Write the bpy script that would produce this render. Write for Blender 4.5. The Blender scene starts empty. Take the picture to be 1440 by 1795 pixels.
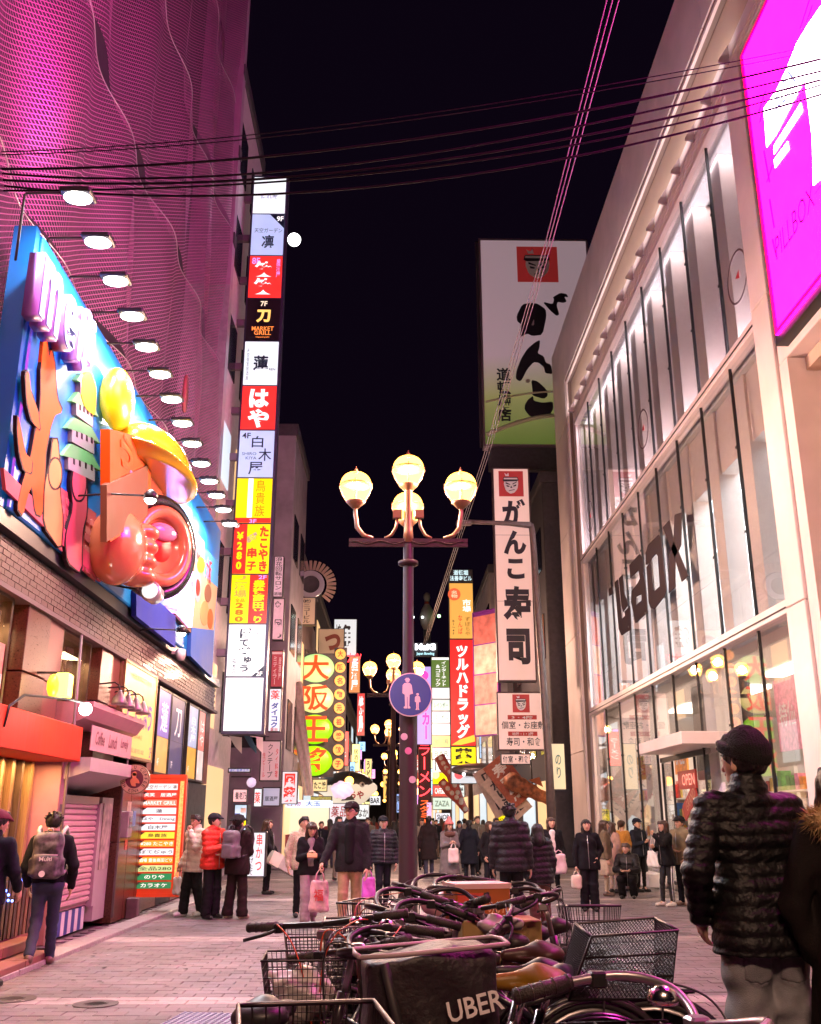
import bpy, bmesh, math, random
import numpy as np
import openvdb as vdb
from mathutils import Vector, Matrix, Euler

random.seed(7); RNG = np.random.default_rng(7)
SC = bpy.context.scene
COL = SC.collection
rad = math.radians

# ------------------------------------------------------------------ camera
CAM_H = 1.42; FPX = 1700.0; CX, CY = 720.0, 897.5; YAW, PITCH = rad(0.964), rad(17.546)
cd = bpy.data.cameras.new('camera'); cam = bpy.data.objects.new('camera', cd); COL.objects.link(cam)
cam.location = (0, 0, CAM_H)
cam.rotation_euler = (rad(90) + PITCH, 0, -YAW)
cd.sensor_fit = 'HORIZONTAL'; cd.sensor_width = 36.0; cd.lens = 36.0 * FPX / 1440.0
cd.clip_start = 0.05; cd.clip_end = 2000
SC.camera = cam
SC.render.resolution_x, SC.render.resolution_y = 821, 1024

# ------------------------------------------------------------------ night sky
w = bpy.data.worlds.new('World'); SC.world = w; w.use_nodes = True
nt = w.node_tree; bg = nt.nodes['Background']
sky = nt.nodes.new('ShaderNodeTexSky'); sky.sky_type = 'NISHITA'; sky.sun_disc = False
sky.sun_elevation = rad(-4); sky.sun_rotation = rad(200)
mixn = nt.nodes.new('ShaderNodeMixRGB'); mixn.inputs['Fac'].default_value = 0.93
mixn.inputs['Color2'].default_value = (0.075, 0.030, 0.115, 1)       # city glow of a night sky
nt.links.new(sky.outputs[0], mixn.inputs['Color1']); nt.links.new(mixn.outputs[0], bg.inputs['Color'])
bg.inputs['Strength'].default_value = 0.017

SC.view_settings.view_transform = 'Standard'; SC.view_settings.look = 'None'
SC.view_settings.exposure = 1.42; SC.view_settings.gamma = 1.0; SC.view_settings.use_curve_mapping = False
SC.render.engine = 'CYCLES'
SC.cycles.use_denoising = True
SC.cycles.max_bounces = 7; SC.cycles.diffuse_bounces = 3; SC.cycles.glossy_bounces = 4
SC.cycles.transmission_bounces = 6; SC.cycles.transparent_max_bounces = 24
SC.cycles.sample_clamp_indirect = 4.0; SC.cycles.caustics_reflective = False; SC.cycles.caustics_refractive = False

# ------------------------------------------------------------------ pixel helpers: photo pixel -> point at a real distance
_F = Vector((math.sin(YAW) * math.cos(PITCH), math.cos(YAW) * math.cos(PITCH), math.sin(PITCH)))
_R = Vector((math.cos(YAW), -math.sin(YAW), 0)); _U = _R.cross(_F)
EYE = Vector((0, 0, CAM_H))
def _ray(x, y): return _F * FPX + _R * (x - CX) - _U * (y - CY)
def at_x(x, y, X): d = _ray(x, y); return EYE + d * (X / d.x)
def at_y(x, y, Y): d = _ray(x, y); return EYE + d * (Y / d.y)
def at_z(x, y, Z=0): d = _ray(x, y); return EYE + d * ((Z - CAM_H) / d.z)

# ------------------------------------------------------------------ materials
_mats = {}
def M(name, col=(.5, .5, .5), rough=.55, metal=0., emit=0., ecol=None, nz=0., ns=8., bump=0., bs=60., spec=.5, coat=0., stretch=None, world=0.):
    if name in _mats: return _mats[name]
    m = bpy.data.materials.new(name); m.use_nodes = True; t = m.node_tree; b = t.nodes['Principled BSDF']
    c4 = (*col[:3], 1)
    b.inputs['Base Color'].default_value = c4; b.inputs['Roughness'].default_value = rough
    b.inputs['Metallic'].default_value = metal; b.inputs['Specular IOR Level'].default_value = spec
    if coat: b.inputs['Coat Weight'].default_value = coat; b.inputs['Coat Roughness'].default_value = .08
    if emit:
        b.inputs['Emission Color'].default_value = (*(ecol or col)[:3], 1); b.inputs['Emission Strength'].default_value = emit
    if nz or bump:
        tc = t.nodes.new('ShaderNodeTexCoord'); mp = t.nodes.new('ShaderNodeMapping'); t.links.new(tc.outputs['Object'], mp.inputs[0])
        if stretch: mp.inputs['Scale'].default_value = stretch
    if nz:
        n = t.nodes.new('ShaderNodeTexNoise'); n.inputs['Scale'].default_value = ns; n.inputs['Detail'].default_value = 6; t.links.new(mp.outputs[0], n.inputs['Vector'])
        if world:                                      # stains that run across neighbouring pieces
            ge = t.nodes.new('ShaderNodeNewGeometry'); n3 = t.nodes.new('ShaderNodeTexNoise'); n3.inputs['Scale'].default_value = world; n3.inputs['Detail'].default_value = 7; n3.inputs['Roughness'].default_value = .65; t.links.new(ge.outputs['Position'], n3.inputs['Vector'])
            r3 = t.nodes.new('ShaderNodeMapRange'); r3.inputs[1].default_value = .32; r3.inputs[2].default_value = .62; r3.inputs[3].default_value = .5; r3.inputs[4].default_value = 1.12; t.links.new(n3.outputs[0], r3.inputs[0])
            c4 = tuple(c4)
        r = t.nodes.new('ShaderNodeMapRange'); r.inputs[1].default_value = .3; r.inputs[2].default_value = .7
        r.inputs[3].default_value = 1 - nz; r.inputs[4].default_value = 1 + nz * .6; t.links.new(n.outputs[0], r.inputs[0])
        mx = t.nodes.new('ShaderNodeMix'); mx.data_type = 'RGBA'; mx.blend_type = 'MULTIPLY'; mx.inputs[0].default_value = 1
        mx.inputs[6].default_value = c4; t.links.new(r.outputs[0], mx.inputs[7]); t.links.new(mx.outputs[2], b.inputs['Base Color'])
        if world:
            my = t.nodes.new('ShaderNodeMix'); my.data_type = 'RGBA'; my.blend_type = 'MULTIPLY'; my.inputs[0].default_value = 1; t.links.new(mx.outputs[2], my.inputs[6]); t.links.new(r3.outputs[0], my.inputs[7]); t.links.new(my.outputs[2], b.inputs['Base Color'])
        if emit: 
            mx2 = t.nodes.new('ShaderNodeMath'); mx2.operation = 'MULTIPLY'; mx2.inputs[1].default_value = emit
            t.links.new(r.outputs[0], mx2.inputs[0]); t.links.new(mx2.outputs[0], b.inputs['Emission Strength'])
        rr = t.nodes.new('ShaderNodeMapRange'); rr.inputs[3].default_value = max(.03, rough - .1); rr.inputs[4].default_value = min(1, rough + .12)
        t.links.new(n.outputs[0], rr.inputs[0]); t.links.new(rr.outputs[0], b.inputs['Roughness'])
    if bump:
        n2 = t.nodes.new('ShaderNodeTexNoise'); n2.inputs['Scale'].default_value = bs; n2.inputs['Detail'].default_value = 4; t.links.new(mp.outputs[0], n2.inputs['Vector'])
        bp = t.nodes.new('ShaderNodeBump'); bp.inputs['Strength'].default_value = bump; bp.inputs['Distance'].default_value = .02
        t.links.new(n2.outputs[0], bp.inputs['Height']); t.links.new(bp.outputs[0], b.inputs['Normal'])
    _mats[name] = m; return m
def lit(name, col, s=1.0, nz=0.):                 # a backlit face or a lamp: it gives off light
    if s < 2.0: s *= .42
    return M(name, tuple(c * .5 for c in col), .35, emit=s, ecol=col, nz=nz, ns=3.)
def glass(name='pane_glass', tint=(.93, .96, .96), boost=.02):
    if name in _mats: return _mats[name]
    m = bpy.data.materials.new(name); m.use_nodes = True; t = m.node_tree; t.nodes.remove(t.nodes['Principled BSDF'])
    tr = t.nodes.new('ShaderNodeBsdfTransparent'); tr.inputs[0].default_value = (*tint, 1)
    gl = t.nodes.new('ShaderNodeBsdfGlossy'); gl.inputs['Roughness'].default_value = .012; gl.inputs[0].default_value = (.95, .95, .95, 1)
    fr = t.nodes.new('ShaderNodeLayerWeight'); fr.inputs[0].default_value = .5
    pw = t.nodes.new('ShaderNodeMath'); pw.operation = 'POWER'; pw.inputs[1].default_value = 4.2
    ad = t.nodes.new('ShaderNodeMath'); ad.operation = 'MULTIPLY_ADD'; ad.inputs[1].default_value = .9; ad.inputs[2].default_value = boost; ad.use_clamp = True
    mx = t.nodes.new('ShaderNodeMixShader'); t.links.new(fr.outputs['Facing'], pw.inputs[0]); t.links.new(pw.outputs[0], ad.inputs[0]); t.links.new(ad.outputs[0], mx.inputs[0])
    t.links.new(tr.outputs[0], mx.inputs[1]); t.links.new(gl.outputs[0], mx.inputs[2]); t.links.new(mx.outputs[0], t.nodes['Material Output'].inputs[0])
    _mats[name] = m; return m

# ------------------------------------------------------------------ mesh builder
class MB:
    def __init__(s): s.v = []; s.f = []; s.mi = []; s.sm = []
    def add(s, vs, fs, mi=0, smooth=False):
        o = len(s.v); s.v += [tuple(v) for v in vs]; s.f += [tuple(i + o for i in f) for f in fs]
        s.mi += [mi] * len(fs); s.sm += [smooth] * len(fs); return s
    def box(s, x0, x1, y0, y1, z0, z1, mi=0, T=None, ch=0):
        if x0 > x1: x0, x1 = x1, x0
        if y0 > y1: y0, y1 = y1, y0
        if z0 > z1: z0, z1 = z1, z0
        if ch:
            c = ch; vs = []
            for z, k in ((z0, c), (z0 + c, 0), (z1 - c, 0), (z1, c)):
                a0, a1, b0, b1 = x0 + k, x1 - k, y0 + k, y1 - k
                vs += [(a0 + c, b0, z), (a1 - c, b0, z), (a1, b0 + c, z), (a1, b1 - c, z), (a1 - c, b1, z), (a0 + c, b1, z), (a0, b1 - c, z), (a0, b0 + c, z)]
            fs = [tuple(range(7, -1, -1)), tuple(range(24, 32))]
            for r in range(3):
                for i in range(8): j = (i + 1) % 8; fs.append((r * 8 + i, r * 8 + j, r * 8 + 8 + j, r * 8 + 8 + i))
        else:
            vs = [(x, y, z) for z in (z0, z1) for y in (y0, y1) for x in (x0, x1)]
            fs = [(0, 2, 3, 1), (4, 5, 7, 6), (0, 1, 5, 4), (2, 6, 7, 3), (0, 4, 6, 2), (1, 3, 7, 5)]
        if T is not None: vs = [T @ Vector(v) for v in vs]
        return s.add(vs, fs, mi)
    def quad(s, a, b, c, d, mi=0): return s.add([a, b, c, d], [(0, 1, 2, 3)], mi)
    def tube(s, pts, r, n=8, mi=0, cap=True, smooth=True):
        pts = [Vector(p) for p in pts]; rs = r if isinstance(r, (list, tuple)) else [r] * len(pts)
        vs = []; fs = []; L = len(pts); up = None
        for i, p in enumerate(pts):
            t = (pts[min(i + 1, L - 1)] - pts[max(i - 1, 0)]).normalized()
            if up is None: up = Vector((0, 0, 1)) if abs(t.z) < .9 else Vector((1, 0, 0))
            a = t.cross(up); a = a.normalized() if a.length > 1e-6 else t.orthogonal().normalized(); b = a.cross(t).normalized(); up = b
            for k in range(n):
                th = 2 * math.pi * k / n; vs.append(p + (a * math.cos(th) + b * math.sin(th)) * rs[i])
        for i in range(L - 1):
            for k in range(n): j = (k + 1) % n; fs.append((i * n + k, i * n + n + k, i * n + n + j, i * n + j))
        if cap: fs += [tuple(range(n)), tuple(range(L * n - 1, (L - 1) * n - 1, -1))]
        return s.add(vs, fs, mi, smooth)
    def lathe(s, prof, c=(0, 0, 0), n=16, mi=0, axis='z', smooth=True):
        vs = []; fs = []
        for r, h in prof:
            for k in range(n):
                th = 2 * math.pi * k / n; x, y = r * math.cos(th), r * math.sin(th)
                q = (x, y, h) if axis == 'z' else ((x, -h, y) if axis == 'y' else (h, x, y)); vs.append((q[0] + c[0], q[1] + c[1], q[2] + c[2]))
        for i in range(len(prof) - 1):
            for k in range(n): j = (k + 1) % n; fs.append((i * n + k, i * n + j, i * n + n + j, i * n + n + k))
        if prof[0][0] > 1e-5 and prof[0] != prof[-1]: fs.append(tuple(range(n - 1, -1, -1)))
        if prof[-1][0] > 1e-5 and prof[0] != prof[-1]: fs.append(tuple(range((len(prof) - 1) * n, len(prof) * n)))
        return s.add(vs, fs, mi, smooth)
    def ball(s, c, r, n=12, mi=0):
        r = r if isinstance(r, (list, tuple)) else (r, r, r); vs = []; fs = []; m = max(4, n // 2)
        for i in range(m + 1):
            ph = math.pi * i / m
            for k in range(n):
                th = 2 * math.pi * k / n; vs.append((c[0] + r[0] * math.sin(ph) * math.cos(th), c[1] + r[1] * math.sin(ph) * math.sin(th), c[2] - r[2] * math.cos(ph)))
        for i in range(m):
            for k in range(n): j = (k + 1) % n; fs.append((i * n + k, i * n + j, i * n + n + j, i * n + n + k))
        return s.add(vs, fs, mi, True)
    def prism(s, poly, y0, y1, mi=0, plane='xz', T=None, smooth=False):   # polygon drawn in a plane, given thickness along the third axis
        n = len(poly)
        def P(u, v, d): return (u, d, v) if plane == 'xz' else ((d, u, v) if plane == 'yz' else (u, v, d))
        vs = [P(u, v, y0) for u, v in poly] + [P(u, v, y1) for u, v in poly]
        if T is not None: vs = [T @ Vector(q) for q in vs]
        fs = [tuple(range(n)), tuple(range(2 * n - 1, n - 1, -1))] + [(i, n + i, n + (i + 1) % n, (i + 1) % n) for i in range(n)]
        return s.add(vs, fs, mi, smooth)
    def mesh(s, name):
        me = bpy.data.meshes.new(name); me.from_pydata(s.v, [], s.f)
        me.polygons.foreach_set('material_index', s.mi); me.polygons.foreach_set('use_smooth', s.sm)
        return me
    def build(s, name, mats, parent=None, fix=True):
        me = s.mesh(name)
        if fix:
            bm = bmesh.new(); bm.from_mesh(me); bmesh.ops.recalc_face_normals(bm, faces=bm.faces); bm.to_mesh(me); bm.free()
        return obj(name, me, mats, parent)

def obj(name, me, mats=None, parent=None):
    o = bpy.data.objects.new(name, me); COL.objects.link(o)
    if mats is not None and me is not None and not me.materials:
        for m in (mats if isinstance(mats, (list, tuple)) else [mats]): me.materials.append(m)
    if parent is not None: o.parent = parent
    return o
def tag(o, label, cat, group=None):
    o['label'] = label; o['category'] = cat
    if group: o['group'] = group
    return o
def struct(o): o['kind'] = 'structure'; return o
def stuff(o): o['kind'] = 'stuff'; return o
def thing(name, label, cat, loc=(0, 0, 0), rz=0., group=None):
    o = bpy.data.objects.new(name, None); COL.objects.link(o); o.location = loc; o.rotation_euler = (0, 0, rz); o.empty_display_size = .2
    return tag(o, label, cat, group)
def part(name, me, parent, loc=(0, 0, 0), rz=0., mats=None):     # a piece that shares mesh data
    o = obj(name, me, mats, parent); o.location = loc; o.rotation_euler = (0, 0, rz); return o
def copy_tree(o, parent=None):
    c = o.copy(); COL.objects.link(c)
    if parent is not None: c.parent = parent
    for ch in list(o.children): copy_tree(ch, c)
    return c
def lamp(name, kind, loc, energy, col, parent=None, size=.3, rot=None, spot=None, blend=.5, sizey=None):
    l = bpy.data.lights.new(name, kind); l.energy = energy; l.color = col
    if kind == 'AREA':
        l.size = size
        if sizey: l.shape = 'RECTANGLE'; l.size_y = sizey
        else: l.shape = 'DISK'
    elif kind in ('POINT', 'SPOT'): l.shadow_soft_size = size
    if spot: l.spot_size = spot; l.spot_blend = blend
    o = bpy.data.objects.new(name, l); COL.objects.link(o); o.location = loc
    if rot is not None: o.rotation_euler = rot
    if parent is not None: o.parent = parent
    return o
def soften(pts, it=2):                                  # rounds the corners of an open polyline
    for _ in range(it):
        P = [Vector(p) for p in pts]; q = [P[0]]
        for a, b in zip(P[:-1], P[1:]): q += [a.lerp(b, .25), a.lerp(b, .75)]
        pts = q + [P[-1]]
    return pts
def aim(frm, to): return (Vector(to) - Vector(frm)).to_track_quat('-Z', 'Y').to_euler()

# ------------------------------------------------------------------ lettering: unit-size text meshes facing local -Y
_tx = {}
def text_mesh(s, vertical=False, bold=0., shear=0., spacing=1.):
    k = (s, vertical, bold, shear, spacing)
    if k in _tx: return _tx[k]
    c = bpy.data.curves.new('lettering', 'FONT'); c.resolution_u = 2 if len(s) > 3 else 4
    c.align_x = 'CENTER'; c.offset = bold; c.shear = shear; c.space_character = spacing
    rot = 0
    if vertical:
        s = '\n'.join('丨' if ch == 'ー' else ch for ch in s); c.space_line = 1.0
    c.body = s
    o = bpy.data.objects.new('tmp', c); COL.objects.link(o)
    dg = bpy.context.evaluated_depsgraph_get(); me = bpy.data.meshes.new_from_object(o.evaluated_get(dg))
    bpy.data.objects.remove(o); bpy.data.curves.remove(c)
    n = len(me.vertices); a = np.zeros(n * 3, np.float32); me.vertices.foreach_get('co', a); a = a.reshape(-1, 3)
    if n:
        lo, hi = a.min(0), a.max(0); sz = np.maximum(hi - lo, 1e-4)
        b = np.zeros_like(a); b[:, 0] = (a[:, 0] - (lo[0] + hi[0]) / 2) / sz[0]; b[:, 2] = (a[:, 1] - (lo[1] + hi[1]) / 2) / sz[1]
        me.vertices.foreach_set('co', b.ravel())
    me.name = 'lettering'; _tx[k] = me; return me
def solidify(me, t):                     # flat faces -> slab of thickness t towards -Y
    bm = bmesh.new(); bm.from_mesh(me)
    r = bmesh.ops.extrude_face_region(bm, geom=bm.faces[:])
    for v in [g for g in r['geom'] if isinstance(g, bmesh.types.BMVert)]: v.co.y -= t
    bmesh.ops.recalc_face_normals(bm, faces=bm.faces); me2 = bpy.data.meshes.new('lettering'); bm.to_mesh(me2); bm.free(); return me2
def letter(s, parent, x, z, wd, ht, mat, y=-.01, vertical=False, bold=.012, shear=0., rot=0., name='lettering', depth=0., spacing=1.):
    me = text_mesh(s, vertical, bold, shear, spacing)
    key = ('made', s, vertical, bold, shear, spacing, mat.name, depth)
    if key not in _tx:
        m2 = solidify(me, 1.0) if depth else me.copy(); m2.materials.clear(); m2.materials.append(mat); _tx[key] = m2
    o = bpy.data.objects.new(name, _tx[key]); COL.objects.link(o); o.parent = parent
    o.location = (x, y, z); o.scale = (wd, depth if depth else 1, ht)
    if rot: o.rotation_euler = (0, rot, 0)
    return o
def disc_mesh(r, n=28, t=.01, inner=0.):
    b = MB()
    if inner: b.lathe([(inner, 0), (r, 0), (r, t), (inner, t), (inner, 0)], n=n, axis='y', smooth=False)
    else: b.lathe([(r, 0), (r, t)], n=n, axis='y', smooth=False)
    return b

# a framed sign: cabinet box with faces; local x right, z up, -y towards the viewer
FACE = {'cam': 0., 'left': rad(90), 'right': rad(-90)}
def sign_root(name, label, cat, px, Y, facing='cam', X=None, group=None):
    """px = (x0,y0,x1,y1) in the photograph at street distance Y (or wall plane X); returns root at the base centre, width, height"""
    x0, y0, x1, y1 = px
    if X is None:
        ym, xm = (y0 + y1) / 2, (x0 + x1) / 2
        a, b = at_y(x0, ym, Y), at_y(x1, ym, Y); t, m = at_y(xm, y0, Y), at_y(xm, y1, Y)
        loc = ((a.x + b.x) / 2, Y, m.z); W = b.x - a.x; Hh = t.z - m.z
    else:
        a, b = at_x(x0, y0, X), at_x(x1, y1, X); loc = (X, (a.y + b.y) / 2, b.z); W = abs(b.y - a.y); Hh = a.z - b.z
    return thing(name, label, cat, loc, FACE[facing], group), W, Hh
DARKM = M('dark_frame', (.02, .018, .022), .45, nz=.3)
def cabinet(root, W, Hh, d=.25, fr=.03, mat=None, face=None, name='panel'):
    b = MB(); b.box(-W / 2, W / 2, .012, d, 0, Hh, ch=.012)
    for q in ((-W / 2, -W / 2 + fr, 0, Hh), (W / 2 - fr, W / 2, 0, Hh), (-W / 2 + fr, W / 2 - fr, 0, fr), (-W / 2 + fr, W / 2 - fr, Hh - fr, Hh)):
        b.box(q[0], q[1], -.02, .0118, q[2], q[3])
    b.build('cabinet', mat or DARKM, root, fix=False)
    if face: plate(root, -W / 2 + fr, W / 2 - fr, fr, Hh - fr, face, name=name)
def plate(root, x0, x1, z0, z1, mat, y=-.001, t=.008, name='panel'):
    return MB().box(x0, x1, y - t, y, z0, z1).build(name, mat, root, fix=False)
def poly(root, pts, mat, y=-.012, t=.006, name='emblem'):
    return MB().prism(pts, y - t, y).build(name, mat, root)
def disc(root, x, z, r, mat, y=-.012, t=.006, name='emblem', inner=0., n=28):
    o = disc_mesh(r, n, t, inner).build(name, mat, root); o.location = (x, y, z); return o
# ------------------------------------------------------------------ smooth solids: signed distance grid -> mesh
class SDF:
    def __init__(s, lo, hi, vox):
        s.vox = vox; s.lo = np.array(lo, float) - 3 * vox; n = np.ceil((np.array(hi, float) + 3 * vox - s.lo) / vox).astype(int) + 1
        s.a = np.full(n, .5, np.float32); s.ax = [s.lo[i] + vox * np.arange(n[i]) for i in range(3)]
    def win(s, lo, hi):
        sl = []
        for i in range(3):
            a = max(0, int((lo[i] - s.lo[i]) / s.vox)); b = min(s.a.shape[i], int((hi[i] - s.lo[i]) / s.vox) + 2)
            if b <= a: return None
            sl.append(slice(a, b))
        return tuple(sl)
    def grid(s, sl=None):
        sl = sl or (slice(None),) * 3
        return np.meshgrid(*[s.ax[i][sl[i]] for i in range(3)], indexing='ij', sparse=True)
    def _u(s, sl, d, k):
        o = s.a[sl]
        if k > 0:
            h = np.maximum(k - np.abs(o - d), 0) / k; s.a[sl] = np.minimum(o, d) - h * h * k * .25
        else: s.a[sl] = np.minimum(o, d)
    def cap(s, a, b, ra, rb=None, k=.03, sq=(1, 1, 1)):
        rb = ra if rb is None else rb; a = np.array(a, float); b = np.array(b, float); m = max(ra, rb) * 1.15 + k + 3 * s.vox
        m = m / min(sq)
        sl = s.win(np.minimum(a, b) - m, np.maximum(a, b) + m)
        if sl is None: return s
        X, Y, Z = s.grid(sl); d = (b - a) * sq; L = float(d @ d) + 1e-9
        px, py, pz = (X - a[0]) * sq[0], (Y - a[1]) * sq[1], (Z - a[2]) * sq[2]
        t = np.clip((px * d[0] + py * d[1] + pz * d[2]) / L, 0, 1)
        D = np.sqrt((px - d[0] * t) ** 2 + (py - d[1] * t) ** 2 + (pz - d[2] * t) ** 2) - (ra + (rb - ra) * t)
        s._u(sl, D.astype(np.float32), k); return s
    def ell(s, c, r, k=.02, cut=None, sub=False):
        c = np.array(c, float); r = np.array(r, float); m = r + k + 3 * s.vox
        sl = s.win(c - m, c + m)
        if sl is None: return s
        X, Y, Z = s.grid(sl); q = np.sqrt(((X - c[0]) / r[0]) ** 2 + ((Y - c[1]) / r[1]) ** 2 + ((Z - c[2]) / r[2]) ** 2)
        D = ((q - 1) * r.min()).astype(np.float32)
        if cut is not None:                                   # cut(X,Y,Z) > 0 is removed
            D = np.maximum(D, cut(X, Y, Z).astype(np.float32))
        if sub: s.a[sl] = np.maximum(s.a[sl], -D)
        else: s._u(sl, D, k)
        return s
    def box(s, c, h, r=.02, k=.02, R=None):
        c = np.array(c, float); h = np.array(h, float); m = np.linalg.norm(h) + k + 3 * s.vox
        sl = s.win(c - m, c + m)
        if sl is None: return s
        X, Y, Z = s.grid(sl); P = [X - c[0], Y - c[1], Z - c[2]]
        if R is not None: P = [sum(R[j][i] * P[j] for j in range(3)) for i in range(3)]
        q = [np.abs(P[i]) - h[i] + r for i in range(3)]
        D = np.sqrt(np.maximum(q[0], 0) ** 2 + np.maximum(q[1], 0) ** 2 + np.maximum(q[2], 0) ** 2) + np.minimum(np.maximum(q[0], np.maximum(q[1], q[2])), 0) - r
        s._u(sl, D.astype(np.float32), k); return s
    def cutf(s, fn):                                           # fn > 0 removed
        s.a = np.maximum(s.a, np.broadcast_to(fn(*s.grid()), s.a.shape).astype(np.float32)); return s
    def disp(s, fn): s.a = s.a + np.broadcast_to(fn(*s.grid()), s.a.shape).astype(np.float32); return s
    def tris(s):
        a = np.clip(s.a, -3 * s.vox, 3 * s.vox); a[0], a[-1] = 3 * s.vox, 3 * s.vox; a[:, 0], a[:, -1] = 3 * s.vox, 3 * s.vox; a[:, :, 0], a[:, :, -1] = 3 * s.vox, 3 * s.vox
        g = vdb.FloatGrid(3 * s.vox); g.copyFromArray(np.ascontiguousarray(a)); p, q = g.convertToQuads(isovalue=0.0)
        return np.array(p) * s.vox + s.lo, np.array(q)
    def mesh(s, name, extra=None):
        p, q = s.tris(); return np_mesh(name, p, q, extra)
def np_mesh(name, p, q, extra=None):
    """verts + quads, with optional extra MB islands joined in (their own material slots)"""
    me = bpy.data.meshes.new(name)
    if extra is None:
        nv, nf = len(p), len(q); me.vertices.add(nv); me.vertices.foreach_set('co', p.astype(np.float32).ravel())
        me.loops.add(nf * 4); me.loops.foreach_set('vertex_index', q[:, ::-1].astype(np.int32).ravel())
        me.polygons.add(nf); me.polygons.foreach_set('loop_start', np.arange(0, nf * 4, 4, dtype=np.int32)); me.polygons.foreach_set('loop_total', np.full(nf, 4, np.int32))
        me.update(calc_edges=True); me.polygons.foreach_set('use_smooth', np.ones(nf, bool)); return me
    b = MB(); b.add(p.tolist(), q[:, ::-1].tolist(), 0, True)
    o = len(b.v); b.v += extra.v; b.f += [tuple(i + o for i in f) for f in extra.f]; b.mi += extra.mi; b.sm += extra.sm
    me.from_pydata(b.v, [], b.f); me.polygons.foreach_set('material_index', b.mi); me.polygons.foreach_set('use_smooth', b.sm); return me
# ================================================================== THE SETTING
XL, XR = -3.9, 5.7
# ---- ground and pavement
gm = M('mortar_ground', (.165, .138, .14), .75, nz=.4, ns=1.2, bump=.3, bs=40)
b = MB(); b.quad((-300, -60, -.014), (300, -60, -.014), (300, 900, -.014), (-300, 900, -.014))
struct(b.build('ground', gm))
PAV = [M('paver_' + n, c, .5, nz=.22, ns=14, bump=.25, bs=90, world=.9) for n, c in
       (('rose', (.212, .165, .168)), ('grey', (.205, .178, .185)), ('brown', (.185, .152, .153)), ('tan', (.228, .192, .188)), ('pale', (.42, .35, .33)))]
PW, PD, PG = .24, .16, .004
def paver_mesh(mat):
    q = MB(); c = .004; x, y = PW / 2 - PG / 2, PD / 2 - PG / 2
    vs = [(-x, -y, -.02), (x, -y, -.02), (x, y, -.02), (-x, y, -.02), (-x, -y, -c), (x, -y, -c), (x, y, -c), (-x, y, -c), (-x + c, -y + c, 0), (x - c, -y + c, 0), (x - c, y - c, 0), (-x + c, y - c, 0)]
    q.add(vs, [(8, 9, 10, 11)] + [(a, (a + 1) % 4, 4 + (a + 1) % 4, 4 + a) for a in range(4)] + [(4 + a, 4 + (a + 1) % 4, 8 + (a + 1) % 4, 8 + a) for a in range(4)])
    me = q.mesh('paver'); me.materials.append(mat); return me
PM = [paver_mesh(m) for m in PAV]
pavement = bpy.data.objects.new('pavement', None); COL.objects.link(pavement); struct(pavement)
def band(Y):                                       # pale stone courses laid across the street
    return 12.75 < Y < 13.25 or 18.9 < Y < 19.3 or 8.62 < Y < 8.9 or 25 < Y < 25.5
cand = []; rest = MB()
iy = 0; Y = 5.2
while Y < 34:
    off = (iy % 2) * PW / 2; X = -3.95 + off
    while X < 5.62:
        t = RNG.random(); k = 4 if band(Y) else (0 if t < .38 else 1 if t < .66 else 2 if t < .88 else 3)
        d = Vector((X, Y, 0)) - EYE; dz = d.dot(_F); u = CX + FPX * d.dot(_R) / dz; v = CY - FPX * d.dot(_U) / dz
        vis = 0 < u < 1440 and v < 1800 and not (470 < u < 1190 and v > 1600) and not (1225 < u and v > 1500)
        cand.append((0 if vis else 1, Y, X, k, RNG.uniform(-.0025, .0025), RNG.uniform(-.012, .012)))
        X += PW
    Y += PD; iy += 1
order = sorted(range(len(cand)), key=lambda i: cand[i][:2])
near = set(order[:300])
for i, (vis, Y, X, k, dz, rz) in enumerate(cand):
    if i in near: part('paver', PM[k], pavement, (X, Y, dz), rz)
    else:
        x, y, c = PW / 2 - PG / 2, PD / 2 - PG / 2, .004
        rest.add([(X - x, Y - y, -.013), (X + x, Y - y, -.013), (X + x, Y + y, -.013), (X - x, Y + y, -.013), (X - x, Y - y, dz), (X + x, Y - y, dz), (X + x, Y + y, dz), (X - x, Y + y, dz)],
                 [(4, 5, 6, 7)] + [(a, (a + 1) % 4, 4 + (a + 1) % 4, 4 + a) for a in range(4)], k)
stuff(rest.build('paver', PAV, pavement, fix=False))
# granite edging strip along the left shops and a drain line on the right
b = MB(); y = 7.0
gran = M('granite_edge', (.36, .32, .31), .45, nz=.3, ns=30)
edge = bpy.data.objects.new('kerb', None); COL.objects.link(edge); struct(edge)
me = MB().box(-.14, .14, -.44, .44, -.02, .05, ch=.008).mesh('kerbstone'); me.materials.append(gran)
for i in range(18): part('kerbstone', me, edge, (-3.72 + .012 * i, 7 + .9 * i, 0), -.013)
# manhole covers, small plates, the studded steel plate by the bicycles
def manhole(px, py, r, label):
    c = at_z(px, py, 0); t = thing('manhole_cover', label, 'manhole cover', (c.x, c.y, .003))
    q = MB(); q.lathe([(r + .03, 0), (r + .03, .003), (r, .003)], n=28, smooth=False); q.build('rim', M('rim_steel', (.09, .07, .065), .45, .2, nz=.3), t)
    q = MB(); q.lathe([(r - .006, 0), (r - .006, .002), (0, .002)], n=28, smooth=False)
    for i in range(-5, 6):
        for j in range(-5, 6):
            if (i * i + j * j) * .0064 < (r - .05) ** 2 / (r * r) * .16: q.box(i * r / 6 - .02, i * r / 6 + .02, j * r / 6 - .008, j * r / 6 + .008, .002, .004)
    q.build('lid', M('cast_iron', (.06, .045, .043), .5, .2, nz=.4), t)
manhole(168, 1761, .15, 'larger round manhole cover in the paving nearest the left corner')
manhole(20, 1752, .17, 'round manhole cover cut by the left edge of the picture')
manhole(222, 1616, .10, 'small drain cover in front of the pink shutter corner')
c = at_z(385, 1783, 0)
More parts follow.
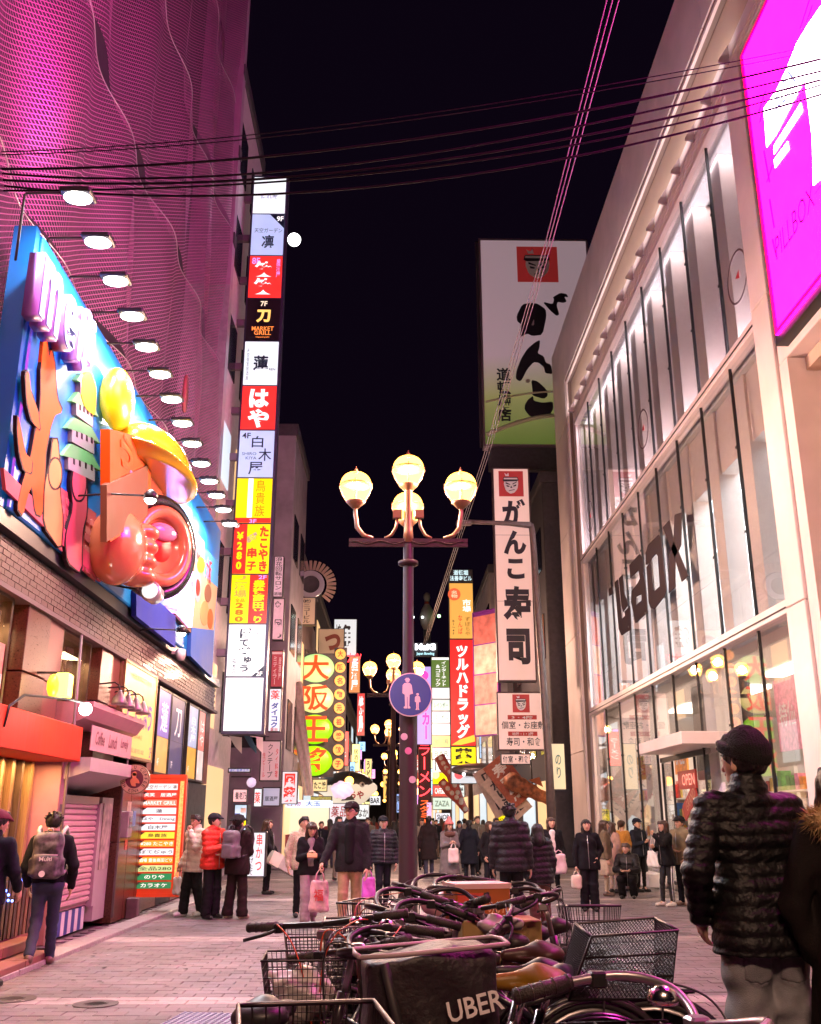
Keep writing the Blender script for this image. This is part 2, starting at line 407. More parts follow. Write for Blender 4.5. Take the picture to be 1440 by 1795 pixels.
t = thing('steel_plate', 'blue-grey studded steel plate lying on the paving beside the wire basket', 'plate', (c.x, c.y - .35, .004), rad(-9))
MB().box(-.36, .36, -.36, .4, 0, .014, ch=.004).build('plate', M('plate_steel', (.30, .33, .44), .35, .5, nz=.2), t)
me = MB().lathe([(.016, 0), (.013, .006), (0, .0075)], n=8).mesh('stud'); me.materials.append(M('stud_steel', (.24, .26, .36), .35, .5))
for i in range(15):
    for j in range(16): part('stud', me, t, (-.335 + i * .048, -.335 + j * .047, .014))

q = MB(); g_ = np.random.default_rng(11)
for i in range(260):                                # trodden gum and small litter on the paving
    y = 7.8 + 13 * g_.random() ** 1.6; x = g_.uniform(-3.4, 5.2); r = g_.uniform(.012, .03); n = 7; o_ = g_.uniform(0, 6)
    vs = [(x + r * g_.uniform(.7, 1.2) * math.cos(o_ + 2 * math.pi * k / n), y + r * g_.uniform(.7, 1.2) * math.sin(o_ + 2 * math.pi * k / n), .005) for k in range(n)]; q.add(vs + [(x, y, .008)], [(k, (k + 1) % n, n) for k in range(n)], 0 if i % 6 else 1)
stuff(q.build('gum_spots', [M('gum_dark', (.05, .04, .04), .7), M('litter_pale', (.5, .45, .42), .7)], pavement, fix=False))
# ================================================================== LEFT: mesh-clad building with shops
cl = bpy.data.materials.new('expanded_metal'); cl.use_nodes = True; T_ = cl.node_tree; B_ = T_.nodes['Principled BSDF']
B_.inputs['Base Color'].default_value = (.80, .36, .60, 1); B_.inputs['Metallic'].default_value = .75; B_.inputs['Roughness'].default_value = .3
tc = T_.nodes.new('ShaderNodeTexCoord'); sx = T_.nodes.new('ShaderNodeSeparateXYZ'); T_.links.new(tc.outputs['Object'], sx.inputs[0])
def mth(op, a, bb=None, c=None):
    n = T_.nodes.new('ShaderNodeMath'); n.operation = op
    for i, q in enumerate((a, bb, c)):
        if q is None: continue
        if isinstance(q, (int, float)): n.inputs[i].default_value = q
        else: T_.links.new(q, n.inputs[i])
    return n.outputs[0]
u_ = mth('MULTIPLY', sx.outputs['Y'], 9.); v_ = mth('MULTIPLY', sx.outputs['Z'], 13.5)
d1 = mth('ABSOLUTE', mth('SUBTRACT', mth('FRACT', mth('ADD', u_, v_)), .5)); d2 = mth('ABSOLUTE', mth('SUBTRACT', mth('FRACT', mth('SUBTRACT', u_, v_)), .5))
mn = mth('MINIMUM', d1, d2); mask = mth('LESS_THAN', mn, .105)
tp = T_.nodes.new('ShaderNodeBsdfTransparent'); mxs = T_.nodes.new('ShaderNodeMixShader'); T_.links.new(mask, mxs.inputs[0]); T_.links.new(tp.outputs[0], mxs.inputs[1]); T_.links.new(B_.outputs[0], mxs.inputs[2])
T_.links.new(mxs.outputs[0], T_.nodes['Material Output'].inputs[0])
nn = T_.nodes.new('ShaderNodeTexNoise'); nn.inputs['Scale'].default_value = 9; bpn = T_.nodes.new('ShaderNodeBump'); bpn.inputs['Strength'].default_value = .3; bpn.inputs['Distance'].default_value = .05
hh = mth('ADD', mth('MULTIPLY', mn, 1.2), nn.outputs[0]); T_.links.new(hh, bpn.inputs['Height']); T_.links.new(bpn.outputs[0], B_.inputs['Normal'])

bl = thing('shopping_building', 'tall building clad in wavy expanded metal mesh above the left shops', 'building', (XL, 14, 0))
OY = -14.0; OX = -XL                                   # world -> local
def BL(x0, x1, y0, y1, z0, z1, name, mat, parent=None, ch=0):
    return MB().box(x0 + OX, x1 + OX, y0 + OY, y1 + OY, z0, z1, ch=ch).build(name, mat, parent or bl, fix=False)
dkw = M('dark_wall', (.055, .05, .06), .7, nz=.3)
BL(-9, -5.2, 4, 21.6, 0, 30, 'wall', dkw)
# cladding: tiers of corrugated mesh sheet, each tier's wave shifted from the next
tiers = [(4.6, 8.2, .3), (8.2, 11.9, 1.9), (11.9, 15.6, .9), (15.6, 19.4, 2.6), (19.4, 24.0, 1.4), (24.0, 29, .2)]
rim_m = M('mesh_edge', (.75, .70, .74), .3, .8)
for ti, (z0, z1, ph) in enumerate(tiers):
    ys = np.linspace(4.0, 21.15, 180); zs = np.linspace(z0, z1, 14); vs = []; fs = []
    def X_(y, z):
        t = (z - z0) / (z1 - z0); a = .07 + .10 * math.sin(math.pi * (.15 + .7 * t)) ** 2
        return -4.28 + a * math.sin(y * 2.35 + ph + .5 * t) + .06 * math.sin(y * .9 + z * .8 + ph)
    for z in zs:
        for y in ys: vs.append((X_(y, z) + OX, y + OY, z))
    n = len(ys)
    for i in range(len(zs) - 1):
        for j in range(n - 1): fs.append((i * n + j, i * n + j + 1, (i + 1) * n + j + 1, (i + 1) * n + j))
    q = MB(); q.add(vs, fs, 0, True); p_ = q.build('mesh_cladding', cl, bl, fix=False)
    q = MB(); q.tube([(X_(y, z1) + OX + .01, y + OY, z1 - .02) for y in ys[::1]], .008, 4); q.build('edge_trim', rim_m, p_)
# smooth end panel of the cladding, then the pale columns behind the sign tower
pale = M('pale_panel', (.34, .21, .31), .5, nz=.15, ns=4)
BL(-5.2, -4.10, 21.2, 21.55, 4.6, 14.0, 'end_panel', M('end_metal', (.35, .32, .36), .4, .3, nz=.2))
BL(-5.2, -4.10, 21.2, 21.55, 14.0, 26, 'end_panel', pale)
for i, z in enumerate((15.2, 17.8, 20.4)): BL(-4.5, -4.06, 21.21, 21.5, z, z + .3, 'bracket', dkw)

# --- shop fronts below
gr_r = M('red_granite', (.095, .028, .017), .3, nz=.45, ns=55, bump=.05)
gr_p = M('pink_granite', (.17, .045, .04), .35, nz=.3, ns=45)
beige = M('beige_wall', (.52, .42, .33), .55, nz=.15, ns=5)
dk = M('dark_metal', (.03, .028, .03), .4, .6, nz=.2)
bronze = M('bronze_frame', (.10, .065, .045), .35, .7, nz=.2)
wood = [M('wood_' + n, tuple(q * .7 for q in c), .55, nz=.35, ns=5, stretch=(14, 14, .8), bump=.15, bs=20) for n, c in (('light', (.42, .25, .12)), ('mid', (.27, .145, .07)), ('dark', (.11, .06, .04)))]
BL(-5.25, -4.62, 4, 21.6, 0, 4.2, 'shop_wall', M('inner_wall', (.16, .11, .09), .7, nz=.3))
# columns in stone blocks
for (y0, y1, m1) in ((10.25, 10.95, gr_r), (10.96, 11.5, gr_p), (12.98, 13.5, gr_r), (13.51, 14.0, gr_p), (15.98, 16.3, gr_p)):
    z = 2.15
    while z < 3.64:
        BL(-4.6, -3.9 - (.03 if m1 is gr_p else 0), y0, y1, z + .006, min(z + .74, 3.64), 'column_block', m1, ch=.006); z += .75
for (y0, y1) in ((14.72, 15.3), (15.31, 15.9), (15.91, 16.5)):
    for z in (0.02, 1.1): BL(-4.6, -3.95, y0, y1, z, z + 1.07, 'column_block', gr_r, ch=.006)
for y0 in (16.52, 17.6, 18.7): BL(-4.6, -4.0, y0, y0 + 1.06, 0.02, 2.1, 'column_block', gr_r if y0 != 17.6 else dk, ch=.006)
# upper windows: frame, pane, lattice screen, glowing cove strip, inner wall
warmstrip = lit('strip_glow', (1., .62, .25), 2.2)
inner = M('warm_plaster', (.60, .36, .17), .6, nz=.1)
lat_m = M('lattice_bronze', (.07, .04, .025), .5, .3)
def lattice(y0, y1, z0, z1, x, parent):
    q = MB(); dx, dz = .17, .24; n = int((y1 - y0) / dx) + 1
    for i in range(n + 1):
        for s in (1, -1):
            pts = []
            for k in range(int((z1 - z0) / (dz / 4)) + 1):
                z = z0 + k * dz / 4; y = y0 + i * dx + s * dx / 2 * math.sin(z / dz * math.pi)
                if y0 <= y <= y1: pts.append((x, y, z))
            if len(pts) > 2: q.tube(pts, .016, 4, cap=False)
    q.box(x - .02, x + .02, y0 - .03, y0, z0, z1).box(x - .02, x + .02, y1, y1 + .03, z0, z1)
    q.v = [(a + OX, bb + OY, c) for a, bb, c in q.v]; q.build('lattice', lat_m, parent)
def upwin(y0, y1, z0=2.5, z1=3.64, lz=2.9):
    fr = MB()
    for k, (dd, t) in enumerate(((.0, .05), (.08, .05), (.16, .04))):
        fr.box(-4.02 - dd * .8 + OX, -3.97 - dd * .8 + OX, y1 - .26 + dd + OY, y1 - .26 + dd + t + OY, z0, z1)
    fr.box(-4.05 + OX, -3.95 + OX, y0 + OY, y0 + .05 + OY, z0, z1).box(-4.05 + OX, -3.95 + OX, y0 + .05 + OY, y1 - .27 + OY, z1 - .07, z1)
    f = fr.build('window', bronze, bl)
    BL(-4.03, -4.02, y0 + .05, y1 - .27, z0, z1 - .07, 'pane', glass(), f)
    BL(-4.60, -4.58, y0, y1, z0 - .2, z1, 'back_wall', inner, f)
    lattice(y0 + .12, y1 - .55, lz, z1 - .12, -4.2, f)
    BL(-4.5, -4.44, y0 + .1, y1 - .1, z1 - .14, z1 - .09, 'strip_light', warmstrip, f)
    return f
upwin(8.0, 10.22); f_ = upwin(11.52, 12.96)
BL(-4.0, -3.985, 8.0, 9.95, 2.5, 3.12, 'lower_panel', M('warm_panel', (.52, .34, .22), .5, nz=.1), f_)
t_ = thing('wall_notice', 'small cream notice with red characters below the lattice window', 'notice', (-3.98, 9.72, 2.72), FACE['left'])
plate(t_, -.2, .2, -.09, .09, M('notice_card', (.72, .62, .5), .6)); letter('お好み焼', t_, 0, 0, .26, .07, M('red_ink', (.5, .06, .05), .6), y=-.014)
lamp('cove_lamp', 'AREA', (-4.3, 12.2, 3.4), 13, (1, .66, .34), size=.9, rot=aim((-4.3, 12.2, 3.4), (-4.5, 12.2, 2.0)))
lamp('cove_lamp', 'AREA', (-4.3, 9.3, 3.4), 22, (1, .66, .34), size=.9, rot=aim((-4.3, 9.3, 3.4), (-4.5, 9.3, 2.0)))
# tile band, ledge and black trim under the billboard
BL(-4.6, -3.96, 4, 21.6, 3.655, 4.16, 'band_wall', M('band_joint', (.11, .08, .085), .7))
tile = M('glazed_tile', (.085, .036, .038), .5, nz=.4, ns=40, coat=.06)
q = MB(); r_ = 0; z = 3.70
while z < 4.1:
    y = 6.5 + (r_ % 2) * .1
    while y < 21.5:
        q.box(-3.962 + OX, -3.945 + RNG.uniform(-.003, .003) + OX, y + .006 + OY, y + .194 + OY, z + .005, z + .06); y += .2
    z += .065; r_ += 1
stuff(q.build('brick', tile, bl, fix=False))
BL(-4.6, -3.86, 4, 21.62, 3.60, 3.652, 'ledge', M('ledge_metal', (.11, .08, .085), .6, .1, nz=.2))
BL(-4.6, -3.84, 4, 21.6, 4.165, 4.32, 'trim', M('black_trim', (.018, .02, .028), .35))
# red awning on shop one
awm = M('red_fascia', (.58, .03, .008), .6, spec=.2, nz=.18, ns=2, stretch=(8, 8, .6))
BL(-4.6, -3.72, 4.5, 11.92, 2.06, 2.46, 'awning', awm, ch=.01)
# slatted timber front below
for i in range(46):
    y = 7.2 + i * .1
    if i % 9 == 8: continue
    BL(-4.3 - (.06 if i % 3 else 0), -4.2 - (.06 if i % 3 else 0), y, y + (.085 if i % 2 else .06), .22, 2.05, 'slat', wood[(i * 7 // 3) % 3])
lamp('canopy_lamp', 'AREA', (-4.05, 10.6, 2.03), 28, (1, .55, .2), size=2.2, sizey=.15, rot=(0, 0, rad(90)))
for i, (y0, y1) in enumerate(((7.2, 9.2), (9.2, 10.6), (10.6, 11.75))):   # low fence slats in front
    for k in range(int((y1 - y0) / .11)): BL(-4.06, -4.02, y0 + k * .11, y0 + k * .11 + .07, .22, .92, 'fence_slat', wood[1 + k % 2])
# deck steps
for k, (x1, z1, y1) in enumerate(((-3.55, .11, 11.1), (-3.78, .22, 11.4))):
    for j in range(5): BL(-3.98 + 0 * k, x1 - j * .0, 6.4 + j * .98, min(6.4 + (j + 1) * .98 - .008, y1), z1 - .1, z1, 'step_board', M('deck_red', (.23, .09, .07), .5, nz=.35, ns=4), ch=.006)
# pink pillar, shutter and hooded sign of the small stand
pinkw = M('pink_paint', (.44, .19, .24), .45, nz=.12, ns=6)
whitew = M('white_paint', (.42, .34, .36), .4, nz=.1, ns=6)
BL(-4.5, -3.93, 11.94, 12.16, .05, 2.5, 'pillar', pinkw, ch=.008)
st = BL(-4.55, -4.12, 12.16, 14.06, .32, .36, 'shutter', pinkw)
me = MB().box(-.03, .03, -.93, .93, 0, .066, ch=.018).mesh('shutter_slat'); me.materials.append(M('shutter_pink', (.56, .33, .38), .4, .1, nz=.1))
for k in range(17): part('shutter_slat', me, st, (-4.1 + OX, 13.1 + OY, .365 + k * .0735))
BL(-4.16, -4.04, 14.04, 14.13, .3, 1.62, 'shutter_rail', whitew, st); BL(-4.14, -4.06, 12.17, 14.03, 1.60, 1.7, 'shutter_box', M('grey_steel', (.35, .3, .31), .4, .6), st)
# hood: white box with sloped underside
q = MB(); q.prism([(-4.4 + OX, 1.72), (-3.62 + OX, 1.96), (-3.62 + OX, 2.12), (-4.4 + OX, 2.12)], 12.0 + OY, 14.5 + OY, plane='xz'); q.build('hood', whitew, bl)
BL(-4.5, -4.05, 12.18, 14.5, 2.13, 2.62, 'sign_backing', M('faded_brick', (.3, .2, .2), .7, nz=.3, ns=12))
q = MB(); q.prism([(-4.2 + OX, 2.5), (-3.95 + OX, 2.5), (-3.75 + OX, 2.58), (-3.65 + OX, 2.72), (-3.65 + OX, 2.78), (-4.2 + OX, 2.78)], 12.0 + OY, 14.55 + OY, plane='xz'); q.build('cornice', pinkw, bl)
BL(-4.5, -4.05, 14.15, 14.7, .1, 1.7, 'side_panel', whitew); BL(-4.044, -4.036, 14.2, 14.62, .75, 1.62, 'poster', M('coffee_poster', (.45, .35, .33), .4, nz=.6, ns=9))
# striped skirt below the shutter
for k in range(14): BL(-4.2, -4.14, 12.2 + k * .135, 12.2 + k * .135 + .13, .02, .3, 'skirt_stripe', M('stripe_white', (.7, .66, .7), .5) if k % 2 else M('stripe_blue', (.05, .07, .28), .5))
# back section with dark glass beside the posters
BL(-4.6, -4.0, 16.32, 21.58, 2.12, 3.6, 'poster_wall', M('dark_red_wall', (.14, .045, .035), .5, nz=.2))
BL(-4.6, -4.0, 19.78, 21.58, .02, 2.1, 'entrance_wall', dk)

# conduits, meter box, stickers and a blue light string on the shop fronts
for (y, x) in ((11.93, -3.86), (14.66, -3.92)): MB().tube([(x + OX, y + OY, .1), (x + OX, y + OY, 2.0), (x + OX + .03, y + OY, 2.1), (x + OX, y + OY, 3.58)], .018, 6).build('conduit', M('conduit_grey', (.20, .16, .16), .5, .3), bl)
BL(-3.95, -3.82, 14.74, 14.98, 1.15, 1.52, 'meter_box', M('meter_grey', (.28, .25, .24), .45, nz=.15), ch=.01); BL(-3.818, -3.812, 14.79, 14.93, 1.30, 1.45, 'meter_window', M('meter_glass', (.05, .05, .06), .15))
for k, (y, z, w_, h_, cc) in enumerate(((15.2, 1.5, .22, .32, (.50, .42, .30)), (15.55, 1.42, .16, .22, (.12, .20, .42)), (15.2, 1.05, .14, .14, (.45, .06, .04)), (12.05, 1.1, .12, .3, (.45, .05, .08)), (12.05, 1.5, .10, .16, (.1, .08, .1)))):
    x = -3.95 if y > 14 else -3.93; BL(x, x + .006, y - w_ / 2, y + w_ / 2, z - h_ / 2, z + h_ / 2, 'notice', M('notice_%d' % k, cc, .5, nz=.35, ns=16))
fx_ = thing('string_lights', 'string of small blue fairy lights along the timber fence at the left edge', 'string lights', (-3.99, 9.6, .75))
q = MB(); P_ = [(.0 + .02 * math.sin(i * 1.7), -1.6 + i * .09, .10 * math.sin(i * .9) + .12 * math.sin(i * .37)) for i in range(42)]; q.tube(P_, .004, 4); q.build('wire', dk, fx_)
sb_ = MB().ball((0, 0, 0), .014, 6).mesh('bulb'); sb_.materials.append(lit('fairy_blue', (.10, .18, 1.), 5.))
for p in P_[::1]: part('bulb', sb_, fx_, (p[0] + .012, p[1], p[2] - .012))
# ================================================================== BILLBOARD and signs on the left building
bb = thing('billboard', 'long bright blue illuminated billboard with painted castle and giant food relief', 'billboard', (XL, 14, 0))
def PL(px, X=-3.8): return [(at_x(a, c, X).y + OY, at_x(a, c, X).z) for a, c in px]
_pl = [0]
def pic(px, mat, name='picture', X=-3.8, t=.004, lift=None):         # painted / cut-out shape on the board, outline given by its corners
    _pl[0] += 1; l = .002 + .0008 * _pl[0] if lift is None else lift
    return MB().prism(PL(px, X), X + OX, X + l + t + OX, plane='yz').build(name, mat, bb)
def oval(cx_, cy_, rx, ry, n=24, a0=0, a1=2 * math.pi): return [(cx_ + rx * math.cos(a0 + (a1 - a0) * i / n), cy_ + ry * math.sin(a0 + (a1 - a0) * i / n)) for i in range(n)]
def smooth(pts, it=2):
    for _ in range(it):
        q = []; f = .17 if it == 1 else .25
        for i in range(len(pts)):
            a, c = pts[i], pts[(i + 1) % len(pts)]; q += [(a[0] * (1 - f) + c[0] * f, a[1] * (1 - f) + c[1] * f), (a[0] * f + c[0] * (1 - f), a[1] * f + c[1] * (1 - f))]
        pts = q
    return pts
def paint(n, c, e=.0, r=.3): return M('paint_' + n, tuple(q * .62 for q in c), .6, nz=.06, ns=3, spec=.12)
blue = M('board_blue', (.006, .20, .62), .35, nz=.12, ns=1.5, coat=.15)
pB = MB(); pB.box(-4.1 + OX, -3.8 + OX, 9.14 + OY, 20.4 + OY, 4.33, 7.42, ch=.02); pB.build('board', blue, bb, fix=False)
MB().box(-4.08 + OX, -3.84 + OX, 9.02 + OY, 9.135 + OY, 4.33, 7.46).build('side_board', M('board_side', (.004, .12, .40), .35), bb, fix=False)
orange = paint('orange', (.98, .12, .004)); ink = paint('ink', (.03, .01, .02)); cream = paint('cream', (.92, .34, .12)); pinkp = paint('pink', (.88, .13, .20)); yel = paint('yellow', (.95, .72, .02)); grn = paint('green', (.20, .55, .22)); whp = paint('white', (.45, .42, .43)); brn = paint('brown', (.25, .10, .05)); redp = paint('red', (.72, .03, .02)); skyp = paint('sky', (.08, .40, .75))
def pic_ol(px, mat, g=3.2, name='picture'):                           # with a dark outline behind
    cx_ = sum(p[0] for p in px) / len(px); cy_ = sum(p[1] for p in px) / len(px)
    ol = [(p[0] + g * .6 * (1 if p[0] > cx_ else -1), p[1] + g * (1 if p[1] > cy_ else -1)) for p in px]
    pic(ol, ink, 'outline'); return pic(px, mat, name)
# orange long-tailed fox shape (plain generic animal), cream and pink small animals, castle, blossom, stone wall
st_m = paint('stonework', (.70, .16, .18)); pic([(100, 850), (168, 900), (166, 1020), (100, 960)], st_m, 'stone_wall')
for i in range(6):
    for j in range(6):
        x = 104 + i * 10.5; y = 862 + j * 17 + i * 9.5 + (j % 2) * 3
        pic(smooth([(x, y), (x + 8.5, y + 7), (x + 8.5, y + 20), (x, y + 13)], 1), paint('stone_a', (.82, .28, .26)) if (i + j) % 2 else paint('stone_b', (.72, .18, .20)), 'stone')
pic([(0, 820), (172, 990), (172, 1020), (4, 858)], pinkp, 'picture')
pic_ol(smooth([(66, 640), (73, 565), (80, 630), (84, 610), (90, 640), (94, 700), (104, 722), (90, 728), (84, 745), (80, 760), (74, 790), (72, 840), (68, 905), (56, 900), (50, 850), (42, 870), (34, 905), (24, 890), (32, 850), (48, 800), (55, 760), (62, 740), (66, 700)], 1), orange)
pic_ol(smooth([(48, 830), (36, 825), (28, 795), (24, 760), (25, 725), (32, 760), (38, 795), (50, 805)], 1), orange)
pic_ol(smooth([(64, 755), (50, 740), (40, 700), (38, 655), (44, 650), (48, 690), (60, 720)], 1), orange)
pic_ol(smooth([(86, 770), (82, 810), (72, 850), (70, 920), (100, 965), (104, 910), (98, 860), (98, 815), (94, 770)], 1), cream)
pic_ol(oval(90, 830, 11, 26), cream)
pic_ol(smooth([(122, 815), (118, 850), (122, 890), (108, 940), (112, 985), (136, 1005), (138, 930), (146, 900), (146, 850), (136, 808)], 1), pinkp); pic_ol(oval(132, 845, 12, 32), pinkp)
for k, (yy, wd, hh) in enumerate(((800, 30, 22), (752, 25, 20), (705, 19, 18), (668, 13, 14))):
    xc = 136 + k * 2
    pic([(xc - wd * .78, yy + 22), (xc + wd * .78, yy + 44), (xc + wd * .78, yy + 6), (xc - wd * .78, yy - 12)], whp, 'castle_wall')
    pic([(xc - wd - 4, yy - 2), (xc - wd * .6, yy - hh), (xc + wd * .6, yy - hh + 16), (xc + wd + 6, yy + 26), (xc, yy + 8)], grn, 'castle_roof')
    for j in (-.5, -.15, .2, .55): pic([(xc + j * wd, yy + 8 + j * 10), (xc + j * wd + 3, yy + 10 + j * 10), (xc + j * wd + 3, yy + 20 + j * 10), (xc + j * wd, yy + 18 + j * 10)], ink, 'castle_window')
pic(smooth([(132, 690), (136, 655), (150, 650), (160, 680), (158, 730), (140, 715)], 1), yel)
# the big raised lowercase letters of the maker's name
lil = M('letter_lilac', (.26, .22, .55), .35, emit=.12, ecol=(.55, .45, 1.)); side_l = M('letter_side', (.22, .11, .36), .4)
pm_ = bpy.data.objects.new('letters_base', None)
lettm = thing('raised_lettering', 'row of puffy lilac lowercase letters fixed along the top of the billboard', 'lettering', (-3.76, 11.4, 0), FACE['left'])
for ch, px0, px1, yt, yb in (('m', 52, 92, 455, 585), ('e', 94, 118, 510, 620), ('i', 121, 128, 530, 640), ('j', 128, 140, 530, 660), ('i', 141, 150, 555, 645)):
    a = at_x(px0, (yt + yb) / 2, -3.7); c = at_x(px1, (yt + yb) / 2, -3.7); tz = at_x((px0 + px1) / 2, yt, -3.7).z; bz = at_x((px0 + px1) / 2, yb, -3.7).z
    letter(ch, lettm, (a.y + c.y) / 2 - 11.4, (tz + bz) / 2, abs(c.y - a.y), tz - bz, side_l, y=-.0, bold=.045, depth=.16, name='letter_side')
    letter(ch, lettm, (a.y + c.y) / 2 - 11.4, (tz + bz) / 2, abs(c.y - a.y) * .94, (tz - bz) * .94, lil, y=-.162, bold=.03, depth=.015, name='letter_face')
# food relief: orange snack panel, yellow dome, peach buns, black bowl with red broth
def relief(name, mat, lo, hi, vox, fn, parent=bb):
    s = SDF(lo, hi, vox); fn(s); me = s.mesh(name); o = obj(name, me, mat, parent); o.location = (OX, OY, 0); return o
gloss = lambda n, c: M('gloss_' + n, tuple(q * .55 for q in c), .16, coat=.6, nz=.05, ns=2)
def P3(px, py, X): p = at_x(px, py, X); return (X, p.y, p.z)
pk_ = P3(240, 830, -3.55); dm_ = P3(262, 822, -3.5); bw_ = P3(268, 960, -3.35); bn_ = P3(204, 958, -3.55)
pic([(176, 752), (250, 770), (250, 905), (176, 950)], orange, 'snack_panel', X=-3.5, t=.05)
pic([(176, 850), (250, 815), (250, 905), (176, 950)], brn, 'snack_panel', X=-3.44, t=.01)
sg = bpy.data.objects.new('snack_lettering', None); COL.objects.link(sg); sg.parent = bb; sg.rotation_euler = (0, 0, FACE['left'])
for s_, cx_, cy_, ww, hh in (('う', 216, 795, .6, .42), ('す', 232, 860, .6, .5)):
    p = P3(cx_, cy_, -3.42); o = letter(s_, sg, 0, 0, ww, hh, paint('lett', (.80, .30, .55)) if s_ == 'す' else orange, depth=.05, bold=.04)
    o.location = (p[1] + OY, -(p[0] + OX), p[2])
relief('dome', gloss('yellow', (.92, .58, .02)), (-4, dm_[1] - 1.6, dm_[2] - .6), (-2.9, dm_[1] + 2.0, dm_[2] + .9), .03,
       lambda s: s.ell(dm_, (.55, 1.2, .52), cut=lambda X, Y, Z: (dm_[2] - .1 + .10 * (Y - dm_[1])) - Z).ell((dm_[0], dm_[1], dm_[2] - .08), (.64, 1.45, .08), .06))
relief('ham_slab', gloss('ham', (.80, .16, .12)), (-4, pk_[1] - 1, pk_[2] - 1.3), (-2.9, pk_[1] + 2.2, pk_[2] + .6), .03, lambda s: s.box((pk_[0] - .1, pk_[1] + .6, pk_[2] - .2), (.22, .85, .55), .2))
relief('bun', gloss('peach', (.90, .26, .13)), (-4, bn_[1] - .9, bn_[2] - .8), (-2.9, bn_[1] + .9, bn_[2] + .8), .025,
       lambda s: [s.ell(bn_, (.36, .46, .50))] + [s.ell((bn_[0] + .18, bn_[1] + .42, bn_[2] + .30 - .2 * i), (.25, .22, .13), .05) for i in range(4)])
T_b = Matrix.Translation((bw_[0] + OX + .05, bw_[1] + OY, bw_[2])) @ Matrix.Rotation(rad(-40), 4, 'Z')
def bowl_part(name, prof, mat, sy=.92, sz=1.12):
    q = MB(); q.lathe(prof, n=40, axis='x'); q.v = [tuple(T_b @ Vector((x, y * sy, z * sz))) for x, y, z in q.v]; return q.build(name, mat, bb)
bowl_part('bowl', [(.25, -.55), (.52, -.35), (.66, -.05), (.66, .10), (.53, .14), (.52, -.02), (0, -.02)], gloss('black', (.02, .02, .025)))
bowl_part('bowl_rim', [(.53, .10), (.50, .19), (.40, .20), (.34, .10), (.33, .02)], gloss('peach', (.90, .26, .13)))
bowl_part('broth', [(.36, .05), (.30, .09), (0, .12)], M('broth_red', (.55, .004, .004), .35, spec=.3, nz=.15, ns=4))
q = MB(); q.ball((0, 0, 0), (.06, .24, .13), 14); q.v = [tuple(T_b @ Vector((x + .13, y, z + .2))) for x, y, z in q.v]; q.build('topping', gloss('rose', (.80, .25, .45)), bb)
q = MB(); q.ball((0, 0, 0), (.2, .42, .55), 16); q.v = [(x + P3(206, 700, -3.62)[0] + OX, y + P3(206, 700, -3.62)[1] + OY, z * .75 + P3(206, 700, -3.62)[2]) for x, y, z in q.v]; q.build('snack', M('snack_yellow', (.6, .44, .005), .3, emit=.12, ecol=(1, .8, .02)), bb)
# food pictures on the far part of the board
for px, m, n_ in (([(300, 870), (330, 895), (330, 985), (300, 960)], skyp, 'panel'), ([(303, 905), (326, 925), (326, 960), (303, 940)], whp, 'picture'), ([(322, 915), (352, 950), (352, 1010), (322, 985)], whp, 'panel'),
               ([(308, 955), (334, 985), (328, 1110), (300, 1080)], brn, 'panel'), ([(334, 985), (377, 1010), (368, 1110), (330, 1105)], paint('tan', (.72, .46, .25)), 'panel'),
               ([(352, 960), (377, 985), (376, 1030), (352, 1010)], skyp, 'panel'), ([(329, 1100), (369, 1105), (366, 1188), (327, 1150)], paint('deepblue', (.05, .16, .62)), 'panel'),
               ([(230, 1020), (300, 1080), (300, 1135), (230, 1080)], paint('royal', (.03, .05, .45)), 'panel')): pic(px, m, n_)
for cx_, cy_, rx, ry, m in ((340, 1030, 6, 26, whp), (340, 1030, 4, 15, redp), (352, 1075, 8, 22, cream), (346, 990, 7, 14, yel), (322, 935, 5, 20, cream), (362, 1085, 5, 18, orange), (358, 1040, 6, 16, brn)): pic(oval(cx_, cy_, rx, ry, 16), m, 'food_picture')
sc_ = pic([(299, 988), (332, 1005), (323, 1100), (287, 1060)], M('video_screen', (.4, .2, .5), .3, emit=2.2, ecol=(.80, .35, 1.), nz=.9, ns=3.2), 'video_screen', t=.06)
for s_, cx_, cy_, ww, hh, m in (('カ', 322, 935, .45, .4, brn), ('ＰＡＲＭ', 338, 960, 1.5, .22, redp), ('大阪', 366, 1000, .6, .5, redp), ('旨い', 320, 1000, .8, .4, yel)):
    p = P3(cx_, cy_, -3.72); o = letter(s_, sg, 0, 0, ww, hh, m); o.location = (p[1] + OY, -(p[0] + OX), p[2])
